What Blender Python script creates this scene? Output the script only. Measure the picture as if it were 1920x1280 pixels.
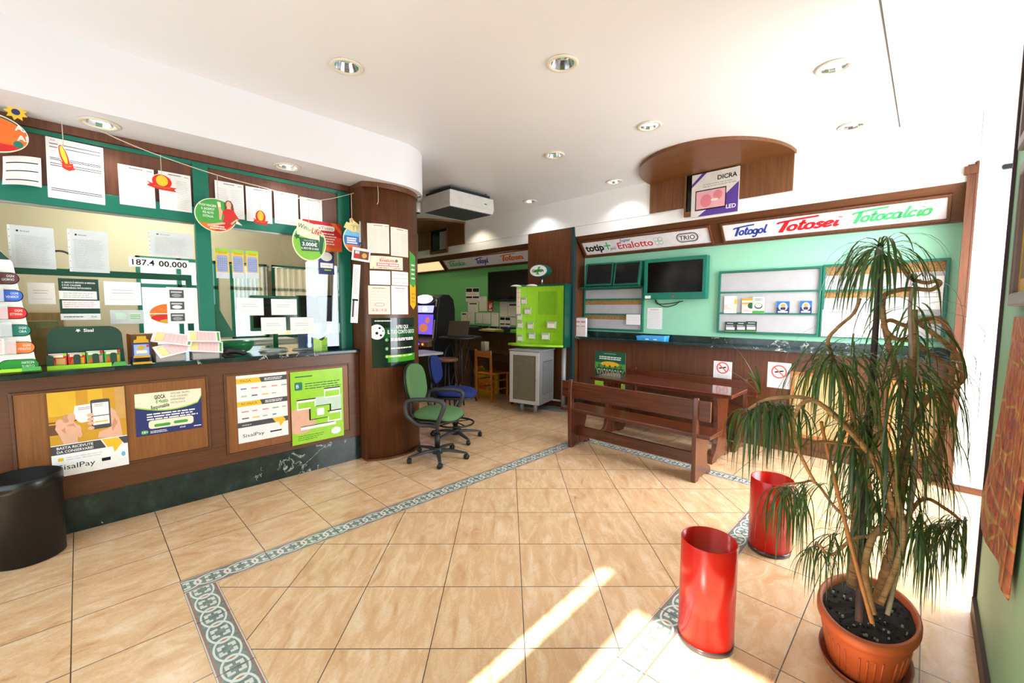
# A small betting-shop interior: ticket booth, notice wall, benches, plant.  Units are metres.
import bpy, math, random
from math import pi, sin, cos, radians
from mathutils import Vector, Matrix

for o in list(bpy.data.objects):
    bpy.data.objects.remove(o)
scene = bpy.context.scene
COL = scene.collection
random.seed(7)

# ---------------------------------------------------------------- camera
cam_data = bpy.data.cameras.new('camera')
cam_data.sensor_width = 36.0
cam_data.lens = 14.897
cam_data.clip_start = 0.02
cam = bpy.data.objects.new('camera', cam_data)
COL.objects.link(cam)
PITCH, YAW, ROLL = radians(4.39), radians(44.42), radians(0.29)
fwd = Vector((cos(YAW) * cos(PITCH), sin(YAW) * cos(PITCH), -sin(PITCH)))
rgt = Vector((sin(YAW), -cos(YAW), 0))
upv = rgt.cross(fwd)
rgt, upv = cos(ROLL) * rgt + sin(ROLL) * upv, -sin(ROLL) * rgt + cos(ROLL) * upv
cam.matrix_world = Matrix(((rgt.x, upv.x, -fwd.x, 0), (rgt.y, upv.y, -fwd.y, 0), (rgt.z, upv.z, -fwd.z, 1.5), (0, 0, 0, 1)))
scene.camera = cam

# ---------------------------------------------------------------- world, sun, daylight, exposure
world = bpy.data.worlds.new('daylight')
scene.world = world
world.use_nodes = True
bg = world.node_tree.nodes['Background']
bg.inputs[0].default_value = (0.86, 0.93, 1.0, 1)
bg.inputs[1].default_value = 1.6
vs = scene.view_settings
vs.view_transform = 'Standard'
vs.look = 'None'
vs.exposure = 0.33
vs.gamma = 1.0
vs.use_curve_mapping = False
scene.cycles.use_denoising = True
scene.cycles.max_bounces = 8
scene.cycles.diffuse_bounces = 5
scene.cycles.glossy_bounces = 4
scene.cycles.transmission_bounces = 6
scene.cycles.transparent_max_bounces = 16
scene.cycles.sample_clamp_indirect = 6.0
scene.cycles.caustics_reflective = False
scene.cycles.caustics_refractive = False

def lamp(name, kind, loc, energy, color=(1, 1, 1), direction=None, **kw):
    d = bpy.data.lights.new(name, kind)
    d.energy = energy
    d.color = color
    for k, v in kw.items():
        setattr(d, k, v)
    o = bpy.data.objects.new(name, d)
    COL.objects.link(o)
    o.location = loc
    if direction is not None:
        o.rotation_euler = Vector(direction).to_track_quat('-Z', 'Y').to_euler()
    return o

SUN_DIR = (1.0, 0.043, -0.725)
lamp('sun', 'SUN', (-4, 0, 6), 22.0, (1.0, 0.95, 0.86), SUN_DIR, angle=0.012)
# sky light coming in through the two glazed openings
lamp('window_daylight', 'AREA', (-1.22, 1.9, 1.45), 40, (0.84, 0.92, 1.0), (1, 0.15, -0.22), shape='RECTANGLE', size=3.4, size_y=2.3)
lamp('doorway_daylight', 'AREA', (4.1, -1.25, 1.5), 165, (0.88, 0.94, 1.0), (0, 1, -0.55), shape='RECTANGLE', size=1.9, size_y=2.4)

# ---------------------------------------------------------------- materials
def S(r, g, b):
    f = lambda c: (c / 255 / 12.92) if c / 255 <= 0.04045 else ((c / 255 + 0.055) / 1.055) ** 2.4
    return (f(r), f(g), f(b), 1.0)

MATS = {}
def newmat(name):
    m = bpy.data.materials.new(name)
    m.use_nodes = True
    nt = m.node_tree
    return m, nt, nt.nodes['Principled BSDF']

def L(nt, a, b):
    nt.links.new(a, b)

def coords(nt, scale=(1, 1, 1), kind='Object', rot=(0, 0, 0)):
    tc = nt.nodes.new('ShaderNodeTexCoord')
    mp = nt.nodes.new('ShaderNodeMapping')
    mp.inputs['Scale'].default_value = scale
    mp.inputs['Rotation'].default_value = rot
    L(nt, tc.outputs[kind], mp.inputs['Vector'])
    return mp.outputs[0]

def noise(nt, vec, scale, detail=4, rough=0.55, dist=0.0):
    n = nt.nodes.new('ShaderNodeTexNoise')
    n.inputs['Scale'].default_value = scale
    n.inputs['Detail'].default_value = detail
    n.inputs['Roughness'].default_value = rough
    n.inputs['Distortion'].default_value = dist
    L(nt, vec, n.inputs['Vector'])
    return n.outputs[0]

def ramp(nt, fac, stops):
    r = nt.nodes.new('ShaderNodeValToRGB')
    els = r.color_ramp.elements
    while len(els) < len(stops):
        els.new(0.5)
    for e, (p, c) in zip(els, stops):
        e.position = p
        e.color = c
    L(nt, fac, r.inputs[0])
    return r.outputs[0]

def math_(nt, op, a, b=None, c=None):
    n = nt.nodes.new('ShaderNodeMath')
    n.operation = op
    for i, v in enumerate((a, b, c)):
        if v is None:
            continue
        if isinstance(v, (int, float)):
            n.inputs[i].default_value = v
        else:
            L(nt, v, n.inputs[i])
    return n.outputs[0]

def mixc(nt, fac, a, b):
    n = nt.nodes.new('ShaderNodeMix')
    n.data_type = 'RGBA'
    for i, v in ((0, fac), (6, a), (7, b)):
        if isinstance(v, (int, float, tuple)):
            n.inputs[i].default_value = v
        else:
            L(nt, v, n.inputs[i])
    return n.outputs[2]

def bump(nt, bs, h, strength=0.2, dist=0.002):
    b = nt.nodes.new('ShaderNodeBump')
    b.inputs['Strength'].default_value = strength
    b.inputs['Distance'].default_value = dist
    L(nt, h, b.inputs['Height'])
    L(nt, b.outputs[0], bs.inputs['Normal'])

def pm(name, rgb, rough=0.5, metal=0.0, var=0.06, scale=14, spec=0.5, coat=0.0):
    """plain painted / plastic / paper surface with a faint mottling"""
    if name in MATS:
        return MATS[name]
    m, nt, bs = newmat(name)
    c = S(*rgb)
    lo = tuple(max(0, q * (1 - var)) for q in c[:3]) + (1,)
    hi = tuple(min(1, q * (1 + var)) for q in c[:3]) + (1,)
    n = noise(nt, coords(nt), scale, 3)
    L(nt, ramp(nt, n, [(0.3, lo), (0.7, hi)]), bs.inputs['Base Color'])
    bs.inputs['Roughness'].default_value = rough
    bs.inputs['Metallic'].default_value = metal
    bs.inputs['Specular IOR Level'].default_value = spec
    if coat:
        bs.inputs['Coat Weight'].default_value = coat
    MATS[name] = m
    return m

def wood(name, dark, light, axis='z', rough=0.38, coat=0.0, fine=1.0):
    if name in MATS:
        return MATS[name]
    m, nt, bs = newmat(name)
    k = {'x': (1.2, 26, 26), 'y': (26, 1.2, 26), 'z': (26, 26, 1.2)}[axis]
    v = coords(nt, tuple(q * fine for q in k))
    n1 = noise(nt, v, 1.6, 6, 0.6, 0.6)
    n2 = noise(nt, v, 7.0, 3, 0.6)
    f = math_(nt, 'ADD', math_(nt, 'MULTIPLY', n1, 0.7), math_(nt, 'MULTIPLY', n2, 0.3))
    L(nt, ramp(nt, f, [(0.34, S(*dark)), (0.66, S(*light))]), bs.inputs['Base Color'])
    bs.inputs['Roughness'].default_value = rough
    if coat:
        bs.inputs['Coat Weight'].default_value = coat
        bs.inputs['Coat Roughness'].default_value = 0.15
    bump(nt, bs, f, 0.12, 0.001)
    MATS[name] = m
    return m

def glass(name, tint=(0.93, 0.98, 0.96), refl=0.035):
    if name in MATS:
        return MATS[name]
    m, nt, bs = newmat(name)
    nt.nodes.remove(bs)
    t = nt.nodes.new('ShaderNodeBsdfTransparent')
    t.inputs[0].default_value = tint + (1,)
    g = nt.nodes.new('ShaderNodeBsdfGlossy')
    g.inputs['Roughness'].default_value = 0.02
    fr = nt.nodes.new('ShaderNodeFresnel')
    fr.inputs[0].default_value = 1.45
    mx = nt.nodes.new('ShaderNodeMixShader')
    L(nt, math_(nt, 'MULTIPLY_ADD', fr.outputs[0], 1.0, refl - 0.03), mx.inputs[0])
    L(nt, t.outputs[0], mx.inputs[1])
    L(nt, g.outputs[0], mx.inputs[2])
    L(nt, mx.outputs[0], nt.nodes['Material Output'].inputs[0])
    MATS[name] = m
    return m

def film(name, rgb, opacity=0.6, rough=0.35):
    """translucent printed film or paper in a clear sleeve"""
    if name in MATS:
        return MATS[name]
    m, nt, bs = newmat(name)
    n = noise(nt, coords(nt), 9, 3)
    c = S(*rgb)
    L(nt, ramp(nt, n, [(0.3, tuple(q * 0.92 for q in c[:3]) + (1,)), (0.7, c)]), bs.inputs['Base Color'])
    bs.inputs['Roughness'].default_value = rough
    bs.inputs['Alpha'].default_value = opacity
    MATS[name] = m
    return m

def emit(name, rgb, strength):
    if name in MATS:
        return MATS[name]
    m, nt, bs = newmat(name)
    bs.inputs['Base Color'].default_value = S(*rgb)
    n = noise(nt, coords(nt), 12, 2)
    c = S(*rgb)
    L(nt, ramp(nt, n, [(0.2, tuple(q * 0.85 for q in c[:3]) + (1,)), (0.8, c)]), bs.inputs['Emission Color'])
    bs.inputs['Emission Strength'].default_value = strength
    MATS[name] = m
    return m

def marble():
    m, nt, bs = newmat('dark green marble')
    v = coords(nt)
    w = noise(nt, v, 3.2, 7, 0.62, 1.6)
    vein = math_(nt, 'ABSOLUTE', math_(nt, 'SUBTRACT', w, 0.5))
    patch = noise(nt, v, 2.1, 3)
    vein = math_(nt, 'ADD', vein, math_(nt, 'MULTIPLY', math_(nt, 'GREATER_THAN', 0.57, patch), 0.05))
    base = ramp(nt, noise(nt, v, 9, 5, 0.65), [(0.3, S(20, 34, 33)), (0.55, S(34, 52, 50)), (0.8, S(58, 78, 72))])
    mask = ramp(nt, vein, [(0.0, (1, 1, 1, 1)), (0.011, (0, 0, 0, 1))])
    L(nt, mixc(nt, mask, base, S(205, 215, 205)), bs.inputs['Base Color'])
    bs.inputs['Roughness'].default_value = 0.16
    return m

TILE = 0.4155
BX0, BX1, BY0, BY1, BW = 0.311, 4.10, 0.741, 2.847, 0.145
def tile_material(name, diagonal):
    m, nt, bs = newmat(name)
    tc = nt.nodes.new('ShaderNodeTexCoord')
    sep = nt.nodes.new('ShaderNodeSeparateXYZ')
    L(nt, tc.outputs['Object'], sep.inputs[0])
    x, y = sep.outputs[0], sep.outputs[1]
    if diagonal:
        r = 1 / math.sqrt(2)
        u = math_(nt, 'MULTIPLY', math_(nt, 'ADD', x, y), r)
        w = math_(nt, 'MULTIPLY', math_(nt, 'SUBTRACT', y, x), r)
        size, u0, w0 = 0.419, 2.607, -0.081
    else:
        u, w = x, y
        size, u0, w0 = TILE, 0.316, 2.85
    uu = math_(nt, 'DIVIDE', math_(nt, 'SUBTRACT', u, u0), size)
    ww = math_(nt, 'DIVIDE', math_(nt, 'SUBTRACT', w, w0), size)
    fu = math_(nt, 'ABSOLUTE', math_(nt, 'SUBTRACT', math_(nt, 'FRACT', uu), 0.5))
    fw = math_(nt, 'ABSOLUTE', math_(nt, 'SUBTRACT', math_(nt, 'FRACT', ww), 0.5))
    edge = math_(nt, 'MAXIMUM', fu, fw)
    grout = math_(nt, 'GREATER_THAN', edge, 0.5 - 0.0022 / size)
    idx = nt.nodes.new('ShaderNodeCombineXYZ')
    L(nt, math_(nt, 'FLOOR', uu), idx.inputs[0])
    L(nt, math_(nt, 'FLOOR', ww), idx.inputs[1])
    wn = nt.nodes.new('ShaderNodeTexWhiteNoise')
    L(nt, idx.outputs[0], wn.inputs['Vector'])
    cv = nt.nodes.new('ShaderNodeCombineXYZ')
    if diagonal:                                   # veins run along the tile's own axis
        L(nt, math_(nt, 'MULTIPLY', u, 5.0), cv.inputs[0])
        L(nt, math_(nt, 'MULTIPLY', w, 17.0), cv.inputs[1])
    else:
        L(nt, math_(nt, 'MULTIPLY', u, 6.0), cv.inputs[0])
        L(nt, math_(nt, 'MULTIPLY', w, 12.0), cv.inputs[1])
    L(nt, math_(nt, 'MULTIPLY', wn.outputs['Value'], 37.0), cv.inputs[2])
    n1 = noise(nt, cv.outputs[0], 1.0, 7, 0.62, 0.8)
    n2 = noise(nt, tc.outputs['Object'], 75, 5, 0.8)
    f = math_(nt, 'ADD', math_(nt, 'MULTIPLY', n1, 0.66), math_(nt, 'MULTIPLY', n2, 0.34))
    body = ramp(nt, f, [(0.33, S(184, 132, 92)), (0.43, S(212, 169, 126)), (0.53, S(223, 187, 148)), (0.66, S(233, 208, 177))])
    L(nt, mixc(nt, grout, body, S(74, 66, 60)), bs.inputs['Base Color'])
    L(nt, ramp(nt, f, [(0.3, (0.3, 0.3, 0.3, 1)), (0.7, (0.22, 0.22, 0.22, 1))]), bs.inputs['Roughness'])
    bump(nt, bs, math_(nt, 'SUBTRACT', 1.0, grout), 0.25, 0.002)
    return m

def band_material(name, along_x):
    """interlaced ring frieze; s runs along the band, t across it"""
    m, nt, bs = newmat(name)
    tc = nt.nodes.new('ShaderNodeTexCoord')
    sep = nt.nodes.new('ShaderNodeSeparateXYZ')
    L(nt, tc.outputs['Object'], sep.inputs[0])
    s, t = (sep.outputs[0], sep.outputs[1]) if along_x else (sep.outputs[1], sep.outputs[0])
    p = TILE / 3
    ss = math_(nt, 'DIVIDE', s, p)
    q = math_(nt, 'MULTIPLY', math_(nt, 'SUBTRACT', math_(nt, 'FRACT', ss), 0.5), p)
    def ring(off, rad, wd):
        dx = math_(nt, 'SUBTRACT', q, off)
        dx = math_(nt, 'MULTIPLY', dx, 0.60)
        d = math_(nt, 'SQRT', math_(nt, 'ADD', math_(nt, 'MULTIPLY', dx, dx), math_(nt, 'MULTIPLY', t, t)))
        return math_(nt, 'LESS_THAN', math_(nt, 'ABSOLUTE', math_(nt, 'SUBTRACT', d, rad)), wd), d
    rings = None
    for off in (-p, 0, p):
        r_, d_ = ring(off, 0.049, 0.0042)
        rings = r_ if rings is None else math_(nt, 'MAXIMUM', rings, r_)
        if off == 0:
            d0 = d_
    tt = math_(nt, 'ABSOLUTE', t)
    inner = math_(nt, 'LESS_THAN', tt, 0.054)
    rings = math_(nt, 'MULTIPLY', rings, inner)
    # red diamond in the lens between two rings, pale cross with green centre inside each ring
    qa = math_(nt, 'SUBTRACT', p / 2, math_(nt, 'ABSOLUTE', q))
    dia = math_(nt, 'LESS_THAN', math_(nt, 'ADD', qa, tt), 0.014)
    dia2 = math_(nt, 'LESS_THAN', math_(nt, 'ADD', math_(nt, 'MULTIPLY', qa, 1.3), math_(nt, 'MULTIPLY', tt, 0.8)), 0.028)
    aq = math_(nt, 'ABSOLUTE', q)
    petal = math_(nt, 'LESS_THAN', math_(nt, 'ABSOLUTE', math_(nt, 'SUBTRACT', math_(nt, 'MAXIMUM', aq, tt), 0.027)), 0.0075)
    gap = math_(nt, 'GREATER_THAN', math_(nt, 'MINIMUM', aq, tt), 0.006)
    petal = math_(nt, 'MULTIPLY', petal, gap)
    ground = ramp(nt, noise(nt, tc.outputs['Object'], 40, 4), [(0.3, S(96, 112, 108)), (0.7, S(140, 152, 144))])
    c = mixc(nt, dia2, ground, S(104, 122, 112))
    c = mixc(nt, petal, c, S(208, 212, 204))
    c = mixc(nt, dia, c, S(178, 118, 92))
    c = mixc(nt, rings, c, S(214, 217, 210))
    line = math_(nt, 'LESS_THAN', math_(nt, 'ABSOLUTE', math_(nt, 'SUBTRACT', tt, 0.0605)), 0.0035)
    c = mixc(nt, line, c, S(158, 112, 96))
    rim = math_(nt, 'GREATER_THAN', tt, 0.066)
    c = mixc(nt, rim, c, S(206, 198, 190))
    g1 = math_(nt, 'LESS_THAN', math_(nt, 'ABSOLUTE', math_(nt, 'SUBTRACT', math_(nt, 'FRACT', math_(nt, 'DIVIDE', s, TILE)), 0.5)), 0.004)
    g2 = math_(nt, 'GREATER_THAN', tt, 0.0712)
    c = mixc(nt, math_(nt, 'MAXIMUM', g1, g2), c, S(66, 60, 56))
    L(nt, c, bs.inputs['Base Color'])
    bs.inputs['Roughness'].default_value = 0.16
    return m

def cork():
    m, nt, bs = newmat('cork')
    n = noise(nt, coords(nt), 90, 4, 0.7)
    L(nt, ramp(nt, n, [(0.32, S(108, 78, 40)), (0.5, S(158, 122, 72)), (0.7, S(188, 154, 102))]), bs.inputs['Base Color'])
    bs.inputs['Roughness'].default_value = 0.9
    return m

M = {
    'ceiling': pm('ceiling white paint', (228, 227, 230), 0.35, var=0.01, scale=2),
    'soffit': pm('soffit white paint', (226, 226, 231), 0.5, var=0.01, scale=2),
    'white_wall': pm('white wall paint', (236, 236, 234), 0.6, var=0.015, scale=3),
    'mint': pm('mint green wall paint', (150, 214, 182), 0.6, var=0.03, scale=3),
    'leaf_wall': pm('leaf green wall tone', (112, 190, 116), 0.6, var=0.03, scale=3),  # more saturated green than the mint wall, for the left room
    'sage': pm('sage green wall paint', (128, 178, 142), 0.55, var=0.04, scale=3),
    'cream': pm('cream wall paint', (214, 196, 164), 0.7, var=0.03, scale=3),
    'wood_v': wood('brown veneer vertical grain', (72, 38, 18), (108, 62, 32), 'z'),
    'wood_x': wood('brown veneer grain along the counter', (80, 46, 26), (106, 64, 38), 'x'),
    'wood_y': wood('brown veneer grain along the wall', (78, 44, 26), (112, 66, 40), 'y'),
    'inset': wood('tan inset panel', (122, 74, 36), (148, 94, 50), 'z', fine=1.6),
    'frieze': wood('frieze brown veneer', (90, 54, 40), (118, 74, 54), 'z'),
    'bench_y': wood('red-brown bench wood along', (62, 26, 12), (104, 50, 24), 'y', 0.25, 0.4, fine=0.7),
    'bench_z': wood('red-brown bench wood upright', (66, 28, 14), (110, 54, 28), 'z', 0.25, 0.4, fine=0.7),
    'orange_wood_z': wood('orange pine', (168, 92, 34), (206, 128, 58), 'z', 0.35),
    'dark_wood': wood('dark walnut', (36, 22, 14), (66, 42, 26), 'y', 0.3),
    'marble': marble(),
    'teal': pm('teal green lacquer', (14, 112, 92), 0.4, var=0.05),
    'teal_dark': pm('dark teal plastic', (8, 84, 68), 0.35, var=0.05),
    'glass': glass('clear glass'),
    'steel': pm('brushed steel', (176, 178, 180), 0.35, 1.0, var=0.05),
    'chrome': pm('chrome reflector', (226, 226, 232), 0.12, 1.0, var=0.02),
    'grey_metal': pm('grey powder-coated metal', (150, 150, 150), 0.45, 0.3, var=0.04),
    'black': pm('black plastic', (15, 15, 16), 0.5, var=0.1),
    'charcoal': pm('charcoal plastic', (46, 47, 50), 0.5, var=0.08),
    'screen': pm('black screen glass', (8, 8, 9), 0.12, var=0.1),
    'paper': pm('white paper', (240, 239, 240), 0.75, var=0.015, scale=6, spec=0.2),
    'paper_warm': pm('warm white paper', (234, 226, 212), 0.75, var=0.02, scale=6, spec=0.2),
    'ink': pm('black ink', (30, 28, 30), 0.7, var=0.1, spec=0.2),
    'ink_grey': pm('grey ink', (150, 150, 152), 0.7, var=0.1, spec=0.2),
    'ink_pale': pm('pale grey ink', (200, 200, 202), 0.7, var=0.06, spec=0.2),
    'white': pm('white plastic', (238, 238, 236), 0.4, var=0.02),
    'string': pm('cotton string', (206, 200, 182), 0.9, var=0.1),
    'downlight_ring': pm('downlight enamel ring', (222, 214, 196), 0.4, var=0.03),
    'lime': pm('lime green plastic', (150, 206, 30), 0.4, var=0.03),
    'red': pm('red lacquer', (196, 22, 16), 0.22, var=0.05),
    'terracotta': pm('terracotta plastic', (192, 92, 46), 0.55, var=0.08),
    'soil': pm('potting soil', (34, 27, 23), 0.95, var=0.6, scale=120),
}
def C(name, r, g, b, rough=0.55, **k):
    return pm(name, (r, g, b), rough, **k)
INK = {
    'green': C('print green', 22, 92, 64), 'lime': C('print lime', 150, 205, 52), 'teal': C('print teal', 16, 120, 100),
    'red': C('print red', 206, 30, 34), 'orange': C('print orange', 236, 110, 34), 'yellow': C('print yellow', 242, 190, 38),
    'navy': C('print navy', 34, 46, 108), 'blue': C('print blue', 40, 110, 190), 'sky': C('print sky blue', 110, 180, 220),
    'grey': C('print dark grey', 70, 70, 74), 'brown': C('print brown', 110, 66, 44), 'skin': C('print skin tone', 226, 176, 148),
    'purple': C('print purple', 88, 58, 148), 'pink': C('print pink', 232, 170, 182), 'cream': C('print cream', 240, 232, 204),
    'black': M['ink'], 'white': C('print white', 244, 244, 244), 'mint': C('print mint', 196, 222, 204), 'tan': C('print tan', 206, 160, 92),
    'gold': C('print gold', 206, 160, 30), 'darkgreen': C('print dark green', 14, 62, 46), 'midgreen': C('print mid green', 70, 160, 70),
    'signred': C('sign red', 200, 24, 36), 'signblue': C('sign blue', 34, 62, 160), 'signgreen': C('sign green', 66, 186, 110),
}

# ---------------------------------------------------------------- mesh builder
class MB:
    def __init__(self, bend=None):
        self.v, self.f, self.mi, self.sm, self.mats, self.bend = [], [], [], [], [], bend
    def m(self, mat):
        if mat not in self.mats:
            self.mats.append(mat)
        return self.mats.index(mat)
    def face(self, idx, mat, smooth=False):
        self.f.append(tuple(idx)); self.mi.append(self.m(mat)); self.sm.append(smooth)
    def add(self, verts):
        b = len(self.v)
        self.v.extend(Vector(p) for p in verts)
        return b
    def box(self, x0, x1, y0, y1, z0, z1, mat):
        x0, x1, y0, y1, z0, z1 = min(x0, x1), max(x0, x1), min(y0, y1), max(y0, y1), min(z0, z1), max(z0, z1)
        b = self.add([(x, y, z) for z in (z0, z1) for y in (y0, y1) for x in (x0, x1)])
        for q in ((0, 2, 3, 1), (4, 5, 7, 6), (0, 1, 5, 4), (2, 6, 7, 3), (0, 4, 6, 2), (1, 3, 7, 5)):
            self.face([b + i for i in q], mat)
        return self
    def hexa(self, pts, mat):
        """8 points: bottom ring 0-3 counter-clockwise, top ring 4-7"""
        b = self.add(pts)
        for q in ((3, 2, 1, 0), (4, 5, 6, 7), (0, 1, 5, 4), (1, 2, 6, 5), (2, 3, 7, 6), (3, 0, 4, 7)):
            self.face([b + i for i in q], mat)
        return self
    def poly(self, pts, mat):
        b = self.add(pts)
        self.face(range(b, b + len(pts)), mat)
        return self
    def ring(self, u0, u1, v0, v1, b, w0, w1, mat, bb=None):
        """mitred rectangular frame in the (u, v) plane; bb = width of the lower member"""
        bb = b if bb is None else bb
        O = [(u0, v0), (u1, v0), (u1, v1), (u0, v1)]
        I = [(u0 + b, v0 + bb), (u1 - b, v0 + bb), (u1 - b, v1 - b), (u0 + b, v1 - b)]
        r = [self.add([(a, c, w) for a, c in q]) for w in (w0, w1) for q in (O, I)]
        o0, i0, o1, i1 = r
        for k in range(4):
            j = (k + 1) % 4
            for q in ((o1 + k, o1 + j, i1 + j, i1 + k), (o0 + j, o0 + k, i0 + k, i0 + j), (o0 + k, o0 + j, o1 + j, o1 + k), (i0 + j, i0 + k, i1 + k, i1 + j)):
                self.face(q, mat)
        return self
    def prism(self, out, w0, w1, mat, ax='z', smooth=False, side=None):
        """outline (a, b) swept along one axis; z: (a,b,w)  x: (w,a,b)  y: (a,w,b)"""
        g = {'z': lambda a, b, w: (a, b, w), 'x': lambda a, b, w: (w, a, b), 'y': lambda a, b, w: (a, w, b)}[ax]
        n = len(out)
        b0 = self.add([g(a, b, w0) for a, b in out]); b1 = self.add([g(a, b, w1) for a, b in out])
        fl = (ax == 'y')
        A, B = list(range(b0, b0 + n)), list(range(b1, b1 + n))
        self.face(A if fl else A[::-1], mat); self.face(B[::-1] if fl else B, mat)
        for i in range(n):
            j = (i + 1) % n
            q = (A[i], A[j], B[j], B[i])
            self.face(q[::-1] if fl else q, side or mat, smooth)
        return self
    def tube(self, path, r, mat, seg=8, cap=True):
        P = [Vector(p) for p in path]
        R = r if isinstance(r, (list, tuple)) else [r] * len(P)
        up = Vector((0, 0, 1)); rings = []
        prev = None
        for i, p in enumerate(P):
            t = (P[min(i + 1, len(P) - 1)] - P[max(i - 1, 0)])
            if t.length < 1e-9: t = Vector((0, 0, 1))
            t.normalize()
            if prev is None:
                a = up if abs(t.z) < 0.9 else Vector((1, 0, 0))
                n = t.cross(a).normalized()
            else:
                n = (prev - t * prev.dot(t))
                n = n.normalized() if n.length > 1e-6 else t.cross(Vector((1, 0, 0))).normalized()
            prev = n
            bn = t.cross(n)
            rings.append(self.add([p + (n * cos(2 * pi * k / seg) + bn * sin(2 * pi * k / seg)) * R[i] for k in range(seg)]))
        for i in range(len(P) - 1):
            for k in range(seg):
                k2 = (k + 1) % seg
                self.face((rings[i] + k, rings[i] + k2, rings[i + 1] + k2, rings[i + 1] + k), mat, True)
        if cap:
            self.face([rings[0] + k for k in range(seg)][::-1], mat)
            self.face([rings[-1] + k for k in range(seg)], mat)
        return self
    def lathe(self, prof, mat, seg=32, c=(0, 0, 0), sx=1.0, sy=1.0, cap0=True, cap1=True, smooth=True):
        rings = []
        for r, z in prof:
            rings.append(self.add([(c[0] + r * sx * cos(2 * pi * k / seg), c[1] + r * sy * sin(2 * pi * k / seg), c[2] + z) for k in range(seg)]))
        for i in range(len(prof) - 1):
            for k in range(seg):
                k2 = (k + 1) % seg
                self.face((rings[i] + k, rings[i] + k2, rings[i + 1] + k2, rings[i + 1] + k), mat, smooth)
        if cap0: self.face([rings[0] + k for k in range(seg)][::-1], mat)
        if cap1: self.face([rings[-1] + k for k in range(seg)], mat)
        return self
    # ---- flat printing in the (u right, v up) plane at height w
    def rect(self, u0, u1, v0, v1, mat, w=0.0014, n=None):
        n = n or (14 if self.bend else 1)
        for i in range(n):
            a, b = u0 + (u1 - u0) * i / n, u0 + (u1 - u0) * (i + 1) / n
            self.poly([(a, v0, w), (b, v0, w), (b, v1, w), (a, v1, w)], mat)
        return self
    def shape(self, out, mat, w=0.0014):
        return self.poly([(a, b, w) for a, b in out], mat)
    def sheet(self, w, h, mat, t=0.0012, n=None):
        """a sheet of paper or card centred on the origin, back at 0, face at t"""
        n = n or (14 if self.bend else 1)
        for i in range(n):
            a, b = -w / 2 + w * i / n, -w / 2 + w * (i + 1) / n
            self.poly([(a, -h / 2, t), (b, -h / 2, t), (b, h / 2, t), (a, h / 2, t)], mat)
            self.poly([(a, -h / 2, 0), (a, h / 2, 0), (b, h / 2, 0), (b, -h / 2, 0)], mat)
            self.poly([(a, -h / 2, 0), (b, -h / 2, 0), (b, -h / 2, t), (a, -h / 2, t)], mat)
            self.poly([(a, h / 2, 0), (a, h / 2, t), (b, h / 2, t), (b, h / 2, 0)], mat)
        for s in (-1, 1):
            a = s * w / 2
            q = [(a, -h / 2, 0), (a, h / 2, 0), (a, h / 2, t), (a, -h / 2, t)]
            self.poly(q if s < 0 else q[::-1], mat)
        return self
    def text(self, s, u, v, h, mat, w=0.0016, fit=None, bold=0.0, shear=0.0, align='l', rot=0.0, depth=0.0, hh=None):
        """letters with cap height h, left/centre/right aligned at (u, v); fit = total width"""
        cu = bpy.data.curves.new('t', 'FONT')
        cu.body = s; cu.size = 1.0; cu.resolution_u = 2; cu.shear = shear; cu.offset = bold
        ob = bpy.data.objects.new('t', cu)
        me = bpy.data.meshes.new_from_object(ob)
        vs_ = [p.co.copy() for p in me.vertices]
        if vs_:
            x0, x1 = min(p.x for p in vs_), max(p.x for p in vs_)
            ky = h / 0.70
            kx = fit / max(1e-6, x1 - x0) if fit else ky
            wid = (x1 - x0) * kx
            off = {'l': 0, 'c': -wid / 2, 'r': -wid}[align]
            cr, sr = cos(rot), sin(rot)
            def tr(p, ww):
                a, b = (p.x - x0) * kx + off, p.y * ky
                return (u + a * cr - b * sr, v + a * sr + b * cr, ww)
            b0 = self.add([tr(p, w) for p in vs_])
            for pl in me.polygons:
                self.face([b0 + i for i in pl.vertices], mat)
        bpy.data.objects.remove(ob); bpy.data.curves.remove(cu); bpy.data.meshes.remove(me)
        return self
    def lines(self, u0, u1, v1, v0, n, mat, h=0.0016, w=0.0014, ragged=0.35, words=True):
        """rows of small print"""
        for i in range(n):
            v = v1 + (v0 - v1) * (i + 0.5) / n
            end = u1 - (u1 - u0) * random.random() * ragged
            u = u0
            while u < end:
                l = (u1 - u0) * (random.uniform(0.06, 0.2) if words else 1.0)
                e = min(u + l, end)
                self.rect(u, e, v - h / 2, v + h / 2, mat, w, n=1)
                u = e + (u1 - u0) * 0.02
        return self
    def build(self, name, parent=None, mtx=None, bevel=0.0, solid=0.0):
        if self.bend:
            R = self.bend
            self.v = [Vector(((R + p.z) * sin(p.x / R), p.y, (R + p.z) * cos(p.x / R) - R)) for p in self.v]
        me = bpy.data.meshes.new(name)
        me.from_pydata([tuple(p) for p in self.v], [], self.f)
        for m in self.mats:
            me.materials.append(m)
        me.polygons.foreach_set('material_index', self.mi)
        me.polygons.foreach_set('use_smooth', self.sm)
        me.update()
        o = bpy.data.objects.new(name, me)
        COL.objects.link(o)
        if parent is not None:
            o.parent = parent
        if mtx is not None:
            o.matrix_world = mtx
        if bevel:
            b = o.modifiers.new('soft edges', 'BEVEL')
            b.width = bevel; b.segments = 2; b.limit_method = 'ANGLE'; b.angle_limit = radians(50)
        return o

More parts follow.
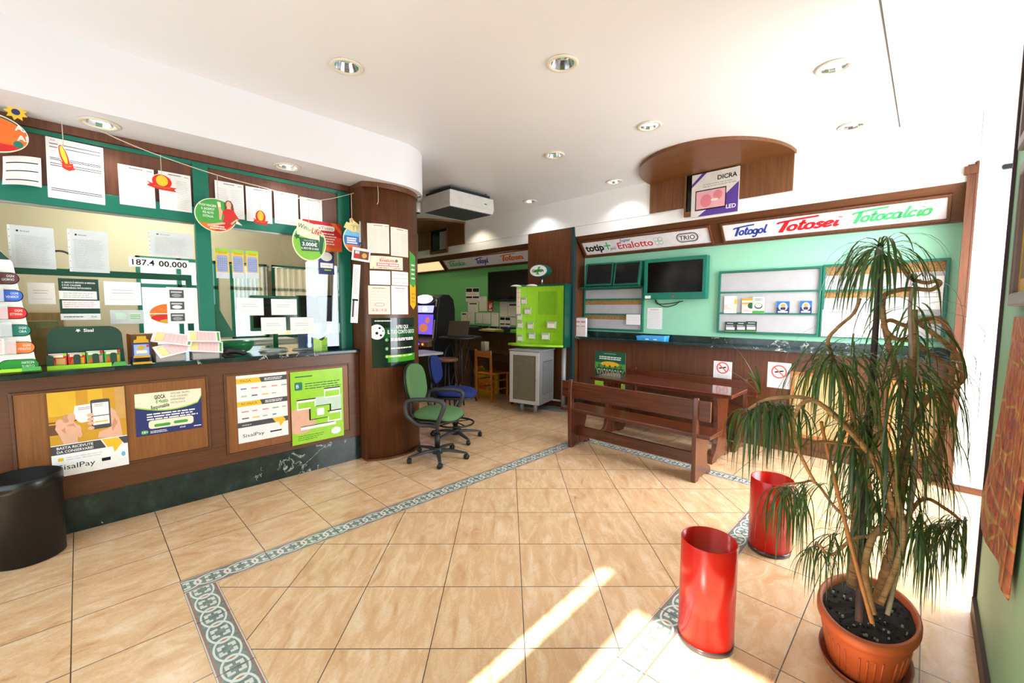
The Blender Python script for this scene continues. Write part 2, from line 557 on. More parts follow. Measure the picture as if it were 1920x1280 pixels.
def rrect(w, h, r, n=5, c=(0, 0)):
    out = []
    for cx, cy, a0 in ((w / 2 - r, h / 2 - r, 0), (-w / 2 + r, h / 2 - r, 90), (-w / 2 + r, -h / 2 + r, 180), (w / 2 - r, -h / 2 + r, 270)):
        for i in range(n + 1):
            a = radians(a0 + 90 * i / n)
            out.append((c[0] + cx + r * cos(a), c[1] + cy + r * sin(a)))
    return out
def ell(a, b, n=28, c=(0, 0), a0=0, a1=360):
    full = abs(a1 - a0) >= 360
    k = n if full else n + 1
    return [(c[0] + a * cos(radians(a0 + (a1 - a0) * i / n)), c[1] + b * sin(radians(a0 + (a1 - a0) * i / n))) for i in range(k)]
def catmull(P, n=6):
    P = [Vector(p) for p in P]
    out = []
    for i in range(len(P) - 1):
        p0, p1, p2, p3 = P[max(i - 1, 0)], P[i], P[i + 1], P[min(i + 2, len(P) - 1)]
        for k in range(n):
            t = k / n
            out.append(0.5 * ((2 * p1) + (p2 - p0) * t + (2 * p0 - 5 * p1 + 4 * p2 - p3) * t * t + (3 * p1 - p0 - 3 * p2 + p3) * t ** 3))
    out.append(P[-1])
    return out

# ---------------------------------------------------------------- things and structure
def tag(o, label, cat, group=None):
    o['label'] = label; o['category'] = cat
    if group: o['group'] = group
    return o
def thing(name, label, cat, loc=(0, 0, 0), rz=0.0, group=None, mtx=None):
    o = bpy.data.objects.new(name, None)
    o.empty_display_size = 0.1
    COL.objects.link(o)
    if mtx is not None:
        o.matrix_world = mtx
    else:
        o.location = loc; o.rotation_euler = (0, 0, rz)
    return tag(o, label, cat, group)
def structure(mb, name, **k):
    o = mb.build(name, **k)
    o['kind'] = 'structure'
    return o
def frame(origin, right, up=(0, 0, 1), spin=0.0):
    """matrix whose x is right, y is up and z points out of the surface"""
    r, u = Vector(right).normalized(), Vector(up).normalized()
    o = r.cross(u).normalized()
    u = o.cross(r).normalized()
    m = Matrix(((r.x, u.x, o.x, origin[0]), (r.y, u.y, o.y, origin[1]), (r.z, u.z, o.z, origin[2]), (0, 0, 0, 1)))
    return m @ Matrix.Rotation(spin, 4, 'Z')
def on_back(y, z, X, spin=0.0):          # surfaces facing the shop from the notice wall
    return frame((X, y, z), (0, -1, 0), spin=spin)
def on_front(x, z, Y, spin=0.0):         # surfaces of the booth facing the shop
    return frame((x, Y, z), (1, 0, 0), spin=spin)
CX, CY, CR = 2.2, 4.2, 0.45
def on_column(u, z, spin=0.0, lift=0.002):
    a = u / CR
    return frame((CX + (CR + lift) * sin(a), CY - (CR + lift) * cos(a), z), (cos(a), sin(a), 0), spin=spin)

# ================================================================ SETTING
CEIL, SOF, XF, XW = 3.09, 2.686, 5.07, 5.36
BOOTH_X1, FAR_Y, LEFT_X = 2.64, 9.6, -1.35
WG = -0.25                       # green wall on the door side
# ---- floor: straight tiles outside, ring frieze, diagonal tiles inside
fo = tile_material('travertine tiles laid straight', False)
fi = tile_material('travertine tiles laid diagonally', True)
def floor_quad(mb, x0, x1, y0, y1, mat):
    mb.poly([(x0, y0, 0), (x1, y0, 0), (x1, y1, 0), (x0, y1, 0)], mat)
mb = MB()
fx0, fx1, fy0, fy1 = -1.5, 5.6, -2.6, FAR_Y + 0.2
floor_quad(mb, fx0, BX0, fy0, fy1, fo)
floor_quad(mb, BX1, fx1, fy0, fy1, fo)
floor_quad(mb, BX0, BX1, fy0, BY0, fo)
floor_quad(mb, BX0, BX1, BY1, fy1, fo)
floor_quad(mb, BX0 + BW, BX1 - BW, BY0 + BW, BY1 - BW, fi)
mb.poly([(fx0, fy0, -0.08), (fx0, fy1, -0.08), (fx1, fy1, -0.08), (fx1, fy0, -0.08)], fo)
structure(mb, 'floor')
bxm, bym = band_material('ring frieze along the booth', True), band_material('ring frieze across the room', False)
n = 1
for nm, (x0, x1, y0, y1), mt, c in (
        ('far', (BX0, BX1, BY1 - BW, BY1), bxm, (0.311 + TILE / 2, BY1 - BW / 2)),
        ('near', (BX0, BX1, BY0, BY0 + BW), bxm, (0.311 + TILE / 2, BY0 + BW / 2)),
        ('a', (BX0, BX0 + BW, BY0 + BW, BY1 - BW), bym, (BX0 + BW / 2, 2.4 + TILE / 2)),
        ('b', (BX1 - BW, BX1, BY0 + BW, BY1 - BW), bym, (BX1 - BW / 2, 2.4 + TILE / 2))):
    mb = MB()
    floor_quad(mb, x0 - c[0], x1 - c[0], y0 - c[1], y1 - c[1], mt)
    structure(mb, 'trim_%d' % n, mtx=Matrix.Translation((c[0], c[1], 0.0006)))
    n += 1

# ---- ceiling with a panel joint, soffit over the booth, both cut for the recessed lamps
LAMPS = [(1.319, 2.832), (2.277, 1.785), (3.539, 0.535), (3.543, 1.817), (4.755, 0.565), (3.525, 2.851), (4.755, 2.888), (4.757, 4.30)]
SLAMPS = [(0.156, 3.90), (1.289, 3.92)]
from mathutils.geometry import tessellate_polygon
def pierced(mb, outer, holes, z, mat, r=0.08, depth=0.1):
    """downward face with round holes and short tubes running up from them"""
    loops = [[Vector((x, y, z)) for x, y in outer]] + [[Vector((hx + r * cos(-2 * pi * k / 28), hy + r * sin(-2 * pi * k / 28), z)) for k in range(28)] for hx, hy in holes]
    flat = [p for q in loops for p in q]
    b = mb.add(flat)
    for t in tessellate_polygon(loops):
        mb.face([b + i for i in t], mat)
    for q in loops[1:]:
        c = mb.add(q + [p + Vector((0, 0, depth)) for p in q])
        for k in range(28):
            j = (k + 1) % 28
            mb.face((c + k, c + j, c + 28 + j, c + 28 + k), mat)
        mb.face([c + 28 + k for k in range(28)], mat)
mb = MB()
pierced(mb, [(-1.5, 0.275), (5.6, 0.275), (5.6, FAR_Y + 0.2), (-1.5, FAR_Y + 0.2)], LAMPS, CEIL, M['ceiling'])
mb.box(-1.5, 5.6, 0.275, FAR_Y + 0.2, CEIL + 0.12, CEIL + 0.2, M['ceiling'])
mb.box(-1.5, 5.6, -2.6, 0.265, CEIL, CEIL + 0.2, M['ceiling'])
mb.box(-1.5, 5.6, 0.26, 0.28, CEIL + 0.008, CEIL + 0.2, pm('joint shadow gap', (150, 148, 146), 0.8))
structure(mb, 'ceiling')
mb = MB()
R2 = 0.51
out = [(-1.5, CY - R2)] + [(CX + R2 * sin(radians(a)), CY - R2 * cos(radians(a))) for a in range(0, 91, 6)] + [(CX + R2, 6.5), (-1.5, 6.5)]
pierced(mb, out, SLAMPS, SOF, M['soffit'])
b0 = mb.add([(x, y, SOF) for x, y in out] + [(x, y, CEIL + 0.1) for x, y in out])
for k in range(len(out)):
    j = (k + 1) % len(out)
    mb.face((b0 + k, b0 + j, b0 + len(out) + j, b0 + len(out) + k), M['soffit'], 0 < k < 16)
structure(mb, 'trim_5')

# ---- notice wall: recesses between a white bulkhead, wooden pier and white end wall
mb = MB(); mb.box(XW, XW + 0.14, -0.22, 3.728, 0, SOF, M['mint']); structure(mb, 'wall_back')
mb = MB(); mb.box(XW, XW + 0.14, 4.62, FAR_Y, 0, SOF, M['leaf_wall']); structure(mb, 'wall_back_left')
mb = MB(); mb.box(XF, XW + 0.14, -0.22, FAR_Y, SOF, CEIL, M['white_wall']); structure(mb, 'wall_bulkhead')
mb = MB(); mb.box(XF, XW + 0.14, -2.6, -0.222, 0, CEIL, M['white_wall']); structure(mb, 'wall_end')
mb = MB()
mb.box(XF, XW + 0.14, 3.728, 4.62, 0, SOF - 0.01, M['wood_v'])
mb.box(XF - 0.012, XF + 0.05, 3.715, 3.755, 0, SOF - 0.005, C('dark teal edge strip', 22, 52, 56))
structure(mb, 'pillar')
# wooden casing at the right end of the recess
mb = MB()
mb.box(XF - 0.01, XW, -0.222, -0.205, 0, SOF + 0.005, M['wood_v'])
mb.box(XF - 0.012, XF + 0.05, -0.222, -0.16, 0, SOF - 0.015, M['wood_v'])
mb.box(XF - 0.03, XF + 0.06, -0.222, -0.14, SOF - 0.09, SOF - 0.03, M['wood_v'])
mb.box(XF - 0.016, XF, -0.2225, -0.21, 0, SOF + 0.005, M['wood_v'])
structure(mb, 'trim_6')
mb = MB(); mb.box(XF - 0.015, XF, -1.6, -0.222, 0, 0.055, M['wood_y']); structure(mb, 'baseboard_end')
# green wall beside the camera, its dark edging and skirting
mb = MB(); mb.box(-1.5, 3.03, WG - 0.14, WG, 0, CEIL, M['sage']); structure(mb, 'wall_right')
mb = MB(); mb.box(3.03, 3.055, WG - 0.14, WG + 0.012, 0, CEIL, C('dark plum edging', 52, 26, 34)); structure(mb, 'trim_7')
mb = MB(); mb.box(-1.5, 3.03, WG, WG + 0.016, 0, 0.09, C('dark skirting', 70, 48, 42)); structure(mb, 'baseboard_right')
# far end of the left room, side and back of the booth, wall behind the camera
mb = MB(); mb.box(BOOTH_X1, 5.6, FAR_Y, FAR_Y + 0.15, 0, CEIL, M['leaf_wall']); structure(mb, 'wall_far')
mb = MB(); mb.box(BOOTH_X1 - 0.1, BOOTH_X1, 4.45, FAR_Y, 0, SOF if False else CEIL, M['cream']); structure(mb, 'wall_booth')
WX0, WX1 = -1.35, BOOTH_X1 - 0.1
BB = 6.2                         # back wall of the booth, with three windows
mb = MB()
wins = [(0.46, 1.2), (1.33, 1.74), (1.8, 2.44)]
ZW0, ZW1 = 1.1, 2.06
xs = [WX0] + [q for w_ in wins for q in w_] + [WX1]
for i in range(0, len(xs), 2):
    mb.box(xs[i], xs[i + 1], BB, BB + 0.12, 0, SOF, M['cream'])
for a, b in wins:
    mb.box(a, b, BB, BB + 0.12, 0, ZW0, M['cream']); mb.box(a, b, BB, BB + 0.12, ZW1, SOF, M['cream'])
structure(mb, 'wall_left')
for k, (a, b) in enumerate(wins):
    mb = MB()
    fr = 0.035
    for x0, x1 in ((a, a + fr), (b - fr, b)) + ((((a + b) / 2 - 0.02, (a + b) / 2 + 0.02),) if b - a > 0.7 else ()):
        mb.box(x0, x1, BB - 0.02, BB + 0.05, ZW0, ZW1, M['teal'])
    for z0, z1 in ((ZW0, ZW0 + fr), (ZW1 - fr, ZW1), (1.72, 1.76)):
        mb.box(a, b, BB - 0.02, BB + 0.05, z0, z1, M['teal'])
    w_ = structure(mb, 'window_%d' % (k + 1))
    g_ = MB(); g_.box(a + 0.02, b - 0.02, BB + 0.01, BB + 0.016, ZW0 + 0.02, ZW1 - 0.02, M['glass']); g_.build('glass_pane', w_)
# shop front behind the camera: glazed door and side light, added awning outside
mb = MB()
mb.box(-1.5, LEFT_X, -0.4, -0.2, 0, CEIL, M['white_wall'])
mb.box(-1.39, LEFT_X, -0.2, 4.0, 2.50, CEIL, M['white_wall'])
mb.box(-1.39, LEFT_X, 0.82, 1.055, 0, 2.50, M['white_wall'])
mb.box(-1.39, LEFT_X, -0.2, 0.82, 2.36, 2.50, M['white_wall'])
mb.box(-1.39, LEFT_X, 1.125, 1.5, 0, 2.50, M['white_wall'])
mb.box(-1.5, LEFT_X, 1.5, 3.6, 0, 0.4, M['white_wall'])
mb.box(-1.5, LEFT_X, 3.6, BB, 0, SOF, M['white_wall'])
structure(mb, 'wall_front')
mb = MB(); mb.hexa([(-3.2, 1.3, 1.9), (-1.5, 1.3, 2.6), (-1.5, 3.9, 2.6), (-3.2, 3.9, 1.9), (-3.2, 1.3, 1.93), (-1.5, 1.3, 2.64), (-1.5, 3.9, 2.64), (-3.2, 3.9, 1.93)], M['teal'])
structure(mb, 'trim_8')  # unseen awning, added to keep sun out of the wide window
# street door wall to the right, open doorway
mb = MB()
mb.box(2.9, 5.6, -1.55, -1.4, 2.6, CEIL, M['white_wall']); mb.box(2.9, 3.1, -1.55, -1.4, 0, 2.6, M['white_wall'])
structure(mb, 'wall_street')
mb = MB(); mb.box(2.9, 3.03, -1.4, WG - 0.14, 0, CEIL, M['white_wall']); structure(mb, 'wall_vestibule')

# ================================================================ TICKET BOOTH
YC, YS, CT = 3.987, 4.115, 1.10     # counter face, screen plane, counter top height
XL = -1.34
ctr = thing('service_counter', 'brown veneered ticket booth counter front with two tan inset panels and marble plinth', 'counter', (0.6, YC, 0))
def loc(mb, t):                       # shift world-built vertices into a thing's own space
    o = t.location
    mb.v = [p - o for p in mb.v]
    return mb
mb = MB(); mb.box(XL, 1.905, YC, YC + 0.05, 0.235, 1.0655, M['wood_x']); loc(mb, ctr).build('front_panel', ctr)
mb = MB(); mb.box(XL, 1.905, YC - 0.004, YC + 0.046, 0, 0.235, M['marble']); loc(mb, ctr).build('plinth', ctr)
def inset(x0, x1, z0, z1):
    m_ = MB()
    m_.box(x0, x1, YC - 0.002, YC + 0.004, z0, z1, M['inset'])
    b = 0.014
    for q in ((x0 - b, x0, z0 - b, z1 + b), (x1, x1 + b, z0 - b, z1 + b), (x0, x1, z0 - b, z0), (x0, x1, z1, z1 + b)):
        m_.box(q[0], q[1], YC - 0.012, YC + 0.004, q[2], q[3], M['wood_x'])
    loc(m_, ctr).build('inset_panel', ctr, bevel=0.004)
ia, ib = (-0.314, 0.956), (0.664, 0.407)
inset(ia[0], ib[0], ib[1], ia[1])
ic, id_ = (0.795, 0.953), (1.796, 0.315)
inset(ic[0], id_[0], id_[1], ic[1])

top = MB()
edge = [(XL, 3.80), (-0.55, 3.80), (-0.3, 3.815), (-0.05, 3.87), (0.15, 3.925), (0.35, 3.95), (1.905, 3.95), (1.905, 5.0), (XL, 5.0)]
top.prism(edge, 1.066, CT, M['marble'])
tag(top.build('countertop', bevel=0.006), 'dark green marble countertop of the ticket booth, bulging out past the leaflet tower', 'countertop')

scr = thing('booth_screen', 'green framed glass screen with brown frieze standing on the booth counter', 'partition', (0.6, YS, CT))
def sp(name, mb, bevel=0.0):
    return loc(mb, scr).build(name, scr, bevel=bevel)
RZ1, RZ0 = 2.275, 2.155               # green rail
mb = MB(); mb.box(XL, 1.905, YS + 0.004, YS + 0.03, RZ1, SOF - 0.002, M['frieze']); sp('frieze_panel', mb)
mb = MB(); mb.box(XL, 1.905, YS - 0.014, YS + 0.04, RZ0, RZ1, M['teal']); sp('rail', mb, 0.003)
mb = MB(); mb.box(XL, 1.905, YS - 0.006, YS + 0.006, 2.595, 2.622, M['teal']); mb.box(XL, 1.905, YS - 0.012, YS + 0.004, 2.63, SOF - 0.002, M['frieze']); sp('top_moulding', mb)
for x0, x1 in ((0.665, 0.765), (1.79, 1.905)):
    mb = MB(); mb.box(x0, x1, YS - 0.018, YS + 0.045, CT, 2.61, M['teal']); sp('post', mb, 0.003)
for x0, x1 in ((XL, 0.662), (0.768, 1.787)):
    mb = MB(); mb.box(x0, x1, YS + 0.008, YS + 0.016, 1.36 if x0 < 0 else 1.13, RZ0, M['glass']); sp('glass_pane', mb)
mb = MB(); mb.box(XL, 0.662, YS + 0.002, YS + 0.022, RZ0 - 0.014, RZ0, M['steel']); mb.box(0.768, 1.787, YS + 0.002, YS + 0.022, RZ0 - 0.014, RZ0, M['steel']); sp('glazing_bead', mb)

mb = MB(); rz_ = (0.167, 1.754)[1]
mb.box(XL, 0.70, 4.58, 4.62, rz_ - 0.025, rz_ + 0.025, M['teal']); mb.box(0.66, 0.70, 4.58, 4.62, CT, rz_ - 0.025, M['teal']); sp('rear_rail', mb, 0.003)

# half-round column at the booth corner
mb = MB()
a0 = math.asin((1.912 - CX) / CR)
arc = [(CX + CR * sin(a0 + (pi / 2 - a0) * i / 26), CY - CR * cos(a0 + (pi / 2 - a0) * i / 26)) for i in range(27)]
mb.prism(arc + [(CX + CR, 4.6), (1.912, 4.6)], 0.02, SOF - 0.002, M['wood_v'], smooth=False)
mb.f = mb.f; 
for k in range(2, 2 + 26): mb.sm[k] = True
arc2 = [(CX + (CR + .008) * sin(a0 + (pi / 2 - a0) * i / 26), CY - (CR + .008) * cos(a0 + (pi / 2 - a0) * i / 26)) for i in range(27)]
mb.prism(arc2 + [(CX + CR + .008, 4.6), (1.912, 4.6)], 0, 0.02, M['wood_v'])
mb.prism(arc2 + [(CX + CR + .008, 4.6), (1.912, 4.6)], SOF - 0.05, SOF - 0.002, M['wood_v'])
structure(mb, 'column')

# ================================================================ RECESSED DOWNLIGHTS
def downlight(x, y, z, on, label, color=(1.0, 0.93, 0.82), power=18):
    t = thing('downlight', label, 'ceiling light', (x, y, z), group='round recessed ceiling lights')
    m_ = MB(); m_.lathe([(0.076, -0.003), (0.1, -0.0005), (0.104, -0.006), (0.098, -0.012), (0.08, -0.012), (0.074, -0.004)], M['downlight_ring'], 36, cap0=False, cap1=False)
    m_.build('ring', t)
    m_ = MB()
    prof = [(0.078, -0.002), (0.072, 0.02), (0.062, 0.05), (0.046, 0.078)]
    for i in range(len(prof) - 1):               # faceted mirror cone with the lamp at its top
        m_.lathe([prof[i], prof[i + 1]], M['chrome'], 14, cap0=False, cap1=False, smooth=False)
    if on:
        m_.lathe([(0.0705, 0.024), (0.05, 0.021), (0.002, 0.019)], emit('lit lamp glass', (255, 246, 232), 7.0), 28, cap0=False)
    else:
        m_.lathe([(0.046, 0.078), (0.03, 0.06), (0.002, 0.055)], M['charcoal'], 14, cap0=False)
    m_.build('reflector', t)
    if on:
        lamp('downlight_lamp', 'SPOT', (x, y, z + 0.01), power, color, (0, 0, -1), spot_size=radians(125), spot_blend=0.5, shadow_soft_size=0.05)
    return t
WARM, COOL = (1.0, 0.86, 0.66), (0.93, 0.95, 1.0)
downlight(1.319, 2.832, CEIL, False, 'unlit ceiling light with mirror reflector, closest to the booth soffit')
downlight(2.277, 1.785, CEIL, False, 'unlit ceiling light with mirror reflector over the middle of the room')
downlight(3.539, 0.535, CEIL, True, 'lit ceiling light largest in view, in front of the no smoking posters', (1, .95, .88))
downlight(3.543, 1.817, CEIL, True, 'lit ceiling light between the room centre and the wooden canopy', (1, .95, .88))
downlight(4.755, 0.565, CEIL, True, 'lit warm ceiling light over the long three-word sign, beside the wooden canopy', WARM)
downlight(3.525, 2.851, CEIL, False, 'unlit ceiling light with mirror reflector between air conditioner and canopy')
downlight(4.755, 2.888, CEIL, True, 'lit cool ceiling light above the wall just beyond the wooden canopy', COOL)
downlight(4.757, 4.30, CEIL, True, 'lit ceiling light over the wooden pier beside the air conditioner', COOL)
downlight(0.156, 3.90, SOF, True, 'lit soffit light above the large ruled sheet of the booth', (1, .95, .9), 9)
downlight(1.289, 3.92, SOF, True, 'lit soffit light above the four white sheets of the booth', COOL, 9)
lamp('hidden_downlight', 'SPOT', (4.757, 5.75, CEIL - 0.03), 16, WARM, (0, 0, -1), spot_size=radians(125), spot_blend=0.5, shadow_soft_size=0.06)
lamp('hidden_downlight', 'SPOT', (4.0, 7.4, CEIL - 0.03), 30, WARM, (0, 0, -1), spot_size=radians(140), spot_blend=0.5, shadow_soft_size=0.06)
lamp('booth_room_light', 'POINT', (0.6, 5.3, 2.5), 40, (1, .96, .9), shadow_soft_size=0.1)

# ================================================================ NOTICE WALL, RIGHT RECESS
XB = 5.22                                     # face of the panelling under the ledge
def ledge(name_lbl, top_lbl, y0, y1):
    t = thing('wall_counter', name_lbl, 'counter', (XB, (y0 + y1) / 2, 0))
    m_ = MB(); m_.box(XB, XW - 0.002, y0, y1, 0.0, 1.064, M['wood_v']); loc(m_, t).build('panelling', t)
    m_ = MB(); m_.box(XB - 0.018, XB, y0, y1, 0, 0.06, M['wood_y']); loc(m_, t).build('kickboard', t, bevel=0.004)
    m_ = MB(); m_.box(5.11, XW - 0.002, y0, y1, 1.066, CT, M['marble'])
    tag(m_.build('marble_ledge', bevel=0.004), top_lbl, 'ledge')
    m_ = MB(); m_.box(5.33, XW - 0.002, y0, y1, CT + 0.0005, 1.178, M['marble']); structure(m_, 'trim_11' if y0 < 1 else 'trim_12')
    return t
rl = ledge('brown panelled base under the marble ledge, behind the wooden benches', 'dark green marble ledge under the green notice boards, right of the wooden pier', -0.2, 3.713)
ll = ledge('dark panelled base under the counter behind the dark table', 'dark marble ledge under the wall of pinned notices in the green room', 4.622, 9.55)
# beige convector covers let into the panelling
def convector(y0, y1, z0, z1):
    m_ = MB()
    y0, y1 = min(y0, y1), max(y0, y1)
    f = 0.035
    m_.ring(y0, y1, z0, z1, f, 0, 0.02, wood('light brown frame wood', (150, 92, 44), (184, 122, 66), 'z'))
    m_.v = [Vector((XB - p.z, p.x, p.y)) for p in m_.v]
    m_.f = [q[::-1] for q in m_.f]
    fr_ = loc(m_, rl).build('grille_frame', rl, bevel=0.003)
    m_ = MB()
    m_.box(XB - 0.006, XB, y0 + f, y1 - f, z0 + f, z1 - f, C('beige cane panel', 184, 158, 108, 0.7))
    k = int((y1 - y0) / 0.018)
    for i in range(k):
        y = y0 + f + (y1 - y0 - 2 * f) * (i + 0.5) / k
        m_.box(XB - 0.010, XB - 0.006, y - 0.005, y + 0.005, z0 + f, z1 - f, C('beige cane slat', 200, 174, 122, 0.7))
    o_ = loc(m_, rl).build('grille', fr_)
    o_.location = (0, 0, 0)
ca, cb = (0.995, 0.866), (0.49, 0.18)
convector(ca[0], cb[0], cb[1], ca[1])
convector(0.22, -0.12, cb[1], ca[1])

# sloping sign fascia: white lining strip, wooden board, light-box signs
FT, FB_ = Vector((5.105, 0, 2.545)), Vector((5.335, 0, 2.272))
fup = (FT - FB_).normalized()
FH = (FT - FB_).length
def on_fascia(y, v=0.0, out=0.0):
    m_ = frame((0, 0, 0), (0, -1, 0), fup)
    o_ = m_.col[2].xyz
    c_ = (FT + FB_) / 2 + fup * v + o_ * out
    return frame((c_.x, y, c_.z), (0, -1, 0), fup)
def fascia(y0, y1, lbl):
    m_ = MB()
    w_ = abs(y1 - y0)
    m_.box(-w_ / 2, w_ / 2, -FH / 2, FH / 2, -0.02, 0, M['wood_x'])
    o_ = m_.build('sign_fascia', mtx=on_fascia((y0 + y1) / 2))
    o_['kind'] = 'structure'; o_.name = lbl
    m_ = MB()
    m_.prism([(5.075, SOF - 0.002), (5.09, 2.548), (5.16, 2.548), (5.16, SOF - 0.002)], y0, y1, M['white_wall'], ax='y')
    structure(m_, lbl + '_lining')
    m_ = MB(); m_.box(5.325, XW - 0.002, y0, y1, 2.262, 2.285, M['wood_y']); structure(m_, lbl + '_edge')
fascia(-0.2, 3.713, 'trim_9')
fascia(4.622, 9.55, 'trim_10')

SIGN_H, SIGN_V = 0.262, -0.028
def lightbox(y0, y1, label, draw, lit=None):
    yc, w_ = (y0 + y1) / 2, abs(y1 - y0)
    t = thing('lightbox_sign', label, 'sign', group='light-box game signs above the ledges', mtx=on_fascia(yc, SIGN_V, 0.001))
    m_ = MB(); b = 0.026
    h = SIGN_H
    m_.ring(-w_ / 2, w_ / 2, -h / 2, h / 2, b, 0, 0.03, M['wood_y'])
    m_.build('frame', t, bevel=0.006)
    m_ = MB(); m_.box(-w_ / 2 + b, w_ / 2 - b, -h / 2 + b, h / 2 - b, 0.002, 0.012, lit or C('opal sign acrylic', 232, 230, 236, 0.3))
    pn = m_.build('panel', t)
    words = []
    def W():
        words.append(MB())
        return words[-1]
    draw(W)
    for q in words:
        q.build('lettering', pn)
    return t

LOOP = [(.83, .5), (.72, .88), (.45, 1.0), (.18, .85), (.07, .5), (.18, .12), (.45, 0), (.72, .12), (.83, .5)]
BRUSH = {
    'o': (.92, [LOOP]), 'g': (.98, [LOOP, [(.84, 1.0), (.82, .2), (.74, -.5), (.42, -.8), (.08, -.55)]]), 'a': (1.06, [LOOP, [(.86, 1.0), (.80, .3), (.88, .04), (1.08, .2)]]),
    't': (.74, [[(.42, 1.75), (.30, .7), (.30, .15), (.48, .0), (.74, .18)], [(.05, 1.12), (.74, 1.18)]]), 'l': (.58, [[(.40, 1.9), (.26, .7), (.26, .15), (.42, .0), (.62, .18)]]),
    's': (.80, [[(.74, .82), (.48, 1.0), (.24, .84), (.36, .6), (.62, .38), (.56, .08), (.30, .0), (.06, .16)]]), 'e': (.86, [[(.14, .46), (.52, .54), (.74, .76), (.52, 1.0), (.20, .82), (.10, .40), (.32, .02), (.84, .22)]]),
    'i': (.56, [[(.30, 1.0), (.24, .3), (.34, .02), (.60, .2)], [(.40, 1.42), (.43, 1.56)]]), 'c': (.84, [[(.74, .80), (.50, 1.0), (.18, .78), (.10, .38), (.34, .02), (.82, .22)]]),
}
def ribbon(m_, pts, th, mat, w, tr):
    P = [Vector((a, b)) for a, b in pts]
    A = []
    for i, p in enumerate(P):
        d = (P[min(i + 1, len(P) - 1)] - P[max(i - 1, 0)])
        d = d.normalized() if d.length > 1e-6 else Vector((1, 0))
        n = Vector((-d.y, d.x)) * th / 2
        A.append((tr(p + n), tr(p - n)))
    for (a, b), (c, d) in zip(A, A[1:]):
        m_.poly([(*b, w), (*d, w), (*c, w), (*a, w)], mat)
def script(m_, word, u0, u1, v, h, mat, w=0.0135):
    """slanted brush-script word whose T throws a long bar over the letters"""
    total = 1.0 + sum(BRUSH[q][0] for q in word[1:]) + .5
    kx, ky = (u1 - u0) / total, h / 2.1
    tr = lambda p: (u0 + (p.x + .30 * p.y) * kx, v + p.y * ky)
    sm = lambda q: [(p.x, p.y) for p in catmull([(a, b, 0) for a, b in q], 5)]
    ribbon(m_, sm([(-.42, 1.5), (-.25, 1.72), (.4, 1.84), (1.5, 2.02), (min(3.4, total * .55), 2.2)]), .36, mat, w, tr)
    ribbon(m_, sm([(.52, 1.86), (.44, 1.0), (.36, .3), (.30, -.25)]), .52, mat, w, tr)
    x = .86
    for q in word[1:]:
        ad, st = BRUSH[q]
        for k in st:
            ribbon(m_, sm([(a + x, b) for a, b in k]), .36, mat, w, tr)
        x += ad

def pxu(yc, y):          # position along a sign measured from its centre
    return yc - y
def draw_long(W):
    yc = ((1.741, 2.36)[0] + (-0.082, 2.361)[0]) / 2
    k = lambda y: yc - y
    script(W(), 'Totogol', k((1.621, 2.346)[0]), k((1.272, 2.361)[0]), -0.045, 0.105, INK['signblue'])
    script(W(), 'Totosei', k((1.193, 2.351)[0]), k((0.626, 2.356)[0]), -0.055, 0.125, INK['signred'])
    script(W(), 'Totocalcio', k((0.569, 2.348)[0]), k((-0.003, 2.36)[0]), -0.045, 0.118, INK['signgreen'])
lightbox((1.752, 2.361)[0], (-0.089, 2.36)[0], 'long white light-box sign with blue, red and green script words over the notice boards', draw_long)
def draw_short(W):
    yc = ((3.634, 2.382)[0] + (1.87, 2.356)[0]) / 2
    k = lambda y: yc - y
    a, b = k((3.616, 2.38)[0]), k((3.31, 2.373)[0])
    m_ = W(); m_.text('totip', a, -0.05, 0.105, INK['black'], w=0.0135, fit=b - a, bold=0.035)
    c1 = k((3.233, 2.373)[0])
    m_ = W(); m_.rect(b + 0.01, b + 0.115, 0.002, 0.024, INK['signgreen'], 0.0135); m_.rect(b + 0.05, b + 0.073, -0.05, 0.07, INK['signgreen'], 0.0137)
    m_ = W(); m_.text('pi\u00f9', b + 0.09, -0.058, 0.05, INK['black'], w=0.0139, shear=0.3)
    a, b = k((3.091, 2.359)[0]), k((2.581, 2.357)[0])
    m_ = W(); m_.text('Enalotto', a, -0.058, 0.098, INK['signred'], w=0.0135, fit=b - a, bold=0.012)
    m_ = W(); m_.text('Super', a + 0.05, 0.045, 0.045, INK['signblue'], w=0.0139, shear=0.35, fit=0.17, bold=0.01)
    m_ = W(); cx = k((2.502, 2.362)[0])
    for dx, dy in ((-.03, .022), (.03, .022), (-.025, -.032), (.03, -.03)):
        for i in range(20):
            p, q = [(cx + dx + (0.03) * cos(2 * pi * j / 20), dy + 0.03 * sin(2 * pi * j / 20)) for j in (i, i + 1)]
            p2, q2 = [(cx + dx + (0.026) * cos(2 * pi * j / 20), dy + 0.026 * sin(2 * pi * j / 20)) for j in (i, i + 1)]
            m_.shape([p, q, q2, p2][::-1], INK['midgreen'], 0.0135)
    a, b = k((2.268, 2.357)[0]), k((2.004, 2.353)[0])
    m_ = W(); c_ = ((a + b) / 2, 0.0)
    m_.shape(rrect(b - a, 0.125, 0.06, 8, c_), INK['black'], 0.0130)
    m_.shape(rrect(b - a - 0.022, 0.103, 0.05, 8, c_), C('opal sign acrylic', 232, 230, 236, 0.3), 0.0134)
    m_.shape(rrect(b - a - 0.034, 0.091, 0.045, 8, c_), INK['black'], 0.0137)
    m_.shape(rrect(b - a - 0.042, 0.083, 0.041, 8, c_), C('opal sign acrylic', 232, 230, 236, 0.3), 0.0140)
    m_.text('TRIO', c_[0], -0.03, 0.06, INK['black'], w=0.0143, fit=b - a - 0.075, align='c', bold=0.012, shear=0.12)
lightbox((3.672, 2.385)[0], (1.858, 2.355)[0], 'shorter light-box sign with black, red and blue names and oval badge, over the monitors', draw_short)
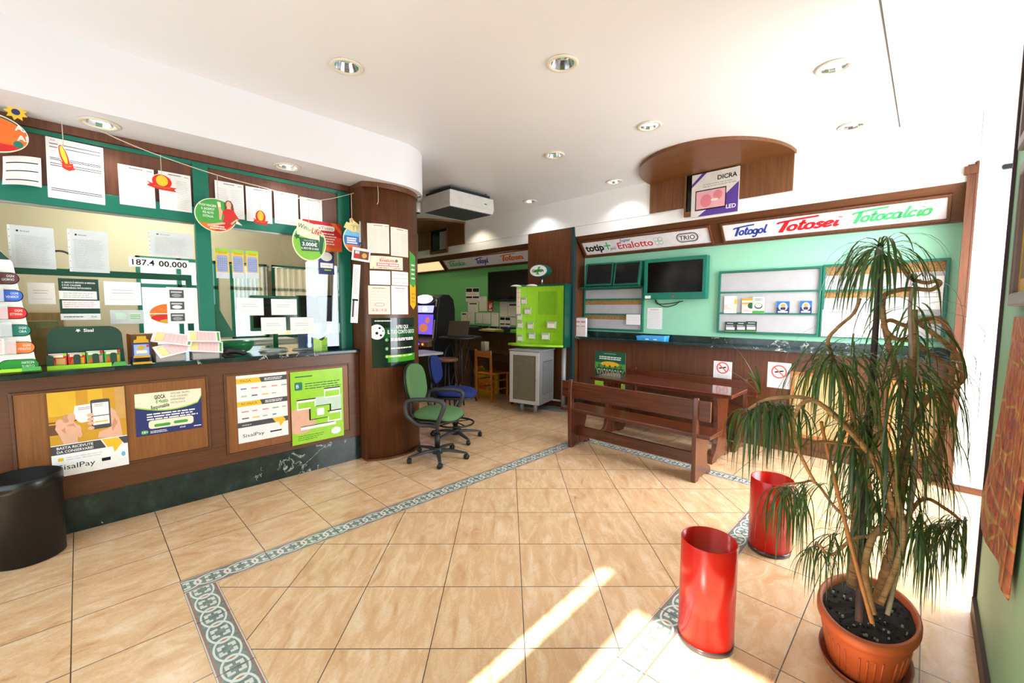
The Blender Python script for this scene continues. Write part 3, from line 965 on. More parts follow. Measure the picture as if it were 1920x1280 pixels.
def draw_left(W):
    yc = ((6.976, 2.443)[0] + (4.631, 2.425)[0]) / 2
    k = lambda y: yc - y
    script(W(), 'Totocalcio', k((6.871, 2.415)[0]), k((6.355, 2.378)[0]), -0.045, 0.11, INK['signgreen'])
    script(W(), 'Totogol', k((6.044, 2.385)[0]), k((5.693, 2.377)[0]), -0.045, 0.11, INK['signblue'])
    script(W(), 'Totosei', k((5.376, 2.372)[0]), k((4.807, 2.371)[0]), -0.045, 0.115, INK['orange'])
lightbox((7.029, 2.447)[0], 4.63, 'grey-white light-box sign with green, blue and orange script words in the green room', draw_left)
def draw_court(W):
    m_ = W()
    g = C('sign line brown', 150, 120, 80)
    m_.text('TRIO', 0.1, -0.03, 0.06, g, w=0.0135)
    for u in (-0.5, -0.2, 0.4):
        m_.shape([(u, -0.09), (u + 0.012, -0.09), (u - 0.1, 0.09), (u - 0.112, 0.09)], g, 0.0135)
lightbox((7.101, 2.399)[0], (9.981, 2.269)[0], 'warm backlit light-box sign, furthest along the green room wall', draw_court, emit('warm lit acrylic', (255, 226, 170), 0.75))

# ---- wooden canopies with niches on the bulkhead
CANW = wood('canopy veneer upright', (92, 54, 22), (126, 78, 36), 'z')
CANW2 = wood('canopy veneer along', (92, 54, 22), (126, 78, 36), 'y')
def canopy(yc, label, with_disk=True):
    t = thing('canopy_niche', label, 'wall niche', (XF, yc, SOF))
    hw = 0.76
    m_ = MB()
    o0, o1, ztop = -0.232, 0.303, CEIL - 0.034        # opening, from the viewer's right to left
    m_.box(XF - 0.018, XF - 0.001, yc - hw, yc + o0, SOF + 0.008, ztop, CANW)
    loc(m_, t).build('back_board', t)
    m_ = MB()
    m_.box(XF - 0.018, XF - 0.001, yc + o1, yc + hw, SOF + 0.008, ztop, CANW)
    loc(m_, t).build('back_board', t)
    m_ = MB()
    pts = [(XF - 0.001, yc - 0.775)] + [(XF - 0.95 * cos(radians(a)), yc + 0.775 * sin(radians(a))) for a in range(-88, 89, 4)] + [(XF - 0.001, yc + 0.775)]
    m_.prism(pts[::-1], ztop, CEIL - 0.002, CANW2, side=CANW2)
    loc(m_, t).build('canopy_top', t)
    m_ = MB()
    zb = 2.585
    e = 0.02
    m_.box(XF - 0.03, XF - 0.001, yc + o0 - e, yc + o0, zb, ztop, CANW); m_.box(XF - 0.03, XF - 0.001, yc + o1, yc + o1 + e, zb, ztop, CANW)
    m_.box(XF - 0.03, XF - 0.001, yc + o0, yc + o1, zb, zb + 0.055, CANW2)
    m_.box(XF - 0.004, XF - 0.001, yc + o0, yc + o1, zb + 0.055, ztop, M['screen'])
    loc(m_, t).build('niche_box', t)
    return t
canopy(1.80, 'wooden half-round ceiling canopy and niche holding the purple carton')
NY = (6.2, 2.861)[0] + 0.76
canopy(NY, 'wooden canopy and niche high on the wall behind the air conditioner')
m_ = MB()
m_.box(-0.13, 0.13, -0.17, 0.17, 0.0, 0.008, C('grey card', 150, 150, 156, 0.7))
tag(m_.build('grey_panel', mtx=on_back(NY - 0.12, 2.83, XF - 0.006)), 'plain grey panel leaning in the niche behind the air conditioner', 'panel')

# carton in the niche
by, bz, bw, bh = (1.784, 2.803, 0.503, 0.476)
t = thing('television_carton', 'white and purple television carton standing in the wooden niche', 'box', mtx=on_back(by, bz, XF - 0.005))
m_ = MB(); m_.box(-bw / 2, bw / 2, -bh / 2, bh / 2, 0, 0.03, C('carton white', 226, 220, 212, 0.5)); m_.build('carton', t)
m_ = MB()
h2, w2 = bh / 2, bw / 2
m_.shape([(-w2 * .1, -h2), (w2, -h2), (w2, h2 * .35), (w2 * .45, -h2 * .15), (-w2 * .7, -h2)], INK['purple'], 0.0312)
m_.shape([(-w2, h2 * .55), (-w2 * .55, h2), (-w2 * .35, h2), (-w2, h2 * .4)], INK['purple'], 0.0312)
m_.rect(-w2 * .82, w2 * .5, -h2 * .72, h2 * .22, INK['black'], 0.0315)
m_.rect(-w2 * .78, w2 * .46, -h2 * .66, h2 * .17, INK['pink'], 0.0318)
m_.shape(ell(w2 * .25, h2 * .3, 16, (-w2 * .35, -h2 * .3)), C('print rose', 222, 130, 140), 0.0321)
m_.shape(ell(w2 * .2, h2 * .22, 16, (w2 * .15, -h2 * .1)), C('print rose', 222, 130, 140), 0.0321)
m_.shape(ell(w2 * .16, h2 * .06, 16, (w2 * .02, -h2 * .3)), INK['cream'], 0.0324)
m_.text('DICRA', w2 * .92, h2 * .58, h2 * .2, INK['black'], w=0.0322, align='r', bold=0.02)
m_.text('LED', w2 * .92, -h2 * .8, h2 * .18, INK['white'], w=0.0322, align='r', bold=0.02)
m_.lines(-w2 * .5, w2 * .9, h2 * .5, h2 * .3, 2, INK['ink_grey'] if 'ink_grey' in INK else M['ink_grey'], 0.006, 0.0322)
m_.build('print', t)

# ---- television and the two monitors
def tv(y, z, w, h, X, label, frame_mat, b, bl, depth=0.06, tilt=0.0, spin=0.0, name='television', led=False):
    mt = frame((X, y, z), (sin(spin), -cos(spin), 0), (-sin(tilt), 0, cos(tilt)))
    t = thing(name, label, 'television' if name == 'television' else 'monitor', mtx=mt)
    m_ = MB()
    m_.box(-w / 2, w / 2, -h / 2, h / 2, -depth, -0.012, frame_mat)
    m_.ring(-w / 2, w / 2, -h / 2, h / 2, b, -0.012, 0.006, frame_mat, bl)
    m_.build('bezel', t, bevel=0.004)
    m_ = MB(); m_.box(-w / 2 + b, w / 2 - b, -h / 2 + bl, h / 2 - b, -0.012, -0.002, M['screen']); m_.build('screen', t)
    if led:
        m_ = MB(); m_.shape(ell(0.012, 0.012, 14, (0.0, -h / 2 + bl * .42)), INK['red'], 0.0072); m_.rect(-w / 2 + .02, -w / 2 + .1, -h / 2 + .012, -h / 2 + .05, M['paper'], 0.0072); m_.build('badge', t)
    return t
ty, tz, tw, th = (2.303, 1.892, 0.793, 0.519)
tv(ty, tz, tw, th, 5.24, 'large dark television in a green frame on the mint wall', M['teal'], 0.045, 0.085, 0.09, led=True)
m_ = MB()
for P_ in (((-.30, 0, 0), (-.25, -.06, .0), (-.15, -.09, 0), (-.03, -.06, 0), (.02, -.02, 0)), ((-.31, 0.01, 0), (-.28, -.05, .0), (-.12, -.05, 0), (.06, -.02, 0))):
    m_.tube(catmull(P_, 5), 0.005, M['black'], 6)
tag(m_.build('television_cable', mtx=on_back(ty - 0.02, tz - th / 2 - 0.005, XW - 0.012)), 'black cable looping below the large green framed television', 'cable')
my, mz, mw, mh = (3.374, 1.993, 0.423, 0.337)
tv(my, mz, mw, mh * 0.97, 5.2, 'small monitor beside the wooden pier, first of the tilted pair', M['teal_dark'], 0.022, 0.028, 0.05, tilt=-0.16, spin=0.12, name='monitor')
my, mz, mw, mh = (2.937, 1.985, 0.4, 0.335)
tv(my, mz, mw, mh * 0.97, 5.2, 'small monitor next to the large television, second of the tilted pair', M['teal_dark'], 0.022, 0.028, 0.05, tilt=-0.16, spin=-0.05, name='monitor')
m_ = MB()
br0, br1 = (3.694, 1.815), (2.75, 1.786)
m_.box(5.17, XW - 0.002, br1[0], br0[0], br0[1] - 0.012, br0[1] + 0.006, M['teal_dark'])
m_.box(5.33, XW - 0.002, br1[0], br0[0], br0[1] + 0.006, br0[1] + 0.34, M['teal'])
tag(m_.build('monitor_shelf'), 'dark green wall shelf carrying the two tilted monitors', 'shelf')

# ---- notice boards
def board(y, z, w, h, label, rails, cork_tops, X=5.325, frame_w=0.022, cork_all=False):
    t = thing('notice_board', label, 'notice board', mtx=on_back(y, z, XW - 0.001))
    m_ = MB(); m_.box(-w / 2, w / 2, -h / 2, h / 2, 0, 0.008, MATCORK); m_.build('cork_backing', t)
    m_ = MB(); f = frame_w
    m_.ring(-w / 2, w / 2, -h / 2, h / 2, f, 0, 0.036, M['teal'])
    m_.build('frame', t, bevel=0.002)
    lev = [h / 2 - f] + [h / 2 - h * r for r in rails] + [-h / 2 + f]
    for i in range(len(lev) - 1):
        a, b = lev[i], lev[i + 1]
        if i:
            m_ = MB(); m_.box(-w / 2 + f, w / 2 - f, a - 0.009, a + 0.009, 0.008, 0.032, M['teal']); m_.build('rail', t)
        ct = cork_tops[i]
        m_ = MB(); m_.box(-w / 2 + f, w / 2 - f, b + 0.004, a - (a - b) * ct - 0.004, 0.008, 0.015, film('frosted acrylic sheet', (186, 186, 190), 1.0, 0.3)); m_.build('pocket_panel', t)
    return t
MATCORK = cork()
y_, z_, w_, h_ = (1.296, 1.592, 1, 0.723)
board(y_, z_, w_, h_, 'grey panelled notice board in green frame holding scratch card packs', (0.345, 0.68), (0, 0, 0))
BAY, BAZ, BAW, BAH = y_, z_, w_, h_
y_, z_, w_, h_ = (0.315, 1.585, 0.979, 0.698)
w_ = y_ + w_ / 2 + 0.075; y_ = (y_ + 0) ; 
YL_ = (0.802, 1.891)[0] - 0.012; YR_ = -0.11
y_, w_ = (YL_ + YR_) / 2, YL_ - YR_
z_, h_ = BAZ + 0.005, BAH + 0.01
board(y_, z_, w_, h_, 'cork topped notice board in green frame hung with white sheets, behind the tall plant', (0.36, 0.70), (0.36, 0.28, 0.3))
BCY, BCZ, BCW, BCH = y_, z_, w_, h_
y_, z_, w_, h_ = (3.232, 1.504, 0.959, 0.61)
board(y_, z_, w_, h_, 'empty grey notice board with cork strips below the two small monitors', (0.27, 0.62), (0.0, 0.34, 0.34))

# packs and leaflets standing in the boards
def pack(name, y, z, w, h, label, draw, cat='leaflet', X=5.34, group=None, spin=0.0, t=0.004, base=None):
    m_ = MB(); m_.sheet(w, h, base or M['paper'], t)
    draw(m_, w, h)
    return tag(m_.build(name, mtx=on_back(y, z, X, spin)), label, cat, group)
def d_white(m_, w, h):
    k = 0.0048
    m_.rect(w * .12, w * .5, -h * .1, h * .3, INK['yellow'], k); m_.rect(-w * .5, w * .3, h * .02, h * .5, M['paper'], k + .0003)
    m_.rect(-w * .2, w * .5, -h * .18, h * .02, INK['cream'], k + .0005); m_.rect(-w * .5, w * .3, -h * .5, -h * .3, M['paper'], k); m_.text('lottery' if False else '~', 0.0, -h * .12, h * .08, INK['sky'], w=k + .0008)
def d_yellow(m_, w, h):
    k = 0.0048
    m_.rect(-w * .5, w * .5, h * .1, h * .5, INK['gold'], k); m_.rect(-w * .5, w * .5, h * .22, h * .34, INK['white'], k + .0003)
    m_.shape(ell(w * .26, h * .2, 18, (w * .24, 0)), INK['green'], k + .0003); m_.rect(-w * .42, w * .4, -h * .5, -h * .25, M['paper'], k + .0003); m_.lines(-w * .35, w * .35, -h * .28, -h * .4, 2, INK['red'], h * .03, k + .0006)
def d_mint(m_, w, h):
    k = 0.0048
    m_.rect(-w * .5, w * .5, -h * .5, h * .5, INK['mint'], k); m_.shape(ell(w * .34, h * .17, 20, (0, -h * .05)), INK['grey'], k + .0003); m_.shape(ell(w * .28, h * .12, 20, (0, -h * .02)), INK['cream'], k + .0006)
    m_.rect(-w * .5, w * .5, -h * .5, -h * .33, INK['midgreen'], k + .0003); m_.lines(-w * .3, w * .3, h * .4, h * .25, 2, INK['green'], h * .03, k + .0003)
def d_blue(m_, w, h):
    k = 0.0048
    m_.rect(-w * .5, w * .5, -h * .5, 0, INK['navy'], k); m_.rect(-w * .5, w * .5, 0, h * .5, INK['blue'], k)
    m_.shape(ell(w * .34, h * .34, 20, (0, h * .05)), INK['cream'], k + .0003); m_.shape(ell(w * .2, h * .16, 18, (0, h * .16)), INK['tan'], k + .0006); m_.rect(-w * .2, w * .2, -h * .2, h * .02, INK['navy'], k + .0006)
    m_.rect(-w * .38, w * .38, -h * .42, -h * .3, INK['white'], k + .0003)
def d_dark(m_, w, h):
    k = 0.0048
    m_.rect(-w * .5, w * .5, -h * .5, h * .5, INK['darkgreen'], k); m_.rect(-w * .45, w * .45, -h * .42, h * .25, INK['grey'], k + .0003)
    m_.rect(-w * .38, w * .38, -h * .22, h * .02, INK['white'], k + .0006); m_.rect(-w * .5, w * .5, -h * .42, -h * .33, INK['midgreen'], k + .0006)
    m_.lines(-w * .3, w * .35, h * .42, h * .3, 1, INK['white'], h * .05, k + .0006); m_.lines(-w * .4, w * .4, h * .2, h * .06, 2, M['ink_pale'], h * .04, k + .0006)
grp = 'scratch card packs on the notice board'
for (bx, nm, lb, d) in (((1.654, 1.563, 0.136, 0.199), 'scratch_card_pack', 'white leaflet with yellow corner on the board, beside its green frame post', d_white),
                        ((1.467, 1.551, 0.128, 0.169), 'scratch_card_pack', 'yellow and green leaflet overlapped by the mint leaflet on the board', d_yellow),
                        ((1.361, 1.556, 0.12, 0.19), 'scratch_card_pack', 'mint green leaflet with a round emblem on the board', d_mint),
                        ((1.124, 1.53, 0.12, 0.132), 'scratch_card_pack', 'blue scratch card pack standing alone mid rail on the board', d_blue),
                        ((0.918, 1.533, 0.104, 0.133), 'scratch_card_pack', 'blue scratch card pack near the far post of the board', d_blue)):
    pack(nm, bx[0], bx[1], bx[2], bx[3], lb, d, group=grp, X=5.3245 if d is d_mint else 5.3262, base=C('card edge', 214, 208, 196))
dk = ('black and green card pack on the bottom rail, first from the frame post', 'black and green card pack on the bottom rail, middle of the three', 'black and green card pack on the bottom rail, last of the three')
for i, bx in enumerate(((1.643, 1.299, 0.121, 0.127), (1.529, 1.303, 0.107, 0.125), (1.424, 1.309, 0.115, 0.129))):
    pack('card_pack', bx[0], bx[1], bx[2], bx[3], dk[i], d_dark, cat='card pack', group='dark card packs on the bottom rail', X=5.3262 - 0.001 * i)

def d_form(n=9, head=True, bars=()):
    def f(m_, w, h):
        k = 0.0016
        if head: m_.lines(-w * .3, w * .3, h * .45, h * .38, 1, INK['grey'], h * .018, k, 0.1)
        m_.lines(-w * .42, w * .42, h * .34, -h * .44, n, M['ink_pale'], h * .012, k, 0.25)
        for b in bars: m_.rect(-w * .44, w * .44, h * b - h * .006, h * b + h * .006, INK['grey'], k + .0003)
    return f
def sheet_on(mt, name, w, h, label, draw=None, base=None, group=None, cat='sheet of paper'):
    m_ = MB(); m_.sheet(w, h, base or M['paper'], 0.0012)
    if draw: draw(m_, w, h)
    return tag(m_.build(name, mtx=mt), label, cat, group)
PG = 'white sheets pinned to the cork notice board'
for i, (bx, lb) in enumerate((((0.662, 1.374, 0.225, 0.273), 'white ruled sheet in the lower corner of the cork board, beside the scratch card board'),
                              ((0.433, 1.359, 0.233, 0.241), 'white ruled sheet low on the cork board behind the plant cane'),
                              ((0.211, 1.351, 0.197, 0.223), 'white ruled sheet low on the cork board between the plant heads'),
                              ((0.02, 1.662, 0.205, 0.295), 'white ruled sheet high on the cork board behind the looping branch'))):
    sheet_on(on_back(bx[0], bx[1], 5.3215), 'notice_sheet', bx[2], bx[3], lb, d_form(3, True, (0.0, -.12)), group=PG)
bx = (2.598, 1.384, 0.211, 0.279)
sheet_on(on_back(bx[0], bx[1], XW - 0.002), 'notice_sheet', bx[2], bx[3], 'white typed sheet on the mint wall below the large television', d_form(14))
bx = (2.888, 1.363, 0.213, 0.142)
sheet_on(on_back(bx[0], bx[1], 5.322), 'notice_card', bx[2], bx[3], 'small white card in the lower corner of the empty grey board', d_form(3, False))
# paper slip holders on the ledge
t = thing('betting_slip_stand', 'pair of white and red betting slip stacks in a clear stand by the wooden pier', 'slip stand', mtx=on_back((3.656, 1.087)[0], CT, 5.2))
for s in (-1, 1):
    m_ = MB(); m_.box(s * .05 - .046, s * .05 + .046, 0.004, .27, 0, .03, M['paper'])
    m_.rect(s * .05 - .04, s * .05 + .04, .2, .235, C('slip pink', 240, 190, 190), .0305); m_.lines(s * .05 - .036, s * .05 + .036, .22, .21, 1, INK['red'], .008, .031, 0, False)
    m_.rect(s * .05 - .04, s * .05 + .04, .02, .15, C('slip pale pink', 244, 222, 220), .0305); m_.rect(s * .05 - .036, s * .05 + .036, .15, .158, INK['red'], .031)
    m_.build('slip_stack', t)
m_ = MB(); m_.box(-.1, .1, 0, .004, -.02, .05, M['grey_metal']); m_.box(-.1, .1, .004, .285, -.006, -.001, M['grey_metal']); m_.build('stand', t)
# blue plastic tray
bx = (2.748, 1.106); by_ = (2.346, 1.128)
t = thing('plastic_tray', 'light blue moulded plastic tray on the marble ledge under the television', 'tray', (5.21, (bx[0] + by_[0]) / 2, CT))
hw = abs(bx[0] - by_[0]) / 2
m_ = MB(); m_.prism(rrect(0.13, hw * 2, 0.03, 4), 0, 0.012, C('sky blue plastic', 62, 158, 226, 0.35))
out_ = rrect(0.13, hw * 2, 0.03, 4); inn_ = rrect(0.112, hw * 2 - .018, 0.024, 4)
hh_ = lambda y: 0.062 + 0.012 * sin(y * 20)
n_ = len(out_)
bA = m_.add([(a, b, 0.012) for a, b in out_]); bB = m_.add([(a * 1.08, b * 1.04, hh_(b)) for a, b in out_]); bC = m_.add([(a * 1.04, b * 1.02, hh_(b)) for a, b in inn_]); bD = m_.add([(a, b, 0.012) for a, b in inn_])
for i in range(n_):
    j = (i + 1) % n_
    for p, q in ((bA, bB), (bB, bC), (bC, bD)):
        m_.face((p + i, p + j, q + j, q + i), C('sky blue plastic', 62, 158, 226, 0.35), True)
m_.build('tray_body', t)
m_ = MB()
for y in (-.07, .04): m_.box(-.075, -.068, y - .022, y + .022, .012, .024, M['paper'])
m_.build('sticker', t)

# ---- posters on the panelling
bx = (3.173, 0.638, 0.488, 0.533)
def d_team(m_, w, h):
    k = .0016
    m_.rect(-w / 2, w / 2, -h * .06, h / 2, INK['green'], k); m_.rect(-w / 2, w / 2, h * .02, h * .2, INK['midgreen'], k + .0002); m_.shape(ell(w * .3, h * .07, 18, (0, h * .17)), INK['yellow'], k + .0004)
    m_.rect(-w / 2, w / 2, -h / 2, -h * .2, INK['lime'], k); m_.rect(-w / 2, w / 2, -h * .2, -h * .02, INK['darkgreen'], k + .0002)
    m_.lines(-w * .36, w * .36, h * .38, h * .28, 2, INK['white'], h * .028, k + .0004, .1)
    m_.lines(-w * .2, w * .2, h * .46, h * .43, 1, M['ink_pale'], h * .012, k + .0004, .1)
    for i in range(5):
        u = -w * .36 + i * w * .18
        m_.shape([(u - w * .085, -h * .1), (u + w * .085, -h * .1), (u + w * .1, h * .05), (u, h * .085), (u - w * .1, h * .05)], INK['green'], k + .0006)
        m_.shape(ell(w * .035, h * .03, 12, (u, h * .115)), INK['brown'], k + .0008)
        m_.shape(ell(w * .03, h * .02, 10, (u, h * .01)), INK['mint'], k + .0008)
        for s in (-1, 1): m_.shape([(u + s * w * .09, h * .03), (u + s * w * .07, h * .03), (u + s * w * .02, -h * .12), (u + s * w * .04, -h * .12)][::s], INK['skin'], k + .001)
    m_.rect(-w * .2, w * .42, -h * .3, -h * .28, INK['black'], k + .0004); m_.rect(-w * .2, w * .42, -h * .34, -h * .3, INK['white'], k + .0004)
sheet_on(on_back(bx[0], bx[1], XB - .002), 'sports_poster', bx[2], bx[3], 'green poster of five footballers seen from behind, on the panelling behind the table', d_team, cat='poster')
def d_smoke(m_, w, h):
    k = .0016
    for i in range(28):
        a, b = 2 * pi * i / 28, 2 * pi * (i + 1) / 28
        R_, r_ = w * .34, w * .27
        m_.shape([(r_ * cos(a), h * .14 + r_ * sin(a)), (R_ * cos(a), h * .14 + R_ * sin(a)), (R_ * cos(b), h * .14 + R_ * sin(b)), (r_ * cos(b), h * .14 + r_ * sin(b))], C('prohibition red', 224, 92, 84), k + .0004)
    m_.shape([(-w * .22, h * .14 - w * .08), (w * .2, h * .14 + w * .02), (w * .18, h * .14 + w * .09), (-w * .24, h * .14 - w * .01)][::1], INK['black'], k)
    m_.shape([(-w * .27, h * .14 - w * .1), (-w * .17, h * .14 - w * .07), (-w * .19, h * .14 - w * .01), (-w * .28, h * .14 - w * .03)], M['ink_pale'], k + .0002)
    m_.shape([(-w * .2, h * .14 + w * .24), (-w * .25, h * .14 + w * .2), (w * .2, h * .14 - w * .24), (w * .25, h * .14 - w * .2)], C('prohibition red', 224, 92, 84), k + .0006)
    e_ = w * .4
    for q in ((-e_, e_, h * .42, h * .426), (-e_, e_, -h * .145, -h * .139), (-e_, -e_ + .002, -h * .14, h * .42), (e_ - .002, e_, -h * .14, h * .42)):
        m_.rect(q[0], q[1], q[2], q[3], M['ink_grey'], k)
    for q in ((-e_, e_, -h * .235, -h * .229), (-e_, e_, -h * .445, -h * .439), (-e_, -e_ + .002, -h * .44, -h * .23), (e_ - .002, e_, -h * .44, -h * .23)):
        m_.rect(q[0], q[1], q[2], q[3], M['ink_grey'], k)
    m_.text('VIETATO', 0, -h * .325, h * .055, M['ink_grey'], w=k, align='c', fit=w * .62); m_.text('FUMARE', 0, -h * .42, h * .055, M['ink_grey'], w=k, align='c', fit=w * .56)
for bx, lb in (((1.675, 0.799, 0.202, 0.21), 'no smoking notice partly behind the far bench back, nearer the footballers poster'), ((1.106, 0.805, 0.216, 0.275), 'no smoking notice between the benches and the beige cane grille')):
    sheet_on(on_back(bx[0], bx[1], XB - .002), 'no_smoking_notice', bx[2], bx[3], lb, d_smoke, cat='notice', group='no smoking notices')
# black door catch on the white end wall
bx = (-0.368, 2.61, 0.082, 0.062)
m_ = MB(); m_.prism(rrect(.09, .035, .012, 4), 0, .03, M['black'])
tag(m_.build('door_catch', mtx=on_back(bx[0] - 0.02, bx[1], XF), bevel=.003), 'small black door catch high on the white end wall', 'door catch')

# ================================================================ PRINTED MATTER ON AND AROUND THE BOOTH
def bars(*a): return d_form(*a)
FP = 'white sheets taped along the booth frieze'
def fr_sheet(bx, lb, draw, spin=0.0, y=4.1005, group=FP, name='notice_sheet'):
    return sheet_on(on_front(bx[0], bx[1], y, spin), name, bx[2], bx[3], lb, draw, group=group)
def d_ruled(m_, w, h):
    k = .0016
    for v in (.40, .345, .17, .145, .08, .045, -.335, -.365):
        m_.rect(-w * .44, w * .45, h * v - .0022, h * v + .0022, INK['black'], k)
    m_.text('Sisal', -w * .42, h * .45, h * .022, INK['black'], w=k)
    m_.lines(-w * .42, w * .42, h * .3, h * .2, 3, M['ink_pale'], .003, k, .1); m_.lines(-w * .42, w * .42, 0, -h * .3, 12, M['ink_pale'], .0025, k, .2)
def d_cols(m_, w, h):
    k = .0016
    m_.lines(-w * .2, w * .2, h * .46, h * .42, 1, INK['black'], h * .018, k, .1); m_.lines(w * .3, w * .45, h * .44, h * .42, 1, INK['grey'], h * .012, k, .1)
    m_.lines(-w * .44, -w * .03, h * .32, -h * .45, 16, M['ink_pale'], h * .01, k, .2); m_.lines(w * .04, w * .44, h * .32, -h * .45, 16, M['ink_pale'], h * .01, k, .2)
fr_sheet((0.036, 2.394, 0.267, 0.384), 'largest white sheet on the booth frieze, ruled with heavy black lines', d_ruled, -0.02)
m_ = MB()
bx = (-0.201, 2.352, 0.158, 0.187)
w_, h_ = bx[2], bx[3]
for i in range(12):          # sheet whose lower edge curls away from the board
    for j in range(10):
        def P_(a, b):
            u, v = -w_ / 2 + w_ * a / 12, -h_ / 2 + h_ * b / 10
            return (u, v + 0.055 * ((a / 12) - 1) ** 2 * -0.6 * (b < 99), 0.002 + 0.09 * (1 - b / 10) ** 2 * (1 - a / 14))
        m_.poly([P_(i, j), P_(i + 1, j), P_(i + 1, j + 1), P_(i, j + 1)], INK['black'] if j in (3, 6, 8) and False else M['paper'])
def curl(u, v):
    a, b = (u + w_ / 2) / w_ * 12, (v + h_ / 2) / h_ * 10
    return (u, v - 0.033 * ((a / 12) - 1) ** 2, 0.003 + 0.09 * (1 - b / 10) ** 2 * (1 - a / 14))
for v in (.28, 0.0, -.32):
    for i in range(12):
        u0, u1 = -w_ * .42 + w_ * .84 * i / 12, -w_ * .42 + w_ * .84 * (i + 1) / 12
        m_.poly([curl(u0, h_ * v - .003), curl(u1, h_ * v - .003), curl(u1, h_ * v + .003), curl(u0, h_ * v + .003)], INK['black'])
tag(m_.build('notice_sheet', mtx=on_front(bx[0], bx[1], 4.1005, -0.03)), 'curling white sheet with black lines behind the orange oval sign', 'sheet of paper', FP)
for bx, lb in (((0.338, 2.36, 0.194, 0.277), 'white two-column sheet on the frieze just before the sunglasses-height red ornament'), ((0.555, 2.364, 0.191, 0.276), 'white sheet on the frieze behind the middle red and yellow ornament'),
               ((0.905, 2.367, 0.199, 0.281), 'white sheet behind the woman sign, first of the four in a row'), ((1.116, 2.364, 0.194, 0.284), 'white sheet above the smallest red ornament, second of the four in a row'),
               ((1.33, 2.372, 0.196, 0.276), 'white sheet third of the four in a row, clear of any ornament'), ((1.542, 2.367, 0.195, 0.266), 'white sheet beside the bare frieze, last of the four in a row')):
    fr_sheet(bx, lb.replace('just before the sunglasses-height red ornament', 'next to the heavily ruled sheet'), d_cols)

# ---- sheets in sleeves, cards and signs on the booth glass
YG = 4.1215
sl = film('clear document sleeve', (222, 230, 236), 0.72, 0.2)
def d_sleeve(m_, w, h):
    k = .0016
    m_.rect(-w / 2, -w / 2 + .012, -h / 2, h / 2, film('sleeve binding strip', (232, 236, 238), .9, .3), k)
    for i in range(6): m_.rect(-w / 2 + .004, -w / 2 + .008, -h * .42 + h * .16 * i, -h * .42 + h * .16 * i + .004, INK['grey'], k + .0002)
    m_.text('Sisal', -w * .24, h * .36, h * .03, INK['black'], w=k, fit=w * .2); m_.rect(-w * .32, -w * .27, h * .355, h * .395, INK['black'], k)
    m_.lines(-w * .36, w * .4, h * .28, -h * .42, 22, M['ink_grey'], h * .007, k, .2)
for bx, lb in (((-0.188, 1.877, 0.198, 0.265), 'printed letter in a clear sleeve on the glass behind the leaflet tower'), ((0.069, 1.877, 0.195, 0.283), 'printed letter in a clear sleeve on the glass above the dark green warning'), ((0.516, 1.971, 0.264, 0.186), 'clear sleeved sheet on the glass just above the jackpot number strip')):
    sheet_on(on_front(bx[0], bx[1], YG), 'sleeved_sheet', bx[2], bx[3], lb, d_sleeve, sl, 'clear sleeves on the booth glass')
bx = (0.442, 1.826, 0.345, 0.067)
def d_num(m_, w, h):
    m_.rect(-w * .5, w * .16 - w * .2, -h * .5, h * .5, INK['white'], .0014)
    m_.text('187.4', -w * .45, -h * .3, h * .6, INK['black'], fit=w * .36, bold=.015, w=.0018); m_.text('00.000', -w * .02, -h * .34, h * .62, INK['black'], fit=w * .49, bold=.02, w=.0018)
sheet_on(on_front(bx[0], bx[1], YG - .003), 'number_strip', bx[2], bx[3], 'white strip reading 187.4 00.000 on the booth glass', d_num, cat='number sign')
bx = (0.009, 1.55, 0.191, 0.277)
def d_warn(m_, w, h):
    k = .0016
    m_.rect(-w / 2, w / 2, -h / 2, h / 2, INK['darkgreen'], k - .0002)
    for i, s in enumerate(('IL GIOCO \u00c8 VIETATO AI MINORI', 'E PU\u00d2 CAUSARE', 'DIPENDENZA PATOLOGICA')):
        m_.text(s, -w * .41, h * (.385 - .065 * i), h * .036, INK['white'], w=k + .0002, fit=w * (.82, .46, .72)[i], bold=.02)
    m_.rect(-w / 2, w * .44, 0, h * .2, INK['white'], k); m_.rect(-w * .44, w / 2, -h * .22, -h * .03, INK['white'], k); m_.rect(-w / 2, w / 2, -h / 2, -h * .35, INK['white'], k)
    m_.lines(-w * .4, w * .4, h * .17, h * .03, 3, M['ink_grey'], h * .012, k + .0002, .2); m_.lines(-w * .4, w * .42, -h * .06, -h * .2, 3, C('print rose', 222, 130, 140), h * .012, k + .0002, .2)
    m_.text('Sisal', w * .26, -h * .44, h * .04, INK['black'], w=k + .0002); m_.lines(-w * .42, w * .1, -h * .41, -h * .44, 1, INK['green'], h * .02, k + .0002, .1)
sheet_on(on_front(bx[0], bx[1], YG), 'warning_sign', bx[2], bx[3], 'dark green and white under-age gambling warning on the booth glass', d_warn, cat='sign')
GP = 'small white notes on the booth glass'
def d_note(m_, w, h): m_.lines(-w * .3, w * .3, h * .2, -h * .05, 2, M['ink_grey'], h * .02, .0016, .2); m_.lines(-w * .36, w * .36, -h * .22, -h * .3, 1, INK['mint'], h * .03, .0016, .1)
for bx, lb in (((-0.163, 1.585, 0.12, 0.138), 'white note on the glass between leaflet tower and dark green warning'), ((0.228, 1.596, 0.195, 0.165), 'white note on the glass right next to the dark green warning, under the number strip'),
               ((1.024, 1.508, 0.201, 0.148), 'white note on the glass, upper one nearest the green post'), ((1.29, 1.507, 0.211, 0.141), 'white note on the glass, upper one nearest the column'),
               ((1.199, 1.342, 0.2, 0.146), 'white note on the glass, lower one above the green pole'), ((1.436, 1.337, 0.201, 0.153), 'white note on the glass, lower one beside the folded lime leaflet')):
    sheet_on(on_front(bx[0], bx[1], YG), 'glass_note', bx[2], bx[3], lb.replace('right next to', 'next to'), d_note, group=GP)
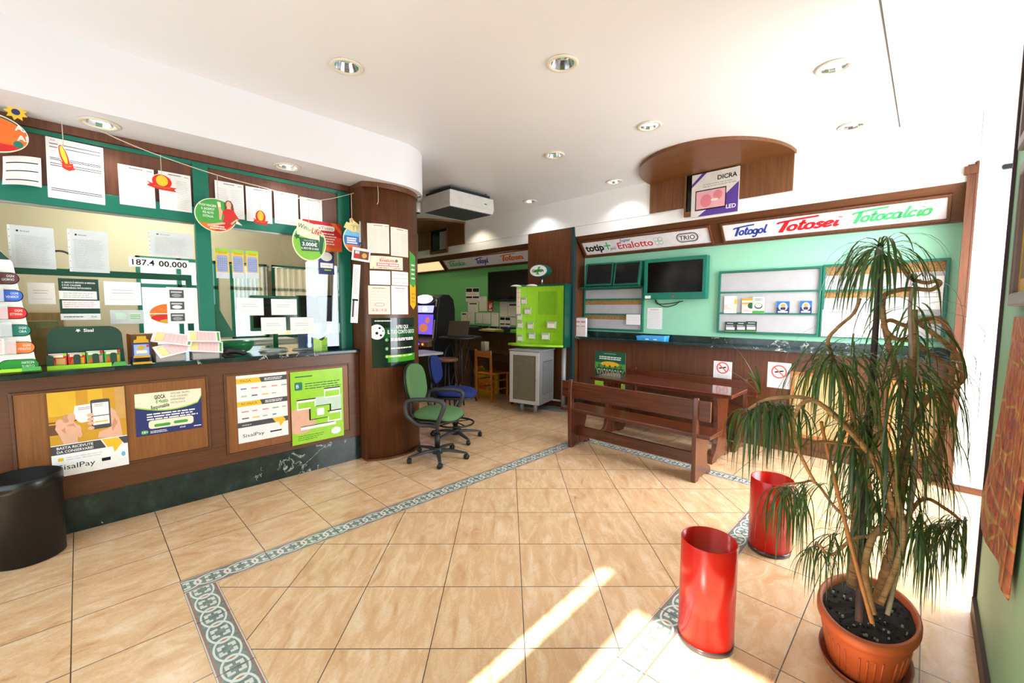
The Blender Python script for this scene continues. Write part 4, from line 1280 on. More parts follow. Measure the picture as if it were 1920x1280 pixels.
bx = (0.244, 1.429, 0.181, 0.098)
def d_gs(m_, w, h): m_.rect(-w * .35, -w * .05, -h * .2, h * .3, INK['mint'], .0016); m_.rect(w * .05, w * .42, -h * .25, h * .3, INK['mint'], .0016); m_.lines(w * .08, w * .4, h * .2, -h * .2, 3, INK['midgreen'], h * .05, .0019, .1)
sheet_on(on_front(bx[0], bx[1], YG), 'sleeved_sheet', bx[2], bx[3], 'low wide sleeved sheet with pale green boxes over the green leaflet holder', d_gs, sl)
bx = (0.563, 1.513, 0.188, 0.277)
def d_pics(m_, w, h):
    for v, q in ((.30, 0), (-.02, 1), (-.34, 0)):
        m_.rect(-w * .40, w * .06, h * (v - .09), h * (v + .13), INK['grey'], .0016); m_.rect(-w * .36, w * .0, h * (v + .05), h * (v + .09), M['ink_pale'], .0019)
        m_.shape(ell(w * .16, h * .05, 16, (-w * .18, h * (v - .02))), M['ink_grey'] if not q else M['paper'], .0019)
sheet_on(on_front(bx[0], bx[1], YG - .004), 'picture_sheet', bx[2], bx[3], 'white sheet with three grey photographs on the glass beside the green post', d_pics)
bx = (0.478, 1.451, 0.225, 0.142)
m_ = MB(); m_.prism(ell(bx[2] / 2, bx[3] / 2 * 1.05, 36), 0, .002, INK['orange'])
m_.shape(ell(bx[2] * .47, bx[3] * .2, 24, (0, -bx[3] * .22)), INK['red'], .0024); m_.rect(-bx[2] * .49, bx[2] * .49, -.004, .004, INK['cream'], .0026); m_.shape(ell(bx[2] * .3, bx[3] * .12, 20, (bx[2] * .05, -bx[3] * .4)), INK['gold'], .0026); m_.text('OGNI', -bx[2] * .2, bx[3] * .12, bx[3] * .14, INK['gold'], w=.0026)
tag(m_.build('oval_sticker', mtx=on_front(bx[0], bx[1], YG)), 'orange oval sticker on the glass, half covered by the photograph sheet', 'sticker')
def d_play(m_, w, h):
    k = .0016
    m_.rect(-w / 2, w / 2, h * .36, h / 2, INK['lime'], k); m_.rect(-w / 2, w / 2, -h * .3, h * .36, INK['yellow'], k); m_.shape(rrect(w * .84, h * .58, w * .2, 4, (0, 0)), C('print lavender blue', 150, 164, 206), k + .0002)
    m_.rect(-w * .3, w * .35, h * .33, h * .4, INK['gold'], k + .0004); m_.rect(-w / 2, w / 2, -h / 2, -h * .3, film('frosted tag', (214, 224, 232), .85), k)
    for i in range(6): m_.rect(-w * .36, w * .36, -h * .22 + h * .075 * i, -h * .215 + h * .075 * i, INK['navy'], k + .0004)
    for i in range(5): m_.rect(-w * .3 + w * .15 * i, -w * .29 + w * .15 * i, -h * .25, h * .22, INK['navy'], k + .0004)
for bx, lb in (((0.837, 1.857, 0.092, 0.24), 'yellow and lavender number card on the glass, nearest the green post'), ((0.947, 1.859, 0.086, 0.233), 'yellow and lavender number card on the glass, middle of three'), ((1.052, 1.863, 0.091, 0.229), 'yellow and lavender number card on the glass, furthest from the green post')):
    sheet_on(on_front(bx[0], bx[1], YG), 'number_card', bx[2], bx[3], lb, d_play, group='number cards hung on the booth glass', cat='card')
bx = (1.675, 1.927, 0.145, 0.214)
def d_open(m_, w, h): m_.rect(-w / 2, w / 2, -h / 2, h / 2, INK['navy'], .0014); m_.shape(ell(w * .38, h * .2, 20, (0, h * .28)), INK['white'], .0017); m_.rect(-w * .4, w * .42, -h * .22, h * .0, INK['white'], .0017); m_.rect(-w * .15, w * .3, -h * .34, -h * .28, INK['lime'], .0017); m_.lines(-w * .3, w * .3, -h * .08, -h * .14, 1, INK['midgreen'], h * .02, .002, .1)
sheet_on(on_front(bx[0], bx[1], YG), 'window_sticker', bx[2], bx[3], 'navy and white sticker on the glass below the red card', d_open, cat='sticker')

# ---- posters on the counter front
YP = 3.9825
bx = (0.011, 0.672, 0.365, 0.556)
def d_pay(m_, w, h):
    k = .0016
    m_.rect(-w / 2, w / 2, -h * .12, h / 2, C('print ochre', 206, 152, 34), k - .0002)
    for q in ((-.5, -.15, .22, .5), (.0, .2, .3, .5)): m_.rect(w * q[0], w * q[1], h * q[2], h * q[3], C('print mustard', 224, 178, 44), k)
    m_.rect(-w / 2, w * .02, h * .14, h * .155, INK['brown'], k + .0001); m_.rect(-w / 2, -w * .35, h * .0, h * .12, INK['brown'], k); m_.rect(w * .36, w * .5, h * .1, h * .5, INK['tan'], k)
    # left hand: fist holding a slip; right hand: fingertips round the edge of a phone
    SK, SH = INK['skin'], C('print skin shade', 206, 146, 114)
    q = lambda P: [(a_ * w, b_ * h) for a_, b_ in P]
    m_.shape(q(((-.2, .2), (-.17, .32), (.07, .33), (.08, .12), (-.1, .11), (-.14, .13))), M['paper'], k + .0003)
    m_.shape(q(((-.34, -.12), (-.39, .0), (-.43, .07), (-.41, .14), (-.34, .18), (-.22, .16), (-.14, .08), (-.13, -.01), (-.16, -.06), (-.16, -.12))[::-1]), SK, k + .0005)
    for i, (a_, b_, rx, ry) in enumerate(((-.37, .13, .05, .055), (-.29, .18, .045, .05), (-.22, .19, .05, .055), (-.14, .03, .035, .06), (-.13, -.03, .03, .035))):
        m_.shape(ell(w * rx, h * ry, 16, (w * a_, h * b_)), SH if i == 1 else SK, k + .0006 + .0001 * i)
    m_.shape(q(((-.3, .1), (-.2, .12), (-.17, .06), (-.2, .08))[::-1]), SH, k + .0013); m_.shape(q(((-.36, .05), (-.31, .08), (-.3, .0))[::-1]), SH, k + .0013)
    m_.lines(-w * .13, w * .04, h * .3, h * .26, 2, M['ink_grey'], h * .008, k + .0007, .2)
    m_.shape(q(((.1, -.1), (.22, -.12), (.44, -.12), (.41, .08), (.36, .2), (.31, .25), (.27, .22), (.29, .1), (.25, .0), (.12, -.03))), SK, k + .0003); m_.shape(q(((.3, -.05), (.38, .06), (.34, .12), (.29, .03))), SH, k + .0004)
    for b_ in (.19, .14, .09, .03):
        m_.shape(ell(w * .045, h * .022, 14, (w * .02, h * b_)), SK, k + .0010)
    m_.shape(rrect(w * .26, h * .36, w * .03, 4, (w * .16, h * .19)), INK['grey'], k + .0006); m_.rect(w * .05, w * .27, h * .06, h * .33, M['paper'], k + .0009)
    m_.rect(w * .05, w * .27, h * .165, h * .175, INK['grey'], k + .0011); m_.rect(w * .07, w * .25, h * .09, h * .105, INK['yellow'], k + .0011); m_.lines(w * .08, w * .2, h * .32, h * .28, 2, M['ink_grey'], h * .007, k + .0011, .2)
    m_.rect(-w / 2, w / 2, -h / 2, -h * .12, INK['white'], k)
    m_.shape([(a * w, b * h) for a, b in ((-.5, -.235), (.2, -.235), (.13, -.13), (-.5, -.13))], INK['grey'], k + .0003); m_.shape([(a * w, b * h) for a, b in ((.37, -.13), (.5, -.13), (.5, -.22), (.45, -.22))], INK['grey'], k + .0003)
    m_.shape([(a * w, b * h) for a, b in ((.15, -.13), (.36, -.13), (.43, -.2), (.31, -.31), (.29, -.235), (.22, -.235))], INK['yellow'], k + .0005)
    m_.text('BASTA RICEVUTE', -w * .43, -h * .175, h * .03, INK['white'], w=k + .0006, fit=w * .46, bold=.015); m_.text('DA CONSERVARE!', -w * .43, -h * .22, h * .03, INK['white'], w=k + .0006, fit=w * .46, bold=.015)
    m_.shape(rrect(w * .07, h * .04, w * .015, 3, (-w * .39, -h * .295)), INK['yellow'], k + .0003); m_.lines(-w * .32, w * .2, -h * .27, -h * .32, 2, M['ink_pale'], h * .008, k + .0003, .2)
    m_.text('SisalPay', -w * .43, -h * .42, h * .062, INK['black'], w=k + .0003, fit=w * .47); m_.rect(w * .13, w * .25, -h * .4, -h * .36, INK['black'], k + .0003); m_.shape(ell(w * .03, h * .03, 14, (w * .43, -h * .35)), INK['sky'], k + .0003)
sheet_on(on_front(bx[0], bx[1], YP - .0105, 0.0), 'payment_poster', bx[2], bx[3], 'yellow and white poster of hands holding a phone, on the counter by the black bin', d_pay, cat='poster')
bx = (0.436, 0.727, 0.386, 0.307)
def d_resp(m_, w, h):
    k = .0016
    m_.rect(-w / 2, w / 2, -h / 2, h / 2, INK['navy'], k - .0002)
    m_.shape([(-w / 2, h / 2), (-w / 2, h * .17)] + [(w * (-.5 + i / 16), h * (.17 - .13 * sin(pi * i / 16))) for i in range(1, 16)] + [(w / 2, h * .3), (w / 2, h / 2)], INK['lime'], k)
    m_.shape([(-w / 2, h / 2), (-w / 2, h * .2)] + [(w * (-.5 + i / 16), h * (.2 - .13 * sin(pi * i / 16))) for i in range(1, 16)] + [(w / 2, h * .34), (w / 2, h / 2)], INK['cream'], k + .0002)
    m_.text('GIOCA', -w * .22, h * .34, h * .09, INK['black'], w=k + .0004, fit=w * .16, rot=.06, bold=.03); m_.text('il giusto', -w * .2, h * .24, h * .09, INK['midgreen'], w=k + .0005, fit=w * .18, rot=.05, bold=.03); m_.text('Responsabile', -w * .27, h * .1, h * .09, INK['black'], w=k + .0006, fit=w * .27, rot=.12, bold=.02)
    for i, s in enumerate(('GIOCARE TROPPO', 'PU\u00d2 CAUSARE', 'DIPENDENZA', 'PATOLOGICA')): m_.text(s, w * .02, h * (.42 - .075 * i), h * .045, INK['grey'], w=k + .0004, fit=w * (.3, .26, .22, .22)[i])
    m_.lines(-w * .34, w * .44, h * .02, -h * .16, 3, INK['white'], h * .03, k + .0004, .15)
    m_.shape(rrect(w * .68, h * .2, h * .06, 3, (w * .02, -h * .26)), INK['cream'], k + .0003); m_.shape(rrect(w * .24, h * .07, h * .03, 3, (-w * .12, -h * .29)), INK['midgreen'], k + .0005); m_.shape(rrect(w * .22, h * .07, h * .03, 3, (w * .16, -h * .27)), INK['midgreen'], k + .0005)
    m_.shape(rrect(w * .1, h * .09, h * .03, 3, (-w * .38, -h * .42)), INK['midgreen'], k + .0003); m_.text('18+', -w * .415, -h * .445, h * .055, INK['white'], w=k + .0006); m_.lines(-w * .3, -w * .04, -h * .4, -h * .47, 2, INK['white'], h * .015, k + .0003, .1); m_.text('sisal', w * .14, -h * .43, h * .05, INK['white'], w=k + .0003); m_.rect(w * .36, w * .48, -h * .44, -h * .42, INK['white'], k + .0003)
sheet_on(on_front(bx[0], bx[1], YP, -.01), 'safe_gaming_poster', bx[2], bx[3], 'navy and cream responsible gaming poster on the tan panel beside the phone poster', d_resp, cat='poster')
bx = (1.054, 0.664, 0.38, 0.561)
def d_bill(m_, w, h):
    k = .0016
    def band(v, s1, yel=True):
        m_.rect(-w / 2, w / 2, h * v, h * (v + .075), INK['grey'], k)
        if yel: m_.shape([(-w / 2, h * v), (-w * .02, h * v), (-w * .06, h * (v + .075)), (-w / 2, h * (v + .075))], INK['yellow'], k + .0002)
        if yel: m_.text(s1, -w * .42, h * (v + .022), h * .034, INK['brown'], w=k + .0004, fit=w * .2 if len(s1) < 6 else w * .3); m_.lines(w * .04, w * .46, h * (v + .06), h * (v + .015), 2, INK['white'], h * .011, k + .0004, .2)
        else: m_.text(s1, -w * .42, h * (v + .025), h * .022, INK['white'], w=k + .0004)
    band(.38, 'PAGA'); band(.04, 'RICARICA'); band(-.27, 'sisalpay.it', False)
    m_.shape([(a * w, b * h) for a, b in ((.17, -.195), (.4, -.195), (.45, -.25), (.33, -.34), (.31, -.27), (.24, -.27))], INK['yellow'], k + .0004)
    cs = ('navy', 'grey', 'red', 'black', 'red', 'yellow', 'red', 'grey', 'green')
    for r, v in enumerate((.3, .19, -.04, -.14)):
        for i in range(5 - r % 2):
            m_.rect(w * (-.42 + .2 * i), w * (-.42 + .2 * i + random.uniform(.08, .14)), h * v - h * .008, h * v + h * .01, pm('print faded ' + cs[(i * 2 + r) % 9], {'navy': (96, 112, 180), 'grey': (180, 180, 184), 'red': (220, 140, 140), 'black': (90, 90, 94), 'yellow': (230, 196, 90), 'green': (130, 170, 140)}[cs[(i * 2 + r) % 9]]), k)
    m_.text('SisalPay', -w * .42, -h * .42, h * .05, INK['black'], w=k, fit=w * .42); m_.rect(w * .12, w * .36, -h * .41, -h * .39, INK['black'], k)
sheet_on(on_front(bx[0], bx[1], YP), 'bill_payment_poster', bx[2], bx[3], 'white poster with yellow and grey headings on the tan panel beside the lime poster', d_bill, cat='poster')
bx = (1.503, 0.604, 0.465, 0.659)
def d_limep(m_, w, h):
    k = .0016
    m_.rect(-w / 2, w / 2, -h / 2, h / 2, C('poster lime', 152, 212, 46, .25), k - .0002)
    m_.shape([(max(a, -w * .5), b) for a, b in ell(w * .3, h * .18, 24, (-w * .34, -h * .18))], INK['skin'], k); m_.rect(-w * .05, w * .46, -h * .18, h * .12, INK['mint'], k)
    m_.shape(rrect(w * .14, h * .11, w * .02, 3, (-w * .36, h * .3)), INK['teal'], k + .0002); m_.text('B', -w * .4, h * .275, h * .05, INK['white'], w=k + .0004)
    m_.lines(-w * .24, w * .46, h * .34, h * .24, 3, INK['green'], h * .012, k, .15); m_.rect(-w * .42, -w * .1, h * .42, h * .435, INK['green'], k)
    for u0, u1, v0, v1 in ((.12, .44, .09, .22), (-.4, -.05, -.03, .1), (.18, .46, -.26, -.11)):
        m_.rect(w * u0, w * u1, h * v0, h * v1, INK['white'], k + .0004); m_.rect(w * (u0 + .02), w * (u1 - .02), h * (v0 + .02), h * (v1 - .03), C('poster lime', 152, 212, 46, .25), k + .0006); m_.rect(w * u0, w * u1, h * v1, h * (v1 + .015), INK['black'], k + .0006)
    m_.rect(-w * .18, w * .25, -h * .19, h * .0, INK['black'], k + .0003); m_.rect(-w * .15, w * .22, -h * .18, -h * .01, C('poster lime', 152, 212, 46, .25), k + .0005); m_.shape(rrect(w * .14, h * .1, w * .02, 3, (w * .04, -h * .09)), INK['white'], k + .0007)
    m_.rect(-w * .34, w * .34, -h * .31, -h * .27, INK['white'], k + .0003); m_.rect(-w * .34, w * .3, -h * .27, -h * .26, INK['black'], k + .0003)
    m_.shape(ell(w * .1, h * .05, 20, (w * .34, -h * .4)), INK['white'], k + .0003); m_.lines(-w * .4, w * .1, -h * .38, -h * .46, 3, INK['green'], h * .008, k, .3)
sheet_on(on_front(bx[0], bx[1], YP - .0105), 'app_poster', bx[2], bx[3], 'glossy lime green poster on the tan counter panel nearest the column', d_limep, cat='poster')

# ---- papers wrapped onto the half-round column
def col_sheet(name, bx, label, draw, base=None, cat='sheet of paper', group=None, spin=0.0, lift=.002):
    m_ = MB(bend=CR + lift); m_.sheet(bx[2], bx[3], base or M['paper'], .0012); draw(m_, bx[2], bx[3])
    return tag(m_.build(name, mtx=on_column(bx[0], bx[1], spin, lift)), label, cat, group)
CG = 'papers stuck on the wooden column'
def d_twocol(m_, w, h): d_cols(m_, w, h)
col_sheet('notice_sheet', (-0.17, 2.162, 0.202, 0.277), 'warm white two-column sheet at the top of the column, nearest the booth', d_cols, M['paper_warm'], group=CG)
col_sheet('notice_sheet', (0.049, 2.147, 0.207, 0.275), 'warm white two-column sheet at the top of the column, nearest the green room', d_cols, M['paper_warm'], group=CG)
def d_ban(m_, w, h):
    m_.text('Enalotto', -w * .22, h * .08, h * .22, INK['red'], fit=w * .5, bold=.02); m_.text('Super', -w * .18, h * .32, h * .1, INK['black'], shear=.3); m_.rect(-w * .32, w * .36, -h * .28, -h * .02, C('print rose', 222, 130, 140)); m_.lines(-w * .28, w * .33, -h * .05, -h * .25, 1, INK['white'], h * .1, .0017, .05); m_.shape(ell(h * .12, h * .12, 16, (w * .28, h * .2)), INK['teal']); m_.lines(-w * .42, w * .44, -h * .36, -h * .44, 1, INK['red'], h * .05, .0016, .05)
col_sheet('banner_card', (-0.089, 1.937, 0.329, 0.123), 'cream banner card with red lettering on the column', d_ban, INK['cream'], 'card', CG)
col_sheet('notice_sheet', (-0.16, 1.792, 0.192, 0.131), 'small blank-looking sheet under the cream banner, nearest the booth', d_form(4, False), group=CG)
col_sheet('notice_sheet', (0.048, 1.794, 0.197, 0.135), 'small lined sheet under the cream banner, nearest the green room', d_form(4, False, (.3, 0, -.3)), group=CG)
def d_hand(m_, w, h):
    d_form(8)(m_, w, h)
    m_.text('22-12', -w * .36, -h * .38, h * .07, INK['red'], fit=w * .7)
    for i in range(24):
        a, b = 2 * pi * i / 24, 2 * pi * (i + 1) / 24
        m_.shape([(w * .2 * cos(a), -h * .16 + h * .05 * sin(a)), (w * .22 * cos(a), -h * .16 + h * .06 * sin(a)), (w * .22 * cos(b), -h * .16 + h * .06 * sin(b)), (w * .2 * cos(b), -h * .16 + h * .05 * sin(b))], INK['red'], .0019)
col_sheet('notice_sheet', (-0.171, 1.579, 0.205, 0.274), 'sheet with a red handwritten date on the column above the football poster', d_hand, M['paper_warm'], group=CG)
col_sheet('notice_sheet', (0.041, 1.581, 0.199, 0.281), 'typed sheet beside the red dated sheet on the column', d_form(16), group=CG)
def d_ball(m_, w, h):
    k = .0016
    m_.rect(-w / 2, w / 2, -h / 2, h / 2, C('poster black green', 18, 34, 26, .15), k - .0002)
    m_.rect(-w * .5, w * .5, h * .1, h * .3, C('poster deep green', 20, 84, 42, .15), k); m_.rect(-w * .2, w * .5, -h * .4, -h * .25, C('poster grass', 58, 150, 30, .15), k); m_.rect(-w * .25, w * .3, -h * .3, -h * .26, INK['lime'], k + .0002)
    cx, cy, r = -w * .40, h * .22, h * .15
    x_ = [max(cx + r * sin(-pi / 2 + pi * i / 20), -w / 2) for i in range(21)]
    for a_, b_ in zip(x_, x_[1:]):
        if b_ > a_:
            ya, yb = math.sqrt(max(0, r * r - (a_ - cx) ** 2)), math.sqrt(max(0, r * r - (b_ - cx) ** 2))
            m_.poly([(a_, cy - ya, k + .0002), (b_, cy - yb, k + .0002), (b_, cy + yb, k + .0002), (a_, cy + ya, k + .0002)], INK['white'])
    for a, d in ((1.0, .62), (-.75, .66), (.15, 1.0 - .22)):
        px, py, q_ = cx + r * d * cos(a), cy + r * d * sin(a), r * (.17 if d < .7 else .1)
        m_.shape([(px + q_ * cos(2 * pi * j / 5 + a), py + q_ * sin(2 * pi * j / 5 + a)) for j in range(5)], INK['black'], k + .0004)
    m_.shape([(cx + r * .22 * cos(2 * pi * j / 5 + .3) - r * .02, cy - r * .15 + r * .22 * sin(2 * pi * j / 5 + .3)) for j in range(5)], INK['black'], k + .0004)
    m_.text('APRI QUI', w * .12, h * .28, h * .075, INK['white'], w=k + .0004, fit=w * .3, align='c', bold=.02); m_.text('IL TUO CONTO GIOCO', -w * .2, h * .18, h * .075, INK['white'], w=k + .0004, fit=w * .68, bold=.02)
    for i, v in enumerate((.06, -.12, -.28)):
        m_.shape(ell(h * .035, h * .035, 16, (-w * .22, h * v)), INK['midgreen'], k + .0002); m_.text(str(i + 1), -w * .23, h * (v - .02), h * .04, INK['white'], w=k + .0004)
        m_.lines(-w * .14, w * .46, h * (v + .035), h * (v - .03), 2 if i == 0 else 1, INK['white'], h * .026, k + .0004, .15)
    m_.lines(-w * .44, -w * .1, h * .45, h * .43, 1, INK['white'], h * .02, k + .0004, .2)
col_sheet('football_poster', (-0.002, 1.164, 0.496, 0.486), 'glossy dark green football poster wrapped round the column behind the green chair', d_ball, cat='poster')
bx = (0.232, 1.785, 0.12, 0.591)
m_ = MB(bend=CR + .003)
w_, h_ = max(bx[2], .05), bx[3]
m_.prism([(-w_ / 2, -h_ * .42), (0, -h_ / 2), (w_ / 2, -h_ * .42), (w_ / 2, h_ * .42), (-w_ / 2, h_ / 2)], 0, .002, INK['yellow'])
m_.shape([(-w_ / 2, -h_ * .06), (0, -h_ * .12), (w_ / 2, -h_ * .06), (w_ / 2, h_ * .42), (-w_ / 2, h_ / 2)], INK['midgreen'], .0024); m_.lines(-w_ * .3, w_ * .3, h_ * .3, h_ * .0, 4, INK['white'], h_ * .03, .0028, .1); m_.lines(-w_ * .3, w_ * .3, -h_ * .2, -h_ * .4, 3, INK['gold'], h_ * .03, .0028, .1)
tag(m_.build('arrow_sticker', mtx=on_column(bx[0], bx[1], 0, .003)), 'narrow green and yellow arrow sticker on the far edge of the column', 'sticker')
bx = (1.822, 1.634, 0.065, 0.544)
def d_rcpt(m_, w, h): m_.lines(-w * .36, w * .36, h * .44, 0, 16, M['ink_grey'], h * .006, .0016, .3); m_.rect(-w * .36, -w * .1, -h * .4, -h * .12, INK['grey'], .0016); m_.rect(-w * .4, w * .4, -h * .12, -h * .09, INK['black'], .0016); m_.lines(-w * .0, w * .4, -h * .14, -h * .4, 9, M['ink_grey'], h * .004, .0016, 0, False)
sheet_on(frame((bx[0], 3.84, bx[1]), (1, -.25, 0), spin=-.07), 'receipt_strip', bx[2], bx[3], 'long narrow receipt strip hanging between green post and column', d_rcpt, cat='receipt')

# ---- garland string and the cards hung from it
yq = 4.03
sp_ = [(*(-0.374, 2.895),), (*(-0.259, 2.844),), (*(-0.024, 2.749),), (*(0.326, 2.623),), (*(0.787, 2.534),), (*(1.158, 2.499),), (*(1.456, 2.462),), (*(1.644, 2.496),), (*(1.9, 2.599),)]
path = [(a, yq, b) for a, b in sp_]
cu_, cz_ = (-0.169, 2.648)
e1 = Vector((CX + (CR + .006) * sin(cu_ / CR), CY - (CR + .006) * cos(cu_ / CR), cz_))
m_ = MB(); m_.tube(catmull(path + [e1], 5), .0035, M['string'], 6); m_.tube([e1, e1 + Vector((.004, -.002, -.06)), e1 + Vector((.001, -.002, -.15)), e1 + Vector((-.01, -.002, -.17))], .0028, M['string'], 6)
tag(m_.build('garland_string'), 'pale cotton string slung along the booth frieze to the column', 'string')
def hang(name, bx, label, cat, build, group=None, y=3.985, spin=0.0, string_to=None, turn=0.0):
    t = thing(name, label, cat, group=group, mtx=frame((bx[0], y, bx[1]), (cos(turn), sin(turn), 0), spin=spin))
    build(t, bx[2], bx[3])
    if string_to:
        dz = string_to - bx[1]
        m_ = MB(); q_ = lambda v: (v * sin(spin), v * cos(spin), .002); m_.tube([q_(bx[3] * .44), q_((bx[3] * .5 + dz) / 2), q_(dz)], .0022, M['string'], 5); m_.build('hanging_string', t)
    return t
def b_oval(t, w, h):
    m_ = MB(); m_.prism(ell(w / 2, h / 2, 48), 0, .004, INK['cream']); m_.shape(ell(w * .485, h * .47, 48), INK['green'], .0045); m_.shape(ell(w * .485, h * .45, 48, (0, -h * .02)), INK['orange'], .0048)
    m_.shape([(x, y) for x, y in ell(w * .485, h * .45, 48, (0, -h * .02)) if y < -h * .24], INK['red'], .0052); m_.build('card', t)
    m_ = MB(); m_.text('A,', w * .33, h * .16, h * .14, INK['white'], w=.0056, bold=.03); m_.text('A!', w * .35, -h * .09, h * .14, INK['white'], w=.0056, bold=.03); m_.shape(ell(.02, .02, 16, (w * .36, -h * .2)), INK['teal'], .0056); m_.build('lettering', t)
    m_ = MB(); m_.prism([(w * .36 + (.05 if i % 2 else .032) * cos(pi * i / 9), h * .5 + .03 + (.05 if i % 2 else .032) * sin(pi * i / 9)) for i in range(18)], 0, .003, INK['yellow']); m_.shape(ell(.018, .018, 16, (w * .36, h * .5 + .03)), INK['navy'], .0035); m_.build('sun_cutout', t)
hang('oval_sign', (-0.318, 2.519, 0.316, 0.229), 'orange oval card sign hung at the near end of the string', 'hanging sign', b_oval)
def b_orn(t, w, h):
    m_ = MB(); m_.prism(ell(w * .36, h * .48, 28, (0, h * .04)), 0, .003, INK['cream']); m_.shape(ell(w * .33, h * .45, 28, (0, h * .04)), INK['red'], .0035); m_.shape(ell(w * .2, h * .34, 24, (0, h * .1)), INK['yellow'], .004); m_.build('card', t)
    m_ = MB(); m_.prism([(-w * .5, -h * .1), (-w * .25, -h * .2), (w * .0, -h * .24), (w * .25, -h * .22), (w * .5, -h * .2), (w * .42, -h * .33), (w * .5, -h * .46), (w * .2, -h * .48), (w * .0, -h * .5), (-w * .3, -h * .44), (-w * .5, -h * .36), (-w * .4, -h * .22)][::-1], .0042, .007, C('ribbon red', 200, 42, 30)); m_.shape([(-w * .28, -h * .27), (w * .0, -h * .31), (w * .28, -h * .29), (w * .28, -h * .33), (w * .0, -h * .35), (-w * .28, -h * .31)][::-1], INK['orange'], .0075); m_.build('ribbon', t)
OG = 'small red and yellow egg-shaped ornaments on the string'
hang('egg_ornament', (-0.016, 2.444, 0.076, 0.156), 'red and yellow oval ornament turned sideways over the heavily ruled sheet', 'ornament', b_orn, OG, spin=.3, turn=.75, string_to=(-0.015, 2.735)[1])
hang('egg_ornament', (0.465, 2.393, 0.167, 0.11), 'red and yellow oval ornament facing out, middle one on the string', 'ornament', b_orn, OG, spin=-.06, string_to=(0.475, 2.585)[1])
hang('egg_ornament', (1.09, 2.242, 0.113, 0.116), 'smallest red and yellow oval ornament, before the four white sheets', 'ornament', b_orn, OG, string_to=(1.101, 2.484)[1])
def b_lady(t, w, h):
    m_ = MB(); E_ = ell(w * .44, h * .47, 44, (-w * .06, -h * .02)); m_.prism([p for p in E_], 0, .004, INK['cream'])
    m_.prism([(w * .3, -h * .18), (w * .5, -h * .22), (w * .34, -h * .05)], 0, .004, INK['cream']); m_.shape(ell(w * .42, h * .45, 44, (-w * .06, -h * .02)), INK['midgreen'], .0044)
    m_.shape([p for p in ell(w * .42, h * .45, 44, (-w * .06, -h * .02)) if p[0] > w * .1], C('print forest', 40, 116, 50), .0047)
    m_.shape([p for p in ell(w * .42, h * .45, 44, (-w * .06, -h * .02)) if p[1] < -h * .24], INK['orange'], .005); m_.shape([(w * .0, -h * .24), (w * .33, -h * .2), (w * .1, -h * .43), (-w * .1, -h * .46)], INK['red'], .0052); m_.build('card', t)
    m_ = MB()
    for i, s in enumerate(('PUOI VINCERE', 'IL JACKPOT', "PI\u00d9 ALTO", "D'ITALIA.")): m_.text(s, -w * .22, h * (.2 - .1 * i), h * .06, INK['white'], w=.0054, align='c', fit=w * (.34, .27, .22, .22)[i], bold=.01)
    for i, s in enumerate(('FERMATI A GIOCARE', 'TENTARE IL JACKPOT') if False else ('TENTARE', 'LA FORTUNA') if False else ()): pass
    m_.lines(-w * .2, w * .14, -h * .3, -h * .42, 2, INK['cream'], h * .035, .0056, .1); m_.build('lettering', t)
    m_ = MB()       # printed woman in a red dress, arm on hip
    m_.shape([(w * .13, h * .36), (w * .18, h * .44), (w * .26, h * .44), (w * .31, h * .34), (w * .33, h * .14), (w * .25, h * .18), (w * .16, h * .16)][::-1], INK['brown'], .0056)
    m_.shape(ell(w * .055, h * .1, 20, (w * .215, h * .32)), INK['skin'], .006); m_.shape([(w * .17, h * .2), (w * .26, h * .2), (w * .26, h * .27), (w * .18, h * .27)], INK['skin'], .0058)
    m_.shape([(w * .07, -h * .2), (w * .3, -h * .2), (w * .3, -h * .02), (w * .36, h * .05), (w * .32, h * .18), (w * .16, h * .2), (w * .07, h * .1), (w * .11, -h * .02)], INK['red'], .0062)
    m_.shape([(w * .32, h * .16), (w * .44, -h * .08), (w * .36, -h * .1), (w * .28, h * .04)][::-1], INK['red'], .0064); m_.shape([(w * .42, -h * .06), (w * .26, -h * .24), (w * .24, -h * .2), (w * .37, -h * .06)][::-1], INK['skin'], .0066)
    m_.shape([(w * .02, h * .28), (w * .08, h * .1), (w * .04, -h * .14), (w * .0, -h * .12), (w * .0, h * .1), (-w * .02, h * .26)][::-1], INK['skin'], .0064); m_.shape([(-w * .03, h * .36), (w * .04, h * .36), (w * .05, h * .22), (-w * .01, h * .22)][::-1], INK['cream'], .0066)
    m_.shape([(-w * .26, -h * .3), (w * .12, -h * .18), (w * .12, -h * .24), (-w * .24, -h * .36)][::-1], INK['skin'], .006); m_.build('figure_print', t)
hang('speech_bubble_sign', (0.801, 2.217, 0.312, 0.272), 'green and orange bubble sign printed with a woman in red', 'hanging sign', b_lady, string_to=(0.791, 2.521)[1])
